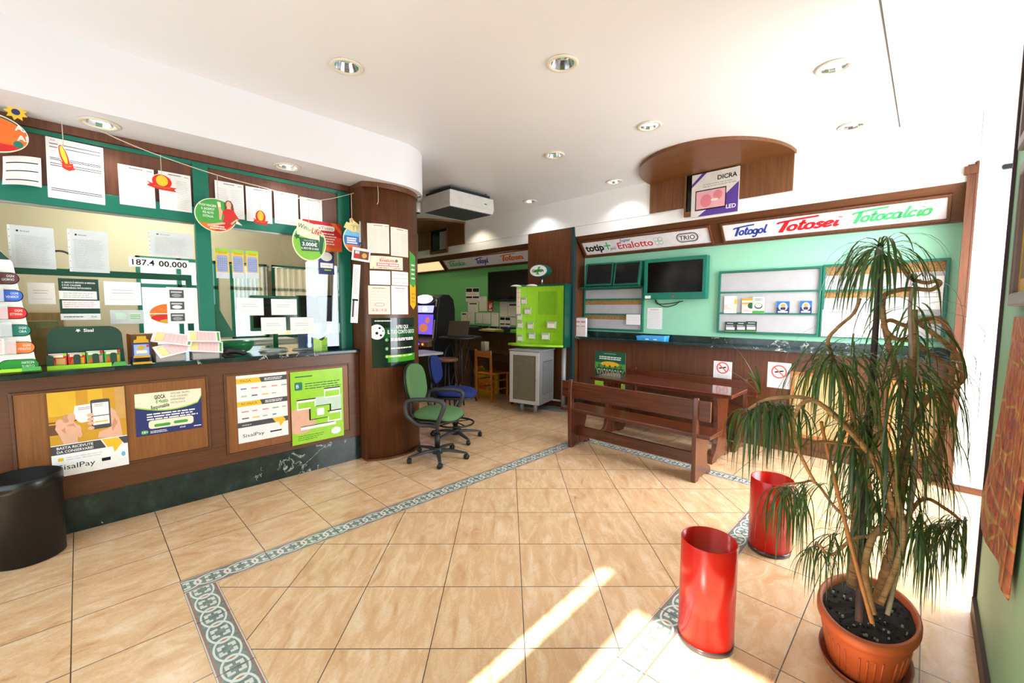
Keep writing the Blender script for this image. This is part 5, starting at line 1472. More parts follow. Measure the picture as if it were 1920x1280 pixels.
def b_win(t, w, h):
    m_ = MB(); m_.prism(ell(w * .5, h * .46, 44, (0, -h * .04)), 0, .004, INK['cream']); m_.shape(ell(w * .47, h * .43, 44, (0, -h * .04)), C('print apple green', 128, 196, 60), .0044)
    m_.prism([(-w * .36, h * .12), (w * .28, h * .0), (w * .4, h * .16), (w * .14, h * .42), (-w * .36, h * .5)], .0042, .007, INK['cream'])
    m_.shape([(w * .3, h * .16), (w * .44, h * .1), (w * .36, -h * .3), (w * .3, -h * .3)][::-1], INK['green'], .0074)
    m_.shape([(-w * .36 + (.1 if i % 2 else .05) * w * cos(pi * i / 5), h * .08 + (.1 if i % 2 else .05) * w * sin(pi * i / 5)) for i in range(10)], INK['green'], .0076)
    m_.shape([(-w * .3, h * .06), (w * .27, h * .04), (w * .3, -h * .24), (-w * .24, -h * .26)][::-1], INK['green'], .0076); m_.build('card', t)
    m_ = MB(); m_.text('Win', -w * .34, h * .3, h * .12, INK['darkgreen'], w=.008, rot=-.22, fit=w * .26); m_.text('for', -w * .07, h * .24, h * .09, INK['midgreen'], w=.008, rot=-.22, fit=w * .12); m_.text('Life!', w * .06, h * .2, h * .13, INK['red'], w=.0082, rot=-.22, fit=w * .28, bold=.02)
    m_.text('VINCI FINO A', 0, -h * .02, h * .04, INK['mint'], w=.008, align='c', fit=w * .36); m_.text('3.000\u20ac', 0, -h * .13, h * .085, INK['white'], w=.008, align='c', fit=w * .44, bold=.03); m_.text('AL MESE PER 20 ANNI', 0, -h * .215, h * .05, INK['white'], w=.008, align='c', fit=w * .52, bold=.01); m_.build('lettering', t)
hang('drop_shaped_sign', (1.474, 2.097, 0.291, 0.36), 'green drop-shaped card sign with a 3.000 euro prize', 'hanging sign', b_win, string_to=(1.462, 2.455)[1])
bx = (1.635, 2.171, 0.36, 0.265)
m_ = MB(); m_.prism(rrect(bx[2], bx[3], .02, 4), 0, .003, INK['red'])
w_, h_ = bx[2], bx[3]
m_.rect(-w_ / 2, w_ / 2, -h_ * .49, -h_ * .36, INK['orange'], .0034); m_.rect(-w_ * .2, w_ * .5, -h_ * .36, 0, C('print coral', 240, 84, 60), .0034); m_.shape([(w_ * .2, h_ * .5), (w_ * .34, h_ * .5), (w_ * .5, h_ * .24), (w_ * .5, h_ * .1)][::-1], INK['orange'], .0036); m_.shape(rrect(w_ * .56, h_ * .18, h_ * .08, 4, (w_ * .04, h_ * .29)), INK['white'], .0036); m_.text('eTutto', -w_ * .1, h_ * .24, h_ * .1, INK['red'], w=.004, fit=w_ * .38); m_.lines(-w_ * .05, w_ * .4, h_ * .14, -h_ * .3, 5, INK['white'], h_ * .04, .004, .3)
tag(m_.build('prize_card', mtx=on_front(bx[0], bx[1], 4.096)), 'red and orange card behind the drop-shaped prize sign', 'card')
def b_isle(t, w, h):
    m_ = MB(); m_.prism(ell(w * .5, h * .36, 40, (0, -h * .12)), 0, .004, INK['cream']); m_.shape(ell(w * .46, h * .33, 40, (0, -h * .12)), INK['blue'], .0044); m_.shape([p for p in ell(w * .46, h * .33, 40, (0, -h * .12)) if p[1] > -h * .02], INK['sky'], .0046); m_.shape([p for p in ell(w * .46, h * .33, 40, (0, -h * .12)) if p[1] < -h * .26], INK['orange'], .0046)
    m_.prism([(w * .02, -h * .42), (w * .2, -h * .36), (w * .1, -h * .52)], 0, .004, INK['orange']); m_.build('card', t)
    m_ = MB(); m_.prism([(-w * .45, h * .2), (-w * .3, h * .36), (-w * .12, h * .34), (-w * .12, h * .46), (0, h * .5), (w * .1, h * .42), (w * .4, h * .32), (w * .42, h * .14), (0, h * .1)][::-1], .0005, .005, C('print sand', 226, 206, 140)); m_.shape(ell(w * .08, h * .07, 16, (-w * .02, h * .42)), INK['tan'], .0054)
    for u in (.08, .26):
        m_.rect(w * u - .002, w * u + .002, h * .14, h * .28, INK['brown'], .0054)
        for a in range(6): m_.shape([(w * u, h * .28), (w * u + w * .14 * cos(a * 1.05), h * .28 + h * .07 * sin(a * 1.05) + .004), (w * u + w * .14 * cos(a * 1.05), h * .28 + h * .07 * sin(a * 1.05) - .004)], INK['midgreen'], .0056)
    m_.build('island_cutout', t)
    m_ = MB(); m_.lines(-w * .3, w * .3, -h * .06, -h * .24, 3, INK['white'], h * .04, .0052, .2); m_.build('lettering', t)
hang('island_sign', (1.831, 2.18, 0.178, 0.327), 'blue round sign with palm trees in front of the green post', 'hanging sign', b_isle, y=3.9, string_to=(1.839, 2.563)[1])
bx = (1.881, 1.999, 0.155, 0.119)
def d_ph(m_, w, h): m_.rect(-w * .4, w * .42, -h * .34, h * .3, INK['brown']); m_.rect(-w * .38, -w * .08, -h * .3, 0, INK['red'], .0018); m_.rect(-w * .34, -w * .1, h * .04, h * .26, M['ink_pale'], .0018); m_.shape(ell(w * .14, h * .2, 16, (w * .18, -h * .04)), INK['tan'], .0018)
sheet_on(frame((bx[0], 3.83, bx[1]), (1, -.35, 0), spin=-.12), 'photo_card', bx[2] * 1.05, bx[3], 'small white card with a red and brown photo beside the column', d_ph, cat='card')
bx = (1.947, 2.217, 0.081, 0.205)
def d_lil(m_, w, h): m_.lines(-w * .3, w * .3, h * .3, -h * .3, 7, INK['sky'], h * .02, .0016, .3); m_.rect(-w / 2, w / 2, -h / 2, -h * .46, INK['blue'], .0016); m_.shape([(-w / 2, h / 2), (w / 2, h * .3), (w / 2, h / 2)][::-1], INK['purple'], .0016)
sheet_on(frame((bx[0], 3.885, bx[1]), (1, -.2, 0), spin=-.03), 'price_card', .1, bx[3], 'white leaflet with purple corner tucked behind the palm tree sign', d_lil, cat='leaflet')

# ================================================================ ON THE COUNTER AND INSIDE THE BOOTH
# leaflet tower at the near end
tx0, tz0 = (-0.191, 1.125)
tower = thing('leaflet_tower', 'tall white card leaflet tower with coloured tags at the near end of the counter', 'leaflet stand', mtx=frame((tx0, 3.845, CT + .006), (1, 0, 0), (0, .2, 1)))
TH = ((-0.232, 1.884)[1] - CT) * 1.02
TW = 0.5
m_ = MB()
m_.prism([(-TW - .35, 0), (0, 0), (-.075, TH * .84), (-.12, TH * .93), (-.2, TH * .99), (-.3, TH), (-TW - .35, TH)], -.02, 0, C('tower white card', 232, 232, 228)); m_.build('back_card', tower)
m_ = MB(); m_.prism([(-TW, TH * .86), (-.085, TH * .86), (-.13, TH * .94), (-.2, TH * .985), (-.3, TH * .997), (-TW, TH * .997)], .0005, .003, INK['darkgreen']); m_.text('OGNI ESTRAZIONE' if False else 'ESTRAZIONE', -.14, TH * .81, TH * .032, INK['darkgreen'], w=.002, align='r', bold=.02); m_.build('header', tower)
m_ = MB(); m_.box(-TW, .012, 0, .018, 0, .075, C('poster lime', 152, 212, 46, .25)); m_.box(-.06, .014, .0, .024, -.02, .076, INK['midgreen']); m_.build('tray_foot', tower)
rows = [((92, 52, 54), ('OGNI', 'GIORNO'), 'brown'), ((52, 100, 200), ('OGNI', 'VENERD\u00cc'), 'blue'), ((218, 34, 34), ('OGNI', 'CHILOMETRO') if False else ('OGNI', 'SETTIMANA'), 'red'), ((22, 122, 104), ('OGNI', 'ORA'), 'teal'), ((236, 124, 50), ('OGNI', 'MINUTO'), 'orange'), ((26, 140, 40), ('PARTECIPA', 'SUBITO'), 'green')]
for i, (rgb, tx, nm) in enumerate(rows):
    v = TH * (.715 - .132 * i)
    u = -.075 * v / (TH * .84) 
    e = u + .012
    m_ = MB(); hh = TH * .09
    o_ = rrect(.16, hh, hh * .48, 6, (e - .08, v)); m_.prism(o_, .001, .006, INK['black']); m_.shape(rrect(.152, hh * .9, hh * .43, 6, (e - .08, v)), C('tag ' + nm, *rgb), .0064)
    for j, s in enumerate(tx): m_.text(s, e - .02, v + hh * (.1 - .3 * j), hh * .2, INK['white'], w=.0068, align='r', fit=.05 if len(s) > 4 else .03)
    m_.build('tag', tower)
    if i < 5:
        m_ = MB(); m_.box(-TW, e - .075, v - hh * .55, v + hh * .62, .002, .03, film('clear leaflet pocket', (236, 238, 240), .55, .15)); pk = m_.build('pocket', tower)
        m_ = MB(); m_.box(-TW, e - .12, v - hh * .5, v + hh * .75, .004, .022, M['paper']); m_.rect(-TW, e - .13, v - hh * .4, v + hh * .7, C('leaflet ' + nm, *[min(255, int(q * .8 + 60)) for q in rgb]), .0225); m_.rect(-TW, e - .17, v + hh * .45, v + hh * .7, INK['cream'] if i % 2 else INK['red'], .023); m_.build('leaflet', tower)
# dark green leaflet holder
bx = (0.025, 1.23, 0.367, 0.272)
hold = thing('leaflet_holder', 'dark green round-shouldered leaflet holder with four pockets on the counter', 'leaflet stand', mtx=frame((bx[0], 3.955, CT), (1, 0.03, 0)))
W_, H_ = bx[2], bx[3] 
m_ = MB(); m_.prism([(-W_ / 2, 0), (W_ / 2, 0)] + [(W_ / 2 - .008 - .07 + .07 * cos(radians(a)), H_ - .07 + .07 * sin(radians(a))) for a in range(0, 91, 10)] + [(-W_ / 2 + .078 + .07 * cos(radians(a)) - .0, H_ - .07 + .07 * sin(radians(a))) for a in range(90, 181, 10)], -.012, 0, INK['darkgreen']); m_.build('back_panel', hold)
m_ = MB(); m_.text('Sisal', -.01, H_ - .036, .02, INK['white'], w=.0015, bold=.02); m_.shape([(-.035 + (.013 if i % 2 else .006) * cos(pi * i / 5 + .3), H_ - .026 + (.013 if i % 2 else .006) * sin(pi * i / 5 + .3)) for i in range(10)], INK['white'], .0015); m_.build('lettering', hold)
m_ = MB(); m_.box(-W_ / 2, W_ / 2, 0, .03, .045, .05, INK['darkgreen']); m_.box(-W_ / 2, W_ / 2, 0, .006, 0, .045, INK['darkgreen']); m_.rect(-W_ / 2, W_ * .3, .001, .029, C('poster lime', 152, 212, 46, .25), .0505); m_.shape([(W_ * .3, .001), (W_ * .5, .001), (W_ * .5, .029), (W_ * .34, .029)], INK['midgreen'], .0505); m_.build('tray', hold)
for u in (-.5, -.235, .0, .235):
    m_ = MB(); u_ = u * W_ + (.02 if u > -.5 else .0); m_.prism(rrect(.032, .075, .012, 4, (u_ + .016, .056)), .046, .05, INK['darkgreen']); m_.build('divider', hold)
lf = (('red', 'lime', 'tan'), ('red', 'lime', 'yellow'), ('midgreen', 'red', 'pink'), ('midgreen', 'red', 'yellow'))
lfl = ('red and orange leaflet in the first pocket of the dark green holder', 'red and yellow leaflet in the second pocket of the dark green holder', 'green and pink leaflet in the third pocket of the dark green holder', 'green leaflet with a red corner in the last pocket of the dark green holder')
for i, (a, b, c) in enumerate(lf):
    w, h = W_ * .215, .082
    m_ = MB(); m_.sheet(w, h, M['paper'], .006); k = .0064
    m_.rect(-w / 2, w / 2, -h / 2, h * .44, INK[a], k); m_.rect(-w * .4, w * .3, h * .2, h * .4, INK['cream'], k + .0003); m_.rect(-w * .1, w * .42, -h * .5, h * .12, INK[c], k + .0003); m_.rect(w * .3, w / 2, h * .3, h * .5, INK[b], k + .0005); m_.shape([(-w * .45, -h * .5), (-w * .05, -h * .5), (-w * .25, h * .1)], INK['orange'], k + .0005)
    tag(m_.build('leaflet', mtx=hold.matrix_world @ Matrix.Translation(((-.5 + .16 + .23 * i) * W_ - .01, .062 + .006 * (i > 1), .025))), lfl[i], 'leaflet', 'leaflets in the dark green holder')
# gold and blue card dispenser
bx = (0.297, 1.2, 0.102, 0.196)
disp = thing('card_dispenser', 'blue and gold card dispenser with a stepped gold top on the counter', 'card dispenser', mtx=frame((bx[0], 3.96, CT), (1, .03, 0)))
W_, H_ = bx[2], bx[3]
m_ = MB(); m_.prism([(-.05, 0), (0, 0), (0, H_ * .75), (-.02, H_ * .75)], -W_ / 2, W_ / 2, INK['navy']); m_.v = [Vector((p.z, p.y, p.x)) for p in m_.v]; m_.build('body', disp)
m_ = MB(); m_.prism([(-.06, .002), (.075, .002), (.03, H_ * .95), (-.02, H_ * .95)], -.07, -.052, M['charcoal']); m_.build('rear_card', disp)
m_ = MB(); m_.prism([(-W_ * .4, H_ * .76), (W_ * .4, H_ * .76), (W_ * .38, H_ * .87), (W_ * .28, H_ * .88), (W_ * .26, H_), (-W_ * .2, H_), (-W_ * .24, H_ * .88), (-W_ * .38, H_ * .86)], -.008, .004, INK['gold']); m_.build('crest', disp)
m_ = MB(); m_.rect(-W_ * .4, W_ * .4, H_ * .28, H_ * .7, C('print pale blue', 150, 176, 226), .0015); m_.shape(ell(W_ * .18, H_ * .08, 16, (-W_ * .02, H_ * .58)), INK['gold'], .002); m_.rect(-W_ * .28, W_ * .28, H_ * .38, H_ * .48, INK['cream'], .002); m_.rect(W_ * .26, W_ * .4, H_ * .6, H_ * .68, INK['red'], .002); m_.rect(-W_ * .44, W_ * .44, H_ * .22, H_ * .3, INK['gold'], .0024); m_.rect(-W_ * .4, W_ * .4, H_ * .08, H_ * .22, INK['black'], .002); m_.build('print', disp)
m_ = MB(); m_.box(-W_ * .5, W_ * .5, 0, H_ * .07, -.02, .02, INK['gold']); m_.build('base', disp)
# slip trays with loose coupons
cp = []
def d_coupon(m_, w, h):
    k = .0022
    m_.rect(-w * .42, w * .36, -h * .4, h * .4, C('coupon pink', 244, 206, 206), k); m_.rect(-w * .42, -w * .22, -h * .34, h * .34, C('coupon yellow', 244, 226, 150), k + .0003)
    for i in range(5): m_.rect(-w * .2 + w * .11 * i, -w * .197 + w * .11 * i, -h * .36, h * .36, INK['red'], k + .0003)
    m_.rect(w * .4, w * .46, -h * .4, h * .4, INK['midgreen'], k)
for i, (px, lb) in enumerate((((0.459, 1.157), 'grey slip tray between the gold card dispenser and its twin tray'), ((0.676, 1.154), 'grey slip tray beside the black card scanner'))):
    m_ = MB(); w_ = .17
    m_.hexa([(-w_ / 2, -.055, 0), (w_ / 2, -.055, 0), (w_ / 2, .055, 0), (-w_ / 2, .055, 0), (-w_ / 2, -.055, .05), (w_ / 2, -.055, .05), (w_ / 2, .055, .11), (-w_ / 2, .055, .11)], pm('grey card tray', (178, 174, 170), .6))
    o_ = m_.build('slip_tray', mtx=Matrix.Translation((px[0], 4.035, CT)), bevel=.003); tag(o_, lb, 'tray', 'grey slip trays')
cps = (((0.481, 1.257), .26, -.28, 0.012, 'pink coupon slip tilted down to the post, behind on the first slip tray'), ((0.481, 1.184), .245, .30, 0.0, 'pink coupon slip tilted up to the post, in front on the first slip tray'), ((0.674, 1.264), .23, -.1, .012, 'pink and yellow coupon slip lying behind on the second slip tray'), ((0.673, 1.188), .24, -.16, 0.0, 'pink and yellow coupon slip in front on the second slip tray'))
for i, (px, w, sp0, dy, lb) in enumerate(cps):
    m_ = MB(); h = .12; m_.sheet(w * .92, h, M['paper'], .002); d_coupon(m_, w * .92, h)
    tag(m_.build('coupon_slip', mtx=frame((px[0], 3.975 + (.05 if dy else 0), px[1] + .01), (1, 0, 0), (0, .75, .66), sp0)), lb, 'coupon', 'loose coupon slips on the slip trays')
# black hand scanner
px = (0.866, 1.14)
sc_ = thing('hand_scanner', 'black curved hand scanner lying on the counter under the green post', 'scanner', (px[0], 4.0, CT))
m_ = MB(); m_.tube(catmull([(-.07, 0, .034), (-.045, 0, .05), (0, 0, .05), (.05, 0, .034), (.078, 0, .02)], 5), [.014, .02, .024, .026, .026, .025, .024, .023, .022, .021, .02, .02, .02, .02, .02, .02, .02, .02, .019, .016, .01][:21], M['black'], 12); m_.build('body', sc_)
m_ = MB(); m_.tube(catmull([(-.07, 0, .034), (-.08, 0, .02), (-.06, 0, .006), (.0, 0, .006)], 4), .008, M['black'], 8); m_.build('foot', sc_)
m_ = MB(); m_.box(.03, .07, -.014, .014, .046, .05, INK['tan']); m_.build('keypad', sc_)
# green bowl, easel, pen cup
px = (0.987, 4.545)
m_ = MB(); bwl = C('green bowl plastic', 22, 148, 92, .3)
m_.lathe([(.06, 0), (.095, .015), (.125, .06), (.132, .1), (.128, .1), (.12, .06), (.09, .02), (.004, .014)], bwl, 36, c=(0, 0, 0)); 
tag(m_.build('bowl', mtx=Matrix.Translation((.985, 4.42, CT))), 'round green plastic bowl behind the glass by the green post', 'bowl')
m_ = MB(); m_.prism([(0, 0), (.15, 0), (.135, .02), (.02, .27), (0, .27)], 0, .05, M['teal']); 
tag(m_.build('green_bracket', mtx=frame((.766, 4.19, CT + .155), (1, 0, 0))), 'triangular green bracket standing against the back of the booth post', 'bracket')
# raised terminals behind the glass
def booth_monitor(x, y, z, w, h, label, mat, rz=0.0, name='terminal_monitor', screen=None):
    t = thing(name, label, 'monitor', mtx=frame((x, y, CT), (cos(rz), sin(rz), 0)))
    z -= CT
    m_ = MB(); m_.box(-w / 2, w / 2, z - h / 2, z + h / 2, -.05, 0, mat); m_.build('housing', t, bevel=.006)
    m_ = MB(); m_.box(-w / 2 + .02, w / 2 - .02, z - h / 2 + .03, z + h / 2 - .02, 0, .003, screen or M['screen']); m_.build('screen', t)
    m_ = MB(); m_.tube([(0, 0.012, -.03), (0, z - h / 2 + .02, -.03)], .022, mat, 14); m_.lathe([(.09, 0), (.09, .008), (.03, .016)], mat, 20, c=(0, 0, 0)); m_.v[-60:] = [Vector((p.x, p.z, -p.y - .03)) for p in m_.v[-60:]]; m_.build('stand', t)
    return t
bq = (1.33, 1.447, 0.431, 0.268)
booth_monitor(bq[0], 4.5, bq[1], bq[2] * .98, bq[3] * 1.25, 'dark green terminal monitor on a green pole behind the white notes', C('terminal green', 20, 120, 78, .4))
bq = (1.707, 1.481, 0.283, 0.267)
booth_monitor(bq[0] - .02, 4.62, bq[1], bq[2] * .82, bq[3] * 1.1, 'black terminal monitor behind the notes nearer the column', M['charcoal'], .2)
bq = (1.956, 1.484, 0.197, 0.313)
booth_monitor(bq[0] - .04, 4.78, bq[1], bq[2] * .9, bq[3], 'grey-blue screen at the column end of the booth counter', M['charcoal'], -.2, screen=C('screen blue grey', 140, 150, 176, .3))
m_ = MB(); m_.box(-.17, .17, 0, .14, -.1, .1, C('blue box card', 36, 66, 170, .5)); m_.rect(-.1, .06, .05, .12, M['ink_grey'], .1015); m_.rect(-.16, -.1, .02, .05, INK['sky'], .1015)
tag(m_.build('blue_box', mtx=frame((1.7, 4.42, CT), (.5, 0, 0))), 'blue cardboard box behind the folded lime leaflet', 'box')
bx = (1.589, 1.196, 0.129, 0.127)
m_ = MB(); w_, h_ = bx[2], bx[3]
for s in (-1, 1):
    q = [(0, 0, .0), (s * w_ / 2, 0, -.03), (s * w_ / 2, h_, -.03), (0, h_ * .72, 0)]
    q2 = [(a, b, c - .0015) for a, b, c in q]
    m_.poly(q if s > 0 else q[::-1], INK['lime'] if s > 0 else C('leaflet pale lime', 176, 214, 110)); m_.poly(q2[::-1] if s > 0 else q2, INK['lime'])
for i in range(4): m_.poly([(.004 + .012 * i, .02 + .02 * (i % 2), .0012 - .0052 * i), (.012 + .012 * i, .02 + .02 * (i % 2), .0005 - .0055 * i), (.012 + .012 * i, .03 + .02 * (i % 2), .0005 - .0055 * i), (.004 + .012 * i, .03 + .02 * (i % 2), .0012 - .0052 * i)], INK['blue'])
tag(m_.build('folded_leaflet', mtx=frame((bx[0], 4.07, CT), (1, 0, 0))), 'folded lime green leaflet standing on the counter by the column', 'leaflet')
# paper piles on the inside ledge
for i, (x, y, n_, lb) in enumerate(((1.25, 4.3, 5, 'low untidy stack of white papers beside the green bowl'), (1.52, 4.28, 3, 'few white papers on the inside counter below the lower notes'))):
    m_ = MB()
    for k in range(n_):
        a = random.uniform(-.5, .5); dx, dy = random.uniform(-.02, .02), random.uniform(-.02, .02)
        c, s = cos(a), sin(a); P4 = [(dx + c * u - s * v, dy + s * u + c * v) for u, v in ((-.1, -.07), (.1, -.07), (.1, .07), (-.1, .07))]
        m_.prism(P4, .004 * k, .004 * k + .0036, M['paper'] if k % 3 else M['paper_warm'])
    tag(m_.build('paper_stack', mtx=Matrix.Translation((x, y, CT + .0005))), lb, 'paper stack', 'paper stacks inside the booth')
def carton(x, y, w, d, h, rgb, label, rz=0.0):
    m_ = MB(); c_ = pm('carton %d %d %d' % rgb, rgb, .75, var=.06)
    m_.box(-w / 2, w / 2, -d / 2, d / 2, .0005, h, c_); m_.box(-w / 2, w / 2, -.012, .012, h, h + .0012, C('parcel tape', 196, 160, 104, .35)); m_.box(-.012, .012, -d / 2 - .0012, -d / 2, h * .6, h, C('parcel tape', 196, 160, 104, .35))
    return tag(m_.build('carton', mtx=Matrix.Translation((x, y, CT)) @ Matrix.Rotation(rz, 4, 'Z')), label, 'box', 'cartons on the inner counter of the booth')
carton(-.22, 4.42, .2, .2, .3, (206, 170, 112), 'tan carton on the inner counter, seen between leaflet tower and leaflet holder', .2)
carton(.06, 4.45, .26, .18, .22, (198, 146, 92), 'orange-brown carton on the inner counter behind the dark green holder', -.1)
carton(.34, 4.44, .16, .16, .19, (214, 160, 104), 'small carton on the inner counter behind the gold card dispenser', .1)
# curtains at the booth windows, filing shelf and clock
def curtain(x0, x1, z0, z1, label):
    m_ = MB(); n_ = 46; cm = film('sheer cream curtain', (246, 240, 230), .62, .8)
    for i in range(n_):
        def P_(k): return x0 + (x1 - x0) * k / n_, BB - .08 - .028 * sin(k * 1.15) - .012 * sin(k * 2.7)
        (a, y0), (b, y1) = P_(i), P_(i + 1)
        m_.face([m_.add([(a, y0, z0), (b, y1, z0), (b, y1, z1), (a, y0, z1)]) + q for q in range(4)], cm, True)
    m_.tube([(x0 - .03, BB - .085, z1 + .005), (x1 + .03, BB - .085, z1 + .005)], .008, M['steel'], 8)
    tag(m_.build('curtain'), label, 'curtain', 'sheer curtains inside the booth')
curtain(1.82, 2.42, 1.5, 2.02, 'sheer curtain over the booth window seen nearest the column')
curtain(1.35, 1.72, 1.45, 2.02, 'sheer curtain over the booth window seen behind the green post')
t = thing('filing_cabinet', 'white low filing cabinet under the booth windows with a row of files', 'cabinet', (1.2, 5.85, 0))
m_ = MB(); m_.box(-.7, .7, -.2, .2, 0, 1.12, M['white']); m_.build('body', t, bevel=.004)
for i in range(3):
    m_ = MB(); m_.box(-.69 + .465 * i, -.24 + .465 * i, -.212, -.2, .06, 1.08, M['white']); d_ = m_.build('door', t, bevel=.003)
    m_ = MB(); m_.box(-.3 + .465 * i, -.285 + .465 * i, -.228, -.213, .62, .78, M['steel']); m_.build('handle', d_)
m_ = MB(); m_.lathe([(.11, 0), (.11, .03), (.09, .034)], M['black'], 36); m_.lathe([(.09, .0345), (.002, .035)], M['cream'], 36, cap0=False)
tag(m_.build('wall_clock', mtx=frame((-.0, BB - .002, 2.0) if False else ((-0.104, 1.948)[0], BB - .003, (-0.104, 1.948)[1]), (1, 0, 0))), 'round black rimmed clock on the cream back wall of the booth', 'clock')
m_ = MB(); m_.box(-1.1, -.1, 5.6, 6.15, 0, 1.45, wood('booth cupboard oak', (150, 104, 58), (184, 136, 84), 'z')); 
tag(m_.build('cupboard', bevel=.006), 'tall oak coloured cupboard against the booth windows', 'cupboard')
# ---- black bin on the floor in front of the counter
t = thing('waste_bin', 'tall round black waste bin on the floor against the booth counter', 'bin', (-.285, 3.79, 0))
bh = (-0.247, 0.498)[1]
m_ = MB(); m_.lathe([(.15, 0), (.158, .004), (.163, bh * .98), (.166, bh * .985), (.166, bh), (.157, bh), (.153, .012), (.002, .012)], M['black'], 48, cap1=False); m_.build('body', t)
m_ = MB(); m_.lathe([(.1652, bh * .88), (.1672, bh * .885), (.1672, bh * .995), (.162, bh * 1.002)], C('bin rim black', 14, 14, 15, .3), 48, cap0=False, cap1=False); m_.build('rim_band', t)
# spotlight under the soffit edge
px = (2.56, 3.872)
t = thing('spotlight', 'small brushed steel cylinder spotlight under the soffit corner', 'spotlight', (2.56, 3.93, SOF))
m_ = MB(); m_.lathe([(.045, -.001), (.045, -.012), (.012, -.014), (.009, -.07)], M['steel'], 20); m_.build('mount', t)
m_ = MB(); m_.lathe([(.02, -.066), (.038, -.075), (.042, -.17), (.036, -.178)], M['grey_metal'], 24, cap1=False); m_.lathe([(.036, -.176), (.028, -.15), (.01, -.148)], M['screen'], 24, cap0=False); m_.build('head', t)

# ================================================================ BENCHES AND TABLE
def place(mb, t):
    return mb
def scallop(top, foot, neck, zt, zf=0.0):
    """half outline (x >= 0) of a sawn pedestal board, from the foot up"""
    return [(foot, zf), (foot, zf + .055), (foot * .93, zf + .075), (foot * .80, zf + .085), (foot * .66, zf + .12), (neck * 1.02, zf + .18), (neck * .86, zf + .26), (neck * .82, zf + .33), (neck * 1.0, zf + .40), (top * .86, zt - .10), (top, zt - .04), (top, zt)]
def pedestal(m_, x0, x1, y, th, zt, neck, mat):
    c, foot = (x0 + x1) / 2, (x1 - x0) / 2
    h = [(a, b) for a, b in scallop(foot * .72, foot, neck, zt)]
    if zt < .5: h = [(a, b * 1.0) for a, b in ((foot, 0), (foot, .05), (foot * .9, .075), (foot * .72, .09), (foot * .60, .14), (foot * .56, .2), (foot * .66, .27), (foot * .84, .33), (foot * .9, zt))]
    out = [(c + a, b) for a, b in h] + [(c - a, b) for a, b in h[::-1]]
    out = [p for p in out]
    # arch cut out under the foot
    arch = [(c - foot * .55, 0), (c - foot * .45, .022), (c + foot * .45, .022), (c + foot * .55, 0)]
    out = arch + out
    m_.prism(out, y - th / 2, y + th / 2, mat, ax='y')
def bench(name_lbl, yc, xb, flip):
    """long seat with a plank back; xb = plane of the back, seat on +x (flip=1) or -x side"""
    t = thing('bench', name_lbl, 'bench', (xb, yc, 0), 0 if flip > 0 else pi, group='long wooden benches')
    L_ = .665
    m_ = MB(); m_.box(-.0, .31, -L_ - .13, L_ + .13, .40, .435, M['bench_y']); m_.build('seat', t, bevel=.006)
    m_ = MB(); m_.box(.012, .04, -L_ - .12, L_ + .12, .55, .725, M['bench_y']); m_.build('backrest', t, bevel=.005)
    for s in (-1, 1):
        m_ = MB()
        o = [(.0, 0), (.06, 0), (.09, .022), (.27, .022), (.30, 0), (.36, 0), (.36, .05), (.33, .075), (.29, .09), (.265, .14), (.26, .2), (.285, .27), (.30, .33), (.30, .40), (.045, .40), (.045, .62), (.03, .745), (.0, .745), (-.012, .6), (-.012, .3)]
        m_.prism([(a, b) for a, b in o], s * L_ - .02, s * L_ + .02, M['bench_z'], ax='y'); m_.build('end_panel', t, bevel=.004)
    m_ = MB(); m_.box(.12, .15, -L_ + .02, L_ - .02, .115, .225, M['bench_y']); m_.build('stretcher', t, bevel=.004)
    return t
bench('long red-brown bench turned away from us, in front of the wooden table', 2.045, 3.665, 1)
bench('long red-brown bench against the panelling, its back rising behind the table', 2.055, 5.12, -1)
t = thing('trestle_table', 'long red-brown wooden table with sawn end boards between the two benches', 'table', (4.485, 2.06, 0))
m_ = MB(); m_.box(-.24, .24, -.79, .79, .662, .70, wood('polished table top', (70, 28, 18), (108, 48, 30), 'y', .12, .8, fine=.7)); m_.build('tabletop', t, bevel=.006)
for s in (-1, 1):
    m_ = MB(); pedestal(m_, -.25, .25, s * .62, .045, .66, .14, M['bench_z']); m_.build('end_board', t, bevel=.004)
m_ = MB(); m_.box(-.02, .02, -.598, .598, .16, .26, M['bench_y']); m_.build('stretcher', t, bevel=.004)

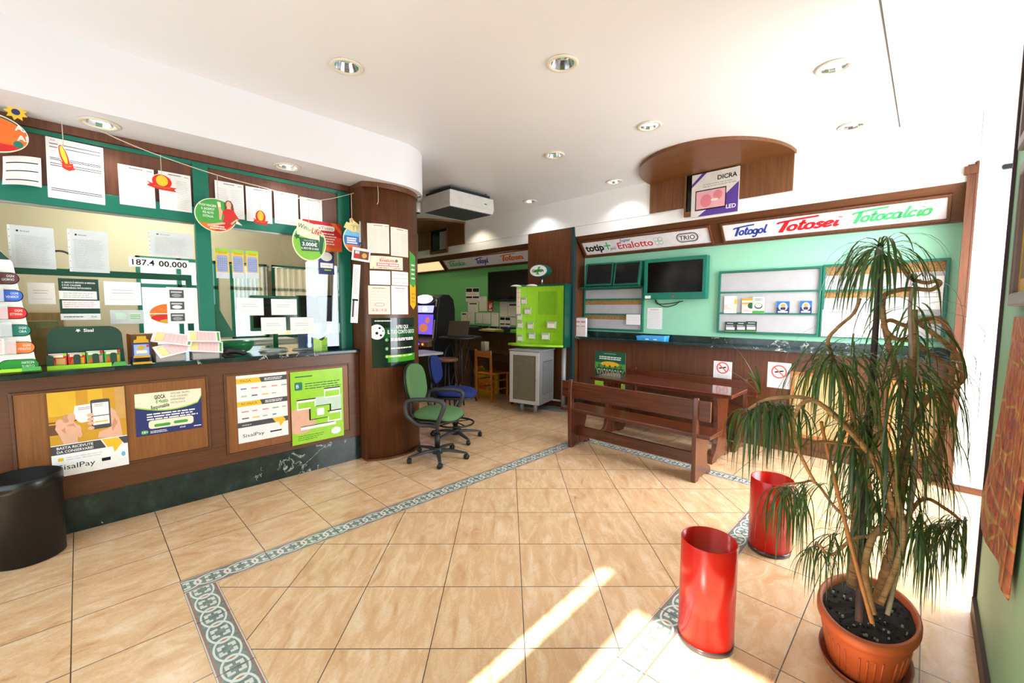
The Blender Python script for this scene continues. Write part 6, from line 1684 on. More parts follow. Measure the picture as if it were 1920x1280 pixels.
# ================================================================ OFFICE CHAIRS
def caster(t, x, y, a):
    m_ = MB()
    for s in (-1, 1):
        m_.v0 = len(m_.v)
        b = len(m_.v)
        m_.lathe([(.004, 0), (.024, .001), (.026, .006), (.024, .018), (.004, .019)], M['black'], 18)
        for i in range(b, len(m_.v)):
            p = m_.v[i]
            q = Vector((p.x, (p.z + .002) * s, p.y))
            m_.v[i] = Vector((x + q.x * cos(a) - q.y * sin(a), y + q.x * sin(a) + q.y * cos(a), .027 + q.z))
    m_.tube([(x, y, .03), (x, y, .062)], .011, M['black'], 10)
    m_.box(x - .012, x + .012, y - .014, y + .014, .045, .058, M['black'])
    return m_.build('caster', t)
def blob(m_, w, d, h, mat, n=18, pw=3.2, z0=0.0, dome=.35):
    """upholstered pad: superellipse outline with rounded rim"""
    ex = 2 / pw
    def ring(k, z):
        return m_.add([(d / 2 * k * math.copysign(abs(cos(a)) ** ex, cos(a)), w / 2 * k * math.copysign(abs(sin(a)) ** ex, sin(a)), z0 + z) for a in [2 * pi * i / 40 for i in range(40)]])
    prof = [(.9, 0), (.97, h * .12), (1.0, h * .35), (.985, h * .62), (.93, h * .84), (.8, h * .97), (.55, h * (1 + dome * .05)), (.2, h * (1 + dome * .08))]
    R_ = [ring(k, z) for k, z in prof]
    for i in range(len(R_) - 1):
        for j in range(40):
            j2 = (j + 1) % 40
            m_.face((R_[i] + j, R_[i] + j2, R_[i + 1] + j2, R_[i + 1] + j), mat, True)
    m_.face([R_[0] + j for j in range(40)][::-1], mat); m_.face([R_[-1] + j for j in range(40)], mat, True)
def office_chair(label, loc_, rz, rgb, seat_z, back_top, arms, ring, spin=0.0):
    t = thing('office_chair', label, 'office chair', loc_, rz)
    fab, n2, bs = newmat('woven fabric %d %d %d' % rgb)
    c = S(*rgb); f_ = noise(n2, coords(n2, (1, 1, 1)), 260, 3, .7)
    L(n2, ramp(n2, f_, [(.3, tuple(q * .72 for q in c[:3]) + (1,)), (.7, c)]), bs.inputs['Base Color']); bs.inputs['Roughness'].default_value = .95; bs.inputs['Specular IOR Level'].default_value = .15
    bump(n2, bs, f_, .3, .001)
    bk = M['charcoal']
    m_ = MB()
    m_.lathe([(.05, .055), (.05, .10), (.034, .115)], bk, 20); hub = m_.build('hub', t)
    for i in range(5):
        a = spin + 2 * pi * i / 5
        m_ = MB(); c_, s_ = cos(a), sin(a)
        pts = [(.03, .085, .024, .03), (.12, .088, .022, .026), (.22, .074, .018, .02), (.30, .064, .016, .012)]
        rings = []
        for r, z, w, hh in pts:
            rings.append(m_.add([(r * c_ - u * s_, r * s_ + u * c_, z + v) for u, v in ((-w, -hh * .5), (w, -hh * .5), (w * .8, hh * .5), (-w * .8, hh * .5))]))
        for k in range(3):
            for j in range(4):
                m_.face((rings[k] + j, rings[k] + (j + 1) % 4, rings[k + 1] + (j + 1) % 4, rings[k + 1] + j), bk)
        m_.face([rings[0] + j for j in range(4)][::-1], bk); m_.face([rings[3] + j for j in range(4)], bk)
        m_.build('base_leg', t, bevel=.004)
        caster(t, .292 * c_, .292 * s_, a + 1.1)
    m_ = MB(); m_.tube([(0, 0, .11), (0, 0, .26)], .027, M['black'], 18); m_.tube([(0, 0, .25), (0, 0, seat_z - .055)], .018, M['charcoal'], 16); m_.build('gas_column', t)
    m_ = MB(); m_.box(-.10, .10, -.09, .09, seat_z - .06, seat_z - .03, M['black']); m_.tube([(.03, -.09, seat_z - .045), (.06, -.2, seat_z - .05)], .006, M['black'], 8); m_.build('tilt_mechanism', t, bevel=.004)
    m_ = MB(); blob(m_, .47, .46, .03, M['black'], z0=seat_z - .03); m_.v = [Vector((p.x + .02, p.y, p.z)) for p in m_.v]; m_.build('seat_shell', t)
    m_ = MB(); blob(m_, .46, .45, .06, fab, z0=seat_z); m_.v = [Vector((p.x + .02, p.y, p.z - (.03 * max(0, p.x / .22) ** 2))) for p in m_.v]; m_.build('seat', t)
    bh = back_top - seat_z - .12
    for nm, wd, dp, hh, mt, off in (('back_shell', .42, .012, bh, M['black'], -.02), ('backrest', .41, .0, bh, fab, 0.0)):
        m_ = MB(); blob(m_, wd if True else 0, hh, .045 if nm == 'backrest' else .025, mt, pw=2.7)
        V = []
        for p in m_.v:      # stand the pad up, lean it back, wrap it forward at the sides and lumbar curve
            zz = p.x
            yy = p.y
            xx = p.z + off + .10 * (yy / .21) ** 2 * .35 - .03 * cos(zz * 6)
            V.append(Vector((-.235 + xx - (zz) * .16, yy, seat_z + .12 + bh / 2 + zz)))
        m_.v = V; m_.f = [q[::1] for q in m_.f]
        m_.build(nm, t)
    m_ = MB(); m_.tube(catmull([(-.06, 0, seat_z - .045), (-.2, 0, seat_z - .05), (-.275, 0, seat_z), (-.285, 0, seat_z + .15), (-.29, 0, seat_z + .28)], 5), .02, M['black'], 10); m_.build('back_bracket', t)
    if arms:
        for s in (-1, 1):
            m_ = MB(); y = s * .265
            loop = [(-.16, y - s * .03, seat_z - .01), (-.2, y, seat_z + .05), (-.21, y, seat_z + .14), (-.17, y, seat_z + .19), (-.05, y, seat_z + .205), (.1, y, seat_z + .205), (.165, y, seat_z + .185), (.175, y, seat_z + .14), (.13, y, seat_z + .03), (.09, y - s * .03, seat_z - .045), (.02, y - s * .05, seat_z - .05), (-.10, y - s * .05, seat_z - .05), (-.16, y - s * .03, seat_z - .01)]
            m_.tube(catmull(loop, 5), .021, M['charcoal'], 10, cap=False); m_.build('armrest', t)
    if ring:
        m_ = MB(); m_.tube([(.21 * cos(2 * pi * k / 36), .21 * sin(2 * pi * k / 36), .19) for k in range(37)], .011, M['black'], 8, cap=False)
        for k in range(4):
            a = pi / 4 + k * pi / 2
            m_.tube([(.02 * cos(a), .02 * sin(a), .2), (.205 * cos(a), .205 * sin(a), .19)], .007, M['black'], 6)
        m_.lathe([(.034, .17), (.034, .22)], M['black'], 16); m_.build('foot_ring', t)
    return t
office_chair('green fabric office chair with black loop arms beside the wooden column', (2.45, 3.44, 0), radians(-58), (92, 128, 84), .445, .95, True, False, spin=.15)
office_chair('blue fabric drafting chair with a foot ring behind the green chair', (2.98, 3.83, 0), radians(-50), (38, 52, 112), .53, .965, False, True, spin=.4)

# ================================================================ RED BINS
def red_bin(x, y, h, label):
    t = thing('waste_bin', label, 'bin', (x, y, 0), group='tall red cylindrical bins')
    m_ = MB(); r = .117
    m_.lathe([(r, .028), (r, h - .004), (r - .002, h), (r - .006, h - .002), (r - .006, .034), (.002, .034)], M['red'], 56); m_.build('body', t)
    m_ = MB(); m_.lathe([(r - .004, 0), (r + .001, .004), (r + .001, .028)], C('smoky base plastic', 60, 52, 50, .12), 56); m_.build('base_ring', t)
red_bin(1.93, .645, .475, 'shiny red cylindrical bin standing in the sunlight, nearer the camera')
red_bin(2.97, .635, .46, 'dark red cylindrical bin partly hidden by drooping leaves')

# ================================================================ GREEN TICKET TOTEM AND METAL CABINET
tn = Vector((-.95, -.31, 0)).normalized()
tm = frame((4.746, 4.095, 0), (.2, -.97, 0))
tot = thing('leaflet_display', 'green display board on grey legs with a round header, in front of the wooden pier', 'display stand', mtx=tm)
TWd, Z0, Z1 = .79, .965, 1.865
def arcw(u): return -.075 * (1 - (2 * u / TWd) ** 2) * 1.0
m_ = MB(); n_ = 16
lime = M['lime']
for i in range(n_):                     # concave lime face
    a, b = -TWd / 2 + TWd * i / n_, -TWd / 2 + TWd * (i + 1) / n_
    m_.face([m_.add([(a, Z0, arcw(a)), (b, Z0, arcw(b)), (b, Z1 - .03, arcw(b)), (a, Z1 - .03, arcw(a))]) + q for q in range(4)], lime, True)
m_.build('face_panel', tot)
m_ = MB()
prof = [(-TWd / 2 - .005, .0)] + [(-TWd / 2 + TWd * i / n_, arcw(-TWd / 2 + TWd * i / n_) - .004) for i in range(n_ + 1)] + [(TWd / 2 + .02, .0), (TWd / 2 + .01, -.22), (-TWd / 2 - .01, -.22)]
m_.prism([(a, b) for a, b in prof][::-1], Z0 - .02, Z1, M['teal_dark'], ax='z')
m_.v = [Vector((p.x, p.z, p.y)) for p in m_.v]; m_.f = [q[::-1] for q in m_.f]; m_.build('rear_shell', tot)
m_ = MB()
sh = [(-TWd / 2 - .06, .0), (-TWd / 2 - .07, .12), (-TWd * .3, .2), (0, .15), (TWd * .25, .12), (TWd / 2, .02), (TWd / 2 - .02, 0)] 
b0 = [(a, b) for a, b in [(p.x, p.y) for p in catmull([(a, b, 0) for a, b in sh], 5)]]
m_.prism(b0, 0, .03, lime); m_.v = [Vector((p.x, Z0 - .01 + p.z, p.y)) for p in m_.v]; m_.f = [q[::-1] for q in m_.f]; m_.build('shelf', tot, bevel=.006)
m_ = MB(); m_.rect(-.05, .27, 1.42, 1.76, C('lime inset', 128, 186, 30, .4), 0, n=8)
m_.v = [Vector((p.x, p.y, arcw(p.x) + .004)) for p in m_.v]; m_.build('inset_panel', tot)
holes = MB()
for r_, z in enumerate((1.82, 1.38, 1.31, 1.24, 1.17, 1.1, 1.03)):
    for i in range(9):
        u = -.32 + .078 * i
        holes.poly([(u + .005 * cos(k * pi / 4), z + .005 * sin(k * pi / 4), arcw(u) + .003) for k in range(8)], C('peg hole green', 90, 130, 24))
holes.build('peg_holes', tot)
for u, z, w in ((-.27, 1.62, .09), (-.21, 1.47, .11), (-.335, 1.38, .08), (-.325, 1.26, .09), (-.165, 1.25, .10), (.19, 1.27, .14), (-.14, 1.10, .11), (.09, 1.10, .13), (-.325, 1.06, .09)):
    m_ = MB(); m_.box(u - w / 2, u + w / 2, z - .05, z + .05, arcw(u) + .012, arcw(u) + .04, film('smoked ticket pocket', (206, 206, 190), .72, .12)); m_.rect(u - w * .42, u + w * .42, z - .04, z + .02, M['paper_warm'], arcw(u) + .0405); m_.build('ticket_pocket', tot, bevel=.004)
for u in (-.37, -.1):
    m_ = MB(); m_.lathe([(.09, 0), (.085, .012), (.05, .026), (.01, .03)], C('lamp hood silver', 220, 222, 216, .25), 24, c=(0, 0, 0)); m_.v = [Vector((p.x + u, p.z + Z1 - .03, p.y * .8 + .05)) for p in m_.v]; m_.f = [q[::-1] for q in m_.f]; m_.build('lamp_hood', tot)
m_ = MB(); m_.box(-TWd / 2 + .005, -TWd / 2 + .075, 1.35, 1.80, .004, .009, INK['cream']); m_.rect(-TWd / 2 + .01, -TWd / 2 + .07, 1.35, 1.42, INK['grey'], .0095); m_.lines(-TWd / 2 + .015, -TWd / 2 + .065, 1.78, 1.5, 4, INK['orange'], .006, .0095, .2); m_.build('price_strip', tot)
m_ = MB(); hc = (-.02, 2.06)
m_.prism(ell(.155, .095, 40, hc), -.14, 0, M['teal_dark'], smooth=False); m_.build('header_drum', tot, bevel=.012)
m_ = MB(); m_.shape(ell(.14, .082, 40, hc), C('header white', 230, 232, 228), .002); m_.shape([(hc[0] + a, hc[1] + b) for a, b in ((-.04, -.05), (.02, -.06), (.0, -.02), (.07, -.01), (.06, .02), (.02, .02), (.04, .06), (-.0, .055), (-.01, .02), (-.07, .0), (-.06, -.025), (-.02, -.02))], INK['midgreen'], .004); m_.text('lottery' if False else 'GIOCA', hc[0], hc[1] - .018, .036, INK['darkgreen'], w=.006, align='c', fit=.2, bold=.03); m_.build('header_face', tot)
m_ = MB(); m_.tube([(hc[0] + .02, Z1 - .002, -.08), (hc[0] + .02, hc[1] - .085, -.08)], .016, M['steel'], 12); m_.build('header_post', tot)
for u in (-.28, .34):
    m_ = MB(); m_.tube([(u, .012, -.15), (u, Z0 - .022, -.15)], .034, M['grey_metal'], 18); m_.build('leg', tot)
m_ = MB(); m_.prism(rrect(.86, .3, .1, 6, (0.0, -.15)), 0, .012, M['grey_metal']); m_.v = [Vector((p.x, p.z, p.y)) for p in m_.v]; m_.f = [q[::-1] for q in m_.f]; m_.build('foot_plate', tot)
m_ = MB(); m_.tube([(-.28, .14, -.15), (.34, .14, -.15)], .014, M['grey_metal'], 8); m_.build('crossbar', tot)

cb = thing('metal_cabinet', 'grey metal cabinet with a frosted glass door under the green display board', 'cabinet', (4.63, 4.12, 0), radians(14))
gm = M['grey_metal']
cw, cd, z0, z1 = .24, .24, .145, .90
m_ = MB(); m_.box(-cd, cd, -cw, cw, z0, z1, gm); m_.build('housing', cb, bevel=.006)
m_ = MB(); m_.box(-cd - .012, cd + .012, -cw - .012, cw + .012, z1, z1 + .022, gm); m_.build('lid', cb, bevel=.004)
m_ = MB(); m_.ring(-cw + .004, cw - .004, z0 + .006, z1 - .006, .05, 0, .014, C('door frame grey', 176, 172, 168, .4)); m_.v = [Vector((-cd - p.z, -p.x, p.y)) for p in m_.v]; dr = m_.build('door', cb, bevel=.003)
m_ = MB(); m_.box(-cd - .006, -cd - .001, -cw + .05, cw - .05, z0 + .05, z1 - .05, C('frosted olive glass', 104, 98, 80, .25)); m_.build('door_glass', dr)
m_ = MB(); m_.lathe([(.009, 0), (.009, .016), (.004, .018)], M['chrome'], 14); m_.v = [Vector((-cd - .014 - p.z, -cw + .035 + p.x, .5 + p.y)) for p in m_.v]; m_.f = [q[::-1] for q in m_.f]; m_.build('lock', dr)
m_ = MB()
m_.box(-cd + .11, cd - .05, -cw - .006, -cw - .0005, z0 + .14, z1 - .14, C('louvre dark', 96, 98, 102, .5))
for i in range(22):
    z = z0 + .15 + i * (z1 - z0 - .3) / 22
    m_.box(-cd + .115, cd - .055, -cw - .011, -cw - .005, z, z + .012, gm)
m_.build('louvre', cb)
for x, y in ((-.08, -.1), (-.08, .12)):
    m_ = MB(); m_.tube([(x, y, .0), (x, y, z0)], .03, gm, 14); m_.build('leg', cb)
m_ = MB(); m_.lathe([(.095, 0), (.1, .004), (.115, .27), (.12, .28), (.112, .28), (.1, .02), (.004, .02)], M['black'], 28)
tag(m_.build('waste_bin', mtx=Matrix.Translation((5.02, 3.52, 0))), 'small black bin on the floor between the grey leg and the near bench', 'bin')

# ================================================================ AIR CONDITIONER
ac = thing('air_conditioner', 'boxy grey-white air conditioner hanging from the ceiling', 'air conditioner', (3.75, 4.73, 2.81))
m_ = MB(); m_.hexa([(-.37, -.30, 0), (.37, -.30, 0), (.37, .30, 0), (-.37, .30, 0), (-.385, -.315, .055), (.385, -.315, .055), (.385, .315, .055), (-.385, .315, .055)], C('ac white', 206, 204, 198)); m_.hexa([(-.385, -.315, .055), (.385, -.315, .055), (.385, .315, .055), (-.385, .315, .055), (-.375, -.31, .205), (.375, -.31, .205), (.375, .31, .205), (-.375, .31, .205)], C('ac white', 206, 204, 198)); m_.build('casing', ac, bevel=.004)
m_ = MB(); m_.box(-.35, .35, -.28, .28, -.006, 0, C('ac grille dark', 56, 60, 52, .5))
for i in range(16): m_.box(-.34, .34, -.27 + .034 * i, -.262 + .034 * i, -.010, -.006, C('ac grille slat', 44, 48, 42, .5))
m_.build('intake_grille', ac)
m_ = MB(); m_.box(-.34, .34, -.275, .275, .205, .25, M['black']);  # black slab stands in for the shaded gap under the ceiling
for x in (-.3, .3):
    for y in (-.24, .24): m_.tube([(x, y, .24), (x, y, .279)], .012, M['steel'], 8)
m_.build('hanger_and_dark_gap', ac)
m_ = MB(); m_.rect(.2, .25, .11, .122, M['charcoal'], 0); m_.v = [Vector((p.x, -.3165, p.y)) for p in m_.v]; m_.build('badge', ac)

# ================================================================ GREEN ROOM
ty, tz, tw, th = (5.301, 1.902, 0.995, 0.534)
ty = ty - .12; tw = tw + .24
tv(ty, tz, tw, th, 5.28, 'large black television on the green wall, partly behind the wooden pier', M['black'], .02, .03, .05)
NG = 'papers pinned on the green wall'
PW = [((6.329, 1.771, 0.397, 0.265), 'white sheets with black header boxes, highest on the green wall', 'h'), ((6.313, 1.533, 0.302, 0.196), 'sheet with a black title bar below the highest sheets on the green wall', 'b'), ((6.025, 1.594, 0.212, 0.272), 'tall plain sheet on the green wall beside the red sign', 'p'),
      ((6.59, 1.322, 0.183, 0.219), 'narrow sheet with a grey header, first above the laptop', 'b'), ((6.377, 1.32, 0.209, 0.225), 'plain sheet second above the laptop', 'p'), ((6.132, 1.325, 0.185, 0.2), 'plain sheet third along, above the yellow folder', 'p'), ((5.919, 1.324, 0.209, 0.206), 'plain sheet fourth along, above the yellow folder', 'p'),
      ((5.693, 1.299, 0.187, 0.261), 'tall plain sheet just below the red sign', 'p'), ((5.463, 1.495, 0.193, 0.258), 'sheet under the black television, first of two', 'p'), ((5.235, 1.492, 0.238, 0.242), 'wide sheet under the black television, second of two', 'b'), ((5.428, 1.262, 0.26, 0.185), 'sheet with a black box below the black television', 'h'), ((5.2, 1.281, 0.171, 0.137), 'small sheet beside the green display board', 'p')]
def d_head(m_, w, h):
    k = .0016
    for u in (-.48, .03): m_.rect(w * u, w * (u + .45), h * .2, h * .46, INK['black'], k); m_.rect(w * u, w * (u + .45), -h * .25, -h * .12, INK['black'], k)
    m_.lines(-w * .45, w * .45, h * .12, -h * .05, 2, M['ink_grey'], h * .02, k, .2); m_.lines(-w * .45, w * .45, -h * .3, -h * .45, 2, M['ink_grey'], h * .02, k, .2)
def d_bart(m_, w, h): m_.rect(-w * .36, w * .36, h * .26, h * .4, INK['grey'], .0016); m_.lines(-w * .4, w * .4, h * .15, -h * .42, 7, M['ink_pale'], h * .015, .0016, .25)
for bx, lb, kd in PW:
    sheet_on(on_back(bx[0], bx[1], XW - .002, random.uniform(-.02, .02)), 'notice_sheet', bx[2], bx[3], lb, {'h': d_head, 'b': d_bart, 'p': d_form(10)}[kd], M['paper_warm'], NG)
bx = (5.816, 1.548, 0.146, 0.197)
def d_ext(m_, w, h): m_.rect(-w * .2, w * .05, -h * .2, h * .1, INK['white']); m_.rect(-w * .15, 0, h * .12, h * .25, INK['white']); m_.rect(-w * .3, w * .3, -h * .42, -h * .32, INK['white']); m_.rect(w * .15, w * .3, -h * .1, h * .3, INK['white'])
sheet_on(on_back(bx[0], bx[1], XW - .002), 'extinguisher_sign', bx[2], bx[3], 'small red fire extinguisher sign on the green wall below the television', d_ext, INK['red'], cat='sign')
bx = (8.087, 1.539, 0.284, 0.543)
m_ = MB(); m_.box(-bx[2], bx[2] / 2, -bx[3] / 2, bx[3] / 2, 0, .01, C('poster blue', 92, 142, 190)); m_.rect(-bx[2] * .8, bx[2] * .4, -bx[3] * .45, -bx[3] * .05, C('poster russet', 168, 84, 66), .0105); m_.shape(ell(bx[2] * .3, bx[3] * .12, 16, (0, bx[3] * .15)), C('print rose', 222, 130, 140), .011)
tag(m_.build('picture', mtx=on_back(bx[0], bx[1], XW - .002)), 'tall blue and russet picture on the green wall beside the column', 'picture')

# slot machine
sm = thing('slot_machine', 'black slot machine with a lit blue screen near the column', 'slot machine', (4.32, 6.22, 0), radians(12))
gl = M['black']
m_ = MB(); out = [(-.26, 0), (.3, 0), (.3, 1.5), (.26, 1.66), (.15, 1.74), (-.02, 1.74), (-.1, 1.68), (-.16, 1.45), (-.2, 1.02), (-.26, .95)]
m_.prism(out, -.29, .29, gl, ax='y'); m_.build('cabinet', sm, bevel=.012)
m_ = MB(); m_.hexa([(-.36, -.26, .86), (-.2, -.26, .86), (-.2, .26, .86), (-.36, .26, .86), (-.37, -.26, .94), (-.19, -.26, 1.0), (-.19, .26, 1.0), (-.37, .26, .94)], C('console bronze', 120, 96, 70, .25)); m_.build('console', sm, bevel=.01)
def on_sm(m_, z0, z1, x0, x1):     # lay a (u, v) print on the sloped front
    V = []
    for p in m_.v:
        k = (p.y - z0) / (z1 - z0)
        V.append(Vector((x0 + (x1 - x0) * k - .004 - p.z, -p.x, p.y)))
    m_.v = V
m_ = MB(); m_.rect(-.21, .21, 1.06, 1.40, emit('screen violet', (96, 72, 196), 1.6), 0); on_sm(m_, 1.02, 1.45, -.2, -.16); sc1 = m_.build('screen', sm)
m_ = MB(); m_.shape(ell(.1, .07, 20, (0, 1.17)), emit('screen amber', (190, 110, 70), 1.0), .003); m_.shape(ell(.05, .05, 16, (.08, 1.3)), emit('screen amber', (190, 110, 70), 1.0), .003); on_sm(m_, 1.02, 1.45, -.2, -.16); m_.build('screen_image', sc1)
m_ = MB(); m_.rect(-.2, .2, 1.43, 1.55, emit('screen sky violet', (120, 120, 255), 3.2), 0); m_.shape(ell(.05, .04, 16, (0, 1.49)), emit('screen white', (240, 240, 255), 5), .003); on_sm(m_, 1.45, 1.68, -.16, -.1); m_.build('upper_screen', sm)
m_ = MB(); m_.prism(ell(.2, .075, 28, (0, 1.66)), 0, .06, emit('topper light', (214, 218, 255), 4.5), side=M['chrome']); on_sm(m_, 1.45, 1.68, -.16, -.1); m_.build('topper', sm)
for s in (-1, 1):
    m_ = MB(); m_.box(s * .24 - .014, s * .24 + .014, 1.0, 1.66, 0, .012, M['chrome']); on_sm(m_, 1.0, 1.68, -.205, -.1); m_.f = [q[::-1] for q in m_.f]; m_.build('chrome_strip', sm)
m_ = MB()
for i in range(4): m_.prism(ell(.018, .018, 12, (-.15 + .1 * i, 0)), 0, .008, emit('button glow', (90, 90, 255), 3.5) if i % 3 else emit('button amber', (255, 120, 60), 2.5))
m_.v = [Vector((-.372 - p.z, -p.x, .905 + p.y)) for p in m_.v]; m_.build('buttons', sm)

# high table with a laptop, bar stool, grey pedestal table
px = (4.043, 5.209)
ht = thing('high_table', 'tall black bar table with thin splayed legs carrying the laptop', 'table', (px[0] + .2, px[1] + .1, 0))
m_ = MB(); m_.lathe([(.33, 1.03), (.34, 1.035), (.34, 1.055), (.33, 1.06)], M['black'], 36); m_.build('tabletop', ht)
for k in range(4):
    a = pi / 4 + k * pi / 2 + .3
    m_ = MB(); m_.tube([(.16 * cos(a), .16 * sin(a), 1.03), (.07 * cos(a), .07 * sin(a), .55), (.26 * cos(a), .26 * sin(a), .0)], .012, M['black'], 8); m_.build('leg', ht)
lp = thing('laptop', 'open dark laptop on the tall bar table, its lid turned to us', 'laptop', (px[0] + .14, px[1] + .02, 1.06), radians(28))
m_ = MB(); m_.box(-.12, .14, -.17, .17, .0005, .02, M['charcoal']); m_.build('keyboard_base', lp, bevel=.003)
m_ = MB(); m_.hexa([(-.13, -.17, .02), (-.12, -.17, .02), (-.12, .17, .02), (-.13, .17, .02), (-.045, -.17, .25), (-.035, -.17, .25), (-.035, .17, .25), (-.045, .17, .25)], C('laptop lid brown', 70, 58, 46, .35)); m_.build('lid', lp)
px = (3.898, 5.209)
st = thing('bar_stool', 'black wire bar stool with a brown round seat in front of the high table', 'stool', (px[0], px[1], 0), radians(20))
m_ = MB(); m_.lathe([(.15, .70), (.17, .715), (.172, .735), (.15, .752), (.05, .758)], C('stool seat brown', 112, 72, 52, .5), 32); m_.build('seat', st)
m_ = MB(); m_.tube(catmull([(.14, -.15, .70), (.2, -.14, .85), (.22, -.07, .96), (.225, 0, .98), (.22, .07, .96), (.2, .14, .85), (.14, .15, .70)], 5), .009, M['black'], 8); m_.build('back_hoop', st)
for k in range(4):
    a = pi / 4 + k * pi / 2
    m_ = MB(); m_.tube([(.1 * cos(a), .1 * sin(a), .71), (.2 * cos(a), .2 * sin(a), 0)], .011, M['black'], 8); m_.build('leg', st)
m_ = MB(); m_.tube([(.165 * cos(2 * pi * k / 28), .165 * sin(2 * pi * k / 28), .26) for k in range(29)], .008, M['black'], 6, cap=False); m_.build('foot_ring', st)
gt = thing('pedestal_table', 'grey topped table standing half hidden behind the wooden column', 'table', (3.12, 4.92, 0))
m_ = MB(); m_.prism(rrect(.66, .5, .03, 4), .88, .91, M['grey_metal']); m_.build('tabletop', gt, bevel=.003)
m_ = MB(); m_.tube([(-.12, .0, .88), (.02, -.05, .05)], .022, C('pedestal bronze', 120, 108, 92, .35, metal=.6), 12); m_.tube([(.12, .08, .88), (.0, .0, .05)], .022, M['black'], 12); m_.build('pedestal', gt)
m_ = MB(); m_.prism(rrect(.5, .42, .04, 4), 0, .05, pm('pale grey foot plate', (150, 146, 138), .5)); m_.build('foot_plate', gt, bevel=.004)

# dark table, pine chair, paper box, yellow carton
dt = thing('side_table', 'dark table with turned legs next to the metal cabinet', 'table', (4.93, 5.12, 0))
m_ = MB(); m_.box(-.27, .27, -.58, .58, .775, .80, M['dark_wood']); m_.build('tabletop', dt, bevel=.005)
m_ = MB(); 
for q in ((-.23, -.21, -.52, .52), (.21, .23, -.52, .52)): m_.box(q[0], q[1], q[2], q[3], .66, .774, M['dark_wood'])
m_.box(-.21, .21, -.52, -.5, .66, .774, M['dark_wood']); m_.box(-.21, .21, .5, .52, .66, .774, M['dark_wood']); m_.build('apron', dt)
for x in (-.2, .2):
    for y in (-.49, .49):
        m_ = MB(); m_.lathe([(.022, 0), (.018, .03), (.026, .08), (.02, .12), (.03, .2), (.034, .34), (.022, .42), (.03, .46), (.022, .5), (.032, .56), (.032, .66)], wood('dark turned wood', (34, 22, 15), (60, 40, 26), 'z'), 18, c=(x, y, 0)); m_.build('leg', dt)
m_ = MB(); m_.box(-.045, .045, -.05, .05, 0.0005, .15, C('white paper box', 206, 200, 176)); m_.rect(-.03, .03, .05, .1, M['ink_pale'], .0)
m_.f = m_.f[:-1]; m_.mi = m_.mi[:-1]; m_.sm = m_.sm[:-1]
tag(m_.build('paper_box', mtx=Matrix.Translation((4.76, 5.3, .80))), 'off-white upright box on the dark table behind the pine chair', 'box')
pc = thing('dining_chair', 'orange pine chair with an open back pushed against the dark table', 'chair', (4.57, 5.10, 0), 0.0)
ow = M['orange_wood_z']
for y in (-.18, .18):
    m_ = MB(); m_.hexa([(-.018, y - .017, 0), (.018, y - .017, 0), (.018, y + .017, 0), (-.018, y + .017, 0), (-.05, y - .017, .84), (-.022, y - .017, .84), (-.022, y + .017, .84), (-.05, y + .017, .84)], ow); m_.build('back_post', pc, bevel=.004)
    m_ = MB(); m_.box(.33, .362, y - .016, y + .016, 0, .44, ow); m_.build('front_leg', pc, bevel=.004)
m_ = MB(); m_.box(-.046, -.026, -.163, .163, .72, .82, wood('orange pine across', (176, 96, 34), (210, 132, 60), 'y')); m_.build('top_slat', pc, bevel=.004)
m_ = MB(); m_.box(-.016, .38, -.19, .19, .44, .465, wood('orange pine seat', (176, 96, 34), (210, 132, 60), 'x')); m_.build('seat', pc, bevel=.006)
for z in (.16, .30):
    m_ = MB(); m_.box(-.012, .01, -.163, .163, z, z + .025, ow); m_.build('stretcher', pc)
    for y in (-.18, .18):
        m_ = MB(); m_.box(.018, .33, y - .01, y + .01, z + .03, z + .052, ow); m_.build('stretcher', pc)
px = (4.586, 5.45)
m_ = MB(); yc_ = C('yellow carton', 214, 178, 24, .55)
m_.box(-.15, .15, -.16, .16, 0, .36, yc_); m_.rect(-.1, .08, .1, .22, INK['orange'], 0); nf = len(m_.f)
m_.v[-4:] = [Vector((-.1505, -p.x, p.y)) for p in m_.v[-4:]]
m_.hexa([(-.15, .1, .36), (.15, .1, .36), (.15, .16, .36), (-.15, .16, .36), (-.17, .2, .47), (.13, .2, .47), (.13, .206, .47), (-.17, .206, .47)], yc_)
tag(m_.build('yellow_carton', mtx=Matrix.Translation((4.99, 5.5, 0)) @ Matrix.Rotation(.2, 4, 'Z')), 'open yellow carton on the floor under the dark table', 'box')
m_ = MB(); m_.box(-.12, .12, -.2, .2, .0005, .03, C('yellow folder', 214, 178, 40)); m_.box(-.1, .11, -.17, .15, .03, .04, M['paper_warm'])
tag(m_.build('folder_stack', mtx=Matrix.Translation((5.2, 5.62, CT))), 'yellow folder with papers lying on the dark marble ledge', 'folder')
m_ = MB(); m_.box(-.08, .08, -.13, .13, .0005, .045, C('leaf green tray', 92, 190, 40)); m_.box(-.07, .07, -.11, .12, .045, .05, M['paper_warm']); m_.box(-.06, .06, -.1, .06, .05, .054, INK['cream'])
tag(m_.build('leaflet_tray', mtx=Matrix.Translation((5.19, 4.92, CT))), 'leaf green tray of leaflets on the marble ledge beside the display board', 'tray')
m_ = MB(); m_.box(-.1, .1, -.14, .14, .0005, .06, M['charcoal']); m_.box(-.02, .02, -.12, .12, .06, .07, M['grey_metal'])
tag(m_.build('card_reader', mtx=Matrix.Translation((5.19, 6.1, CT)), bevel=.004), 'low dark machine on the marble ledge behind the laptop', 'machine')

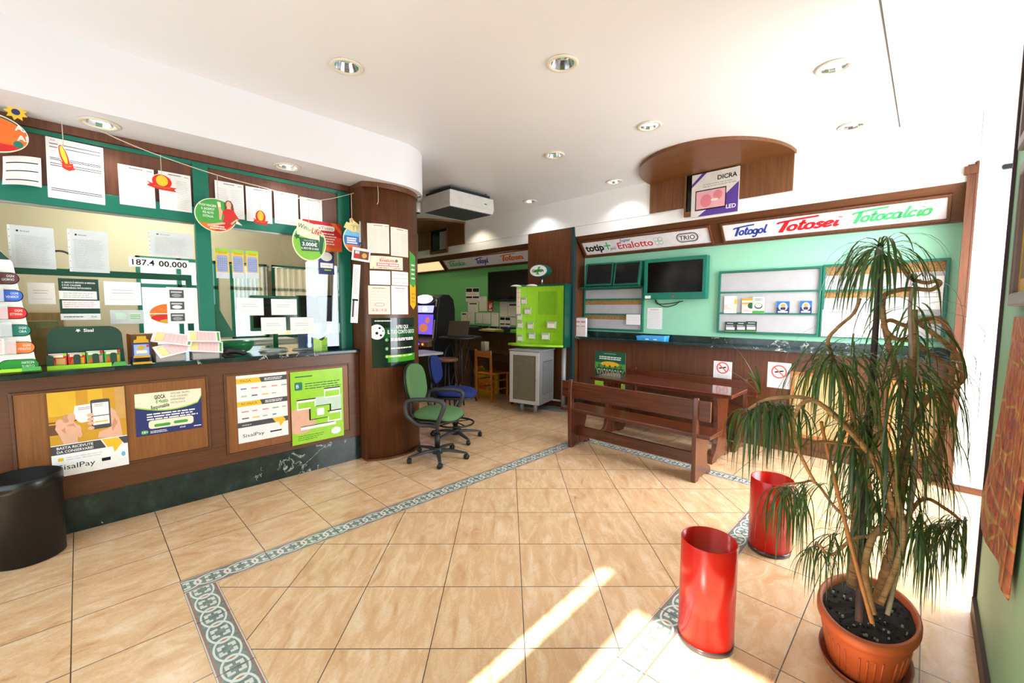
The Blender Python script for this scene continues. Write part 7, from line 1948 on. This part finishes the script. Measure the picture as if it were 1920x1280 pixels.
# ================================================================ PICTURES ON THE GREEN WALL BESIDE THE CAMERA
def paint_mat():
    m, nt, bs = newmat('abstract painted canvas')
    v = coords(nt)
    n1 = noise(nt, v, 7, 4, .6, 1.2)
    base = ramp(nt, n1, [(.25, S(84, 60, 52)), (.38, S(166, 74, 60)), (.5, S(184, 112, 70)), (.6, S(160, 66, 62)), (.72, S(110, 108, 106)), (.85, S(190, 150, 100))])
    vo = nt.nodes.new('ShaderNodeTexVoronoi'); vo.feature = 'DISTANCE_TO_EDGE'; vo.inputs['Scale'].default_value = 7
    L(nt, v, vo.inputs['Vector'])
    L(nt, mixc(nt, math_(nt, 'LESS_THAN', vo.outputs[0], .035), base, S(186, 150, 84)), bs.inputs['Base Color'])
    bs.inputs['Roughness'].default_value = .6
    return m
pmx = paint_mat()
m_ = MB(); n_ = 10
for i in range(n_):
    for j in range(n_):
        def P_(a, b):
            u, v = a / n_, b / n_
            x = 2.55 + .10 * v - u * .62
            z = 1.48 - v * (.86 if False else .80) + .13 * u * 0
            z -= v * (.0 + .10 * (u > .0) * min(1, u * 3) ) 
            return (x, WG + .012 + .03 * v * v * (1 - u) + .012 * sin(u * 9) * v, z + .05 * v * (0 if u > .15 else 1))
        m_.face([m_.add([P_(i, j), P_(i, j + 1), P_(i + 1, j + 1), P_(i + 1, j)]) + q for q in range(4)], pmx, True)
o_ = m_.build('painted_canvas'); o_.modifiers.new('thickness', 'SOLIDIFY').thickness = .003
tag(o_, 'unframed red and orange painted canvas curling off the sage green wall', 'painting')
def framed(x0, x1, z0, z1, label, rgb):
    t = thing('framed_picture', label, 'picture', mtx=frame(((x0 + x1) / 2, WG + .002, (z0 + z1) / 2), (-1, 0, 0)))
    w, h = x1 - x0, z1 - z0
    m_ = MB(); m_.ring(-w / 2, w / 2, -h / 2, h / 2, .05, 0, .03, C('grey brown frame', 98, 82, 74, .4)); m_.build('frame', t, bevel=.008)
    m_ = MB(); m_.box(-w / 2 + .05, w / 2 - .05, -h / 2 + .05, h / 2 - .05, .002, .01, C(label[:12], *rgb)); m_.rect(-w / 2 + .1, w / 2 - .1, -h / 2 + .1, h / 2 - .1, C('picture brown', 120, 92, 50), .0105); m_.build('picture_panel', t)
framed(1.95, 2.565, 1.52, 2.06, 'framed ochre picture on the sage wall right above the painted canvas', (200, 160, 50))
framed(1.95, 2.68, 2.14, 2.7, 'framed picture highest on the sage wall', (150, 120, 70))

# ================================================================ DRAGON TREE IN A TERRACOTTA PLANTER
PX, PY, PZ = 2.31, .115, .235
plant = thing('potted_plant', 'tall straggly dragon tree with drooping leaves in an oval terracotta planter', 'plant', (PX, PY, 0))
def rel(p): return Vector(p) - Vector((PX, PY, 0))
tc = M['terracotta']
m_ = MB(); m_.lathe([(.92, .004), (1.0, .006), (1.06, .03), (1.05, .034), (.98, .014), (.01, .012)], pm('terracotta saucer', (150, 76, 48), .5), 56, sx=.225, sy=.15, cap0=True); m_.build('saucer', plant)
m_ = MB()
prof = [(.74, .016), (.78, .022), (.93, .17), (.945, .19), (1.0, .195), (1.03, .205), (1.03, .225), (1.0, .236), (.93, .236), (.90, .20)]
m_.lathe(prof, tc, 64, sx=.27, sy=.168, cap1=False)
for k in range(40):                    # moulded ribs on the wall of the pot
    a = 2 * pi * k / 40
    if k % 5 == 4: continue
    p0, p1 = .80, .91
    m_.tube([(p0 * .27 * cos(a), p0 * .168 * sin(a), .045), (p1 * .27 * cos(a) + .001 * cos(a), p1 * .168 * sin(a), .15)], .0035, tc, 5)
m_.build('pot', plant)
m_ = MB(); n_ = 18
rs = [0, .3, .6, .8, .905]
for i in range(len(rs) - 1):
    for k in range(36):
        def P_(r, kk):
            a = 2 * pi * kk / 36
            random.seed(int(r * 100) * 50 + kk % 36)
            return (r * .27 * cos(a), r * .168 * sin(a), .205 + random.uniform(-.006, .008) * (r > 0) + .012 * (1 - r))
        m_.face([m_.add([P_(rs[i], k), P_(rs[i + 1], k), P_(rs[i + 1], k + 1), P_(rs[i], k + 1)]) + q for q in range(4)], M['soil'], True)
random.seed(11)
for k in range(150):
    a, r = random.uniform(0, 2 * pi), random.uniform(.1, .86) ** .6 * .88
    s = random.uniform(.002, .005); c = (r * .27 * cos(a), r * .168 * sin(a), .214)
    m_.hexa([(c[0] - s, c[1] - s, c[2] - s), (c[0] + s, c[1] - s, c[2] - s), (c[0] + s, c[1] + s, c[2] - s), (c[0] - s, c[1] + s, c[2] - s), (c[0] - s, c[1] - s * .6, c[2] + s), (c[0] + s * .7, c[1] - s, c[2] + s), (c[0] + s, c[1] + s * .6, c[2] + s), (c[0] - s * .7, c[1] + s, c[2] + s)], M['soil'] if k % 4 else pm('soil perlite', (150, 144, 134), .9))
m_.build('soil', plant)

def bark():
    m, nt, bs = newmat('ringed tan bark')
    v = coords(nt, (1, 1, 1))
    n1 = noise(nt, v, 30, 4); n2 = noise(nt, coords(nt, (8, 8, 160)), 1.0, 3, .6, .6)
    L(nt, ramp(nt, math_(nt, 'ADD', math_(nt, 'MULTIPLY', n1, .4), math_(nt, 'MULTIPLY', n2, .6)), [(.3, S(104, 74, 46)), (.5, S(160, 122, 82)), (.72, S(190, 156, 114))]), bs.inputs['Base Color'])
    bs.inputs['Roughness'].default_value = .85
    bump(nt, bs, n2, .5, .003)
    return m
BARK = bark()
GREYB = pm('grey-brown dead cane', (122, 100, 82), .85, var=.2, scale=60)
CANE = pm('bamboo stake', (168, 112, 60), .6, var=.15, scale=40)
DARKC = pm('dark purple-brown pole', (66, 48, 46), .7, var=.2, scale=50)
def stem(name, pts, r0, r1, mat, n=6):
    P = catmull([rel(p) for p in pts], n)
    k = len(P)
    m_ = MB(); m_.tube(P, [(r0 + (r1 - r0) * i / (k - 1)) * (1 + .06 * sin(i * 2.3)) for i in range(k)], mat, 10)
    return m_.build(name, plant)
D0 = 1.73
stem('support_stake', [(2.078, 0.125, 0.286), (2.276, 0.15, 0.79), (2.361, 0.156, 1.37), (2.428, 0.163, 1.791)], .0135, .010, DARKC)
stem('support_stake', [(2.038, 0.084, 0.324), (2.067, 0.171, 0.609), (2.095, 0.268, 0.965), (2.087, 0.285, 1.051)], .008, .006, CANE)
stem('support_stake', [(2.183, 0.048, 0.299), (2.32, 0.008, 0.686), (2.376, 0.007, 0.938), (2.415, 0.053, 1.462), (2.431, 0.052, 1.595)], .008, .007, pm('pale grey cane', (170, 158, 140), .8, var=.15, scale=40))
stem('stem', [(2.368, 0.17, 0.265), (2.422, 0.182, 0.614), (2.487, 0.17, 0.848), (2.5, 0.154, 1.072)], .02, .014, BARK)
stem('stem', [(2.117, 0.089, 0.318), (2.13, 0.121, 0.472), (2.18, 0.111, 0.588), (2.255, 0.071, 0.653), (2.298, 0.065, 0.741)], .013, .011, BARK)
stem('stem', [(2.182, 0.081, 0.332), (2.224, 0.064, 0.432), (2.268, 0.047, 0.556), (2.3, 0.042, 0.681), (2.335, 0.04, 0.851), (2.378, 0.034, 1.067), (2.42, 0.039, 1.374), (2.428, 0.045, 1.506)], .021, .013, BARK)
stem('stem', [(2.142, 0.068, 0.364), (2.211, 0.03, 0.521), (2.244, 0.024, 0.652), (2.25, 0.068, 0.844), (2.253, 0.114, 1.031), (2.263, 0.144, 1.134)], .011, .009, BARK)
stem('stem', [(2.247, 0.052, 0.678), (2.218, 0.085, 0.827), (2.133, 0.142, 0.953), (2.016, 0.218, 1.077), (1.932, 0.284, 1.158), (1.888, 0.326, 1.142), (1.867, 0.339, 1.062), (1.879, 0.316, 0.961), (1.937, 0.273, 0.843)], .010, .006, BARK)
stem('stem', [(2.24, 0.069, 0.759), (2.14, 0.134, 0.943), (2.041, 0.221, 1.082), (1.942, 0.303, 1.162), (1.859, 0.387, 1.168), (1.835, 0.439, 1.149), (1.812, 0.487, 1.107)], .009, .006, BARK)
stem('stem', [(2.251, 0.105, 0.923), (2.123, 0.183, 0.967), (1.986, 0.268, 0.994), (1.904, 0.321, 0.979), (1.875, 0.35, 0.971)], .007, .005, BARK)
stem('stem', [(2.393, 0.035, 1.086), (2.391, 0.084, 1.26), (2.395, 0.126, 1.415), (2.395, 0.141, 1.551), (2.435, 0.104, 1.585), (2.463, 0.047, 1.593), (2.482, -0.001, 1.588), (2.495, -0.026, 1.612), (2.485, -0.015, 1.625), (2.468, 0.016, 1.617), (2.438, 0.064, 1.639), (2.429, 0.092, 1.685), (2.423, 0.131, 1.72), (2.425, 0.16, 1.739)], .011, .007, BARK)
stem('stem', [(2.402, 0.019, 1.02), (2.479, -0.019, 1.138), (2.52, -0.058, 1.161), (2.57, -0.105, 1.194), (2.588, -0.119, 1.239), (2.567, -0.088, 1.328), (2.509, -0.02, 1.406), (2.443, 0.039, 1.462)], .011, .010, BARK)
stem('stem', [(2.465, -0.035, 0.859), (2.558, -0.08, 1.055), (2.612, -0.087, 1.233), (2.621, -0.081, 1.37), (2.563, -0.041, 1.462), (2.502, 0.008, 1.466), (2.432, 0.062, 1.439), (2.386, 0.112, 1.461), (2.361, 0.134, 1.439), (2.38, 0.112, 1.405)], .010, .008, BARK)
stem('stem', [(2.585, -0.101, 1.242), (2.548, -0.059, 1.282), (2.489, -0.008, 1.328), (2.438, 0.034, 1.373), (2.384, 0.091, 1.384), (2.355, 0.125, 1.428), (2.364, 0.14, 1.517)], .010, .008, BARK)
stem('stem', [(2.246, 0.111, 0.676), (2.216, 0.175, 0.981), (2.138, 0.26, 1.289), (2.098, 0.282, 1.376), (2.127, 0.258, 1.43), (2.175, 0.215, 1.488), (2.222, 0.202, 1.548)], .008, .006, BARK)
stem('stem', [(2.293, 0.029, 0.632), (2.387, -0.027, 0.731), (2.454, -0.1, 0.688), (2.504, -0.142, 0.64)], .008, .006, BARK)
stem('stem', [(2.246, 0.074, 0.599), (2.129, 0.163, 0.587), (2.066, 0.221, 0.523), (2.031, 0.261, 0.565)], .007, .005, BARK)
stem('stem', [(2.243, 0.107, 0.61), (2.22, 0.22, 0.646), (2.227, 0.31, 0.746), (2.201, 0.364, 0.737), (2.171, 0.422, 0.722)], .007, .004, BARK)

def leafmat(name, a, b):
    m, nt, bs = newmat(name)
    n = noise(nt, coords(nt, (30, 30, 3)), 2.0, 3)
    L(nt, ramp(nt, n, [(.3, S(*a)), (.7, S(*b))]), bs.inputs['Base Color'])
    bs.inputs['Roughness'].default_value = .38
    bs.inputs['Transmission Weight'].default_value = 0.0
    tr = nt.nodes.new('ShaderNodeBsdfTranslucent'); tr.inputs[0].default_value = S(96, 140, 40)
    mx = nt.nodes.new('ShaderNodeMixShader'); mx.inputs[0].default_value = .22
    out = nt.nodes['Material Output']
    L(nt, bs.outputs[0], mx.inputs[1]); L(nt, tr.outputs[0], mx.inputs[2]); L(nt, mx.outputs[0], out.inputs[0])
    return m
LEAF = [leafmat('dark strap leaf', (34, 54, 32), (64, 92, 52)), leafmat('mid strap leaf', (52, 80, 42), (88, 116, 64))]
YLEAF = leafmat('yellowing strap leaf', (120, 116, 50), (150, 140, 70))
WLO = WG + .09
def leaf(m_, p, az, el, length, width, sag, mat):
    P = Vector(p); d = Vector((cos(az) * cos(el), sin(az) * cos(el), sin(el)))
    side = Vector((-sin(az), cos(az), 0))
    n = 9; seg = length / n; prev = None
    tw = random.uniform(-.6, .6)
    for i in range(n + 1):
        t = i / n
        w = width * (0.55 + .45 * min(1, t * 5)) * (1 - max(0, (t - .45) / .55) ** 1.6) + .0004
        up = side.cross(d)
        if up.length < 1e-5: up = Vector((0, 0, 1))
        s2 = (side * cos(tw * t) + up.normalized() * sin(tw * t)).normalized()
        A = m_.add([P - s2 * w / 2, P + up.normalized() * w * -.12, P + s2 * w / 2])
        if prev is not None:
            m_.face((prev, prev + 1, A + 1, A), mat, True); m_.face((prev + 1, prev + 2, A + 2, A + 1), mat, True)
        prev = A
        d = (d + Vector((0, 0, -sag * (0.6 + t)))).normalized()
        P = P + d * seg
        if P.y + PY < WLO: P.y = WLO - PY
        if P.z < .02: P.z = .02
def head(p, n, length,  width=.013, sag=.42, el=(.1, 1.2), az=None, axis_len=.12, axis=None):
    """one crown: leaves springing from a short length of stem"""
    m_ = MB(); p = rel(p); n = max(5, int(n * .95)); width *= .55
    ax = Vector(axis or (0, 0, 1)).normalized() * axis_len
    for i in range(n):
        t = random.random()
        a = random.uniform(0, 2 * pi) if az is None else random.gauss(az[0], az[1])
        e = random.uniform(*el) - .5 * (1 - t)
        mt = YLEAF if random.random() < .03 else LEAF[random.random() < .4]
        leaf(m_, p + ax * (t - .5), a, e, length * random.uniform(.65, 1.15), width * random.uniform(.7, 1.2), sag * random.uniform(.75, 1.3), mt)
    return m_.build('leaf_crown', plant)
toL = YAW + pi / 2           # towards the left edge of the view
toC = YAW + pi               # towards the camera
head((2.423, 0.164, 1.762), 58, .36, .019, .5, (.2, 1.0), (toL, .9), .05)
head((2.431, 0.156, 1.757), 22, .34, .014, .42, (.3, 1.2), (toL + pi, .7), .04)
head((2.424, 0.044, 1.462), 34, .36, .016, .42, (-.2, 1.0), None, .16)
head((2.432, 0.053, 1.617), 10, .40, .018, .5, (.9, 1.4), None, .04)
head((2.106, 0.266, 1.308), 60, .40, .015, .55, (.0, .9), None, .06)
head((2.194, 0.21, 1.354), 26, .34, .012, .4, (.1, 1.1), None, .1)
head((2.352, 0.065, 1.244), 60, .42, .014, .5, (-.2, .9), None, .14)
head((2.434, 0.012, 1.263), 44, .46, .015, .5, (-.1, 1.0), (toL + pi, 1.2), .12)
head((2.269, 0.1, 1.052), 60, .42, .014, .5, (-.3, .8), None, .16)
head((2.203, 0.194, 1.025), 54, .44, .013, .55, (-.3, .7), None, .16)
head((2.412, 0.003, 0.976), 44, .40, .013, .5, (-.3, .7), None, .2)
head((2.281, 0.145, 0.79), 54, .40, .012, .55, (-.4, .6), None, .2)
head((2.287, 0.055, 0.815), 46, .40, .012, .55, (-.4, .6), None, .2)
head((1.857, 0.417, 1.149), 46, .27, .012, .7, (-.1, .7), None, .12, (.7, -.7, 0))
head((1.83, 0.469, 1.117), 46, .28, .012, .7, (-.1, .7), None, .10, (.7, -.7, 0))
head((1.907, 0.364, 1.133), 34, .25, .011, .7, (-.1, .6), None, .10, (.7, -.7, 0))
head((1.828, 0.449, 1.184), 5, .22, .018, .12, (1.2, 1.5), None, .02)
head((2.177, 0.415, 0.712), 60, .34, .011, .7, (-.2, .6), None, .10, (.7, -.7, 0))
head((2.147, 0.308, 0.77), 24, .30, .010, .6, (-.3, .5), None, .12, (.7, -.7, 0))
head((2.069, 0.248, 0.544), 40, .22, .009, .45, (-.3, .8), None, .14, (.7, -.7, 0))
head((2.162, 0.201, 0.582), 34, .24, .009, .45, (-.3, .8), None, .14, (.7, -.7, 0))
head((2.504, -0.142, 0.64), 46, .28, .011, .55, (-.2, .7), None, .08, (.7, -.7, 0))
head((2.435, -0.088, 0.622), 46, .30, .011, .5, (-.3, .7), None, .10, (.7, -.7, 0))
head((2.375, -0.023, 0.655), 36, .34, .011, .55, (-.3, .6), None, .14)
head((2.575, -0.062, 1.372), 6, .34, .004, .22, (.0, .6), (toL + pi, .5), .04)
head((2.548, -0.075, 1.01), 6, .34, .004, .25, (.0, .4), (toL + pi, .5), .04)
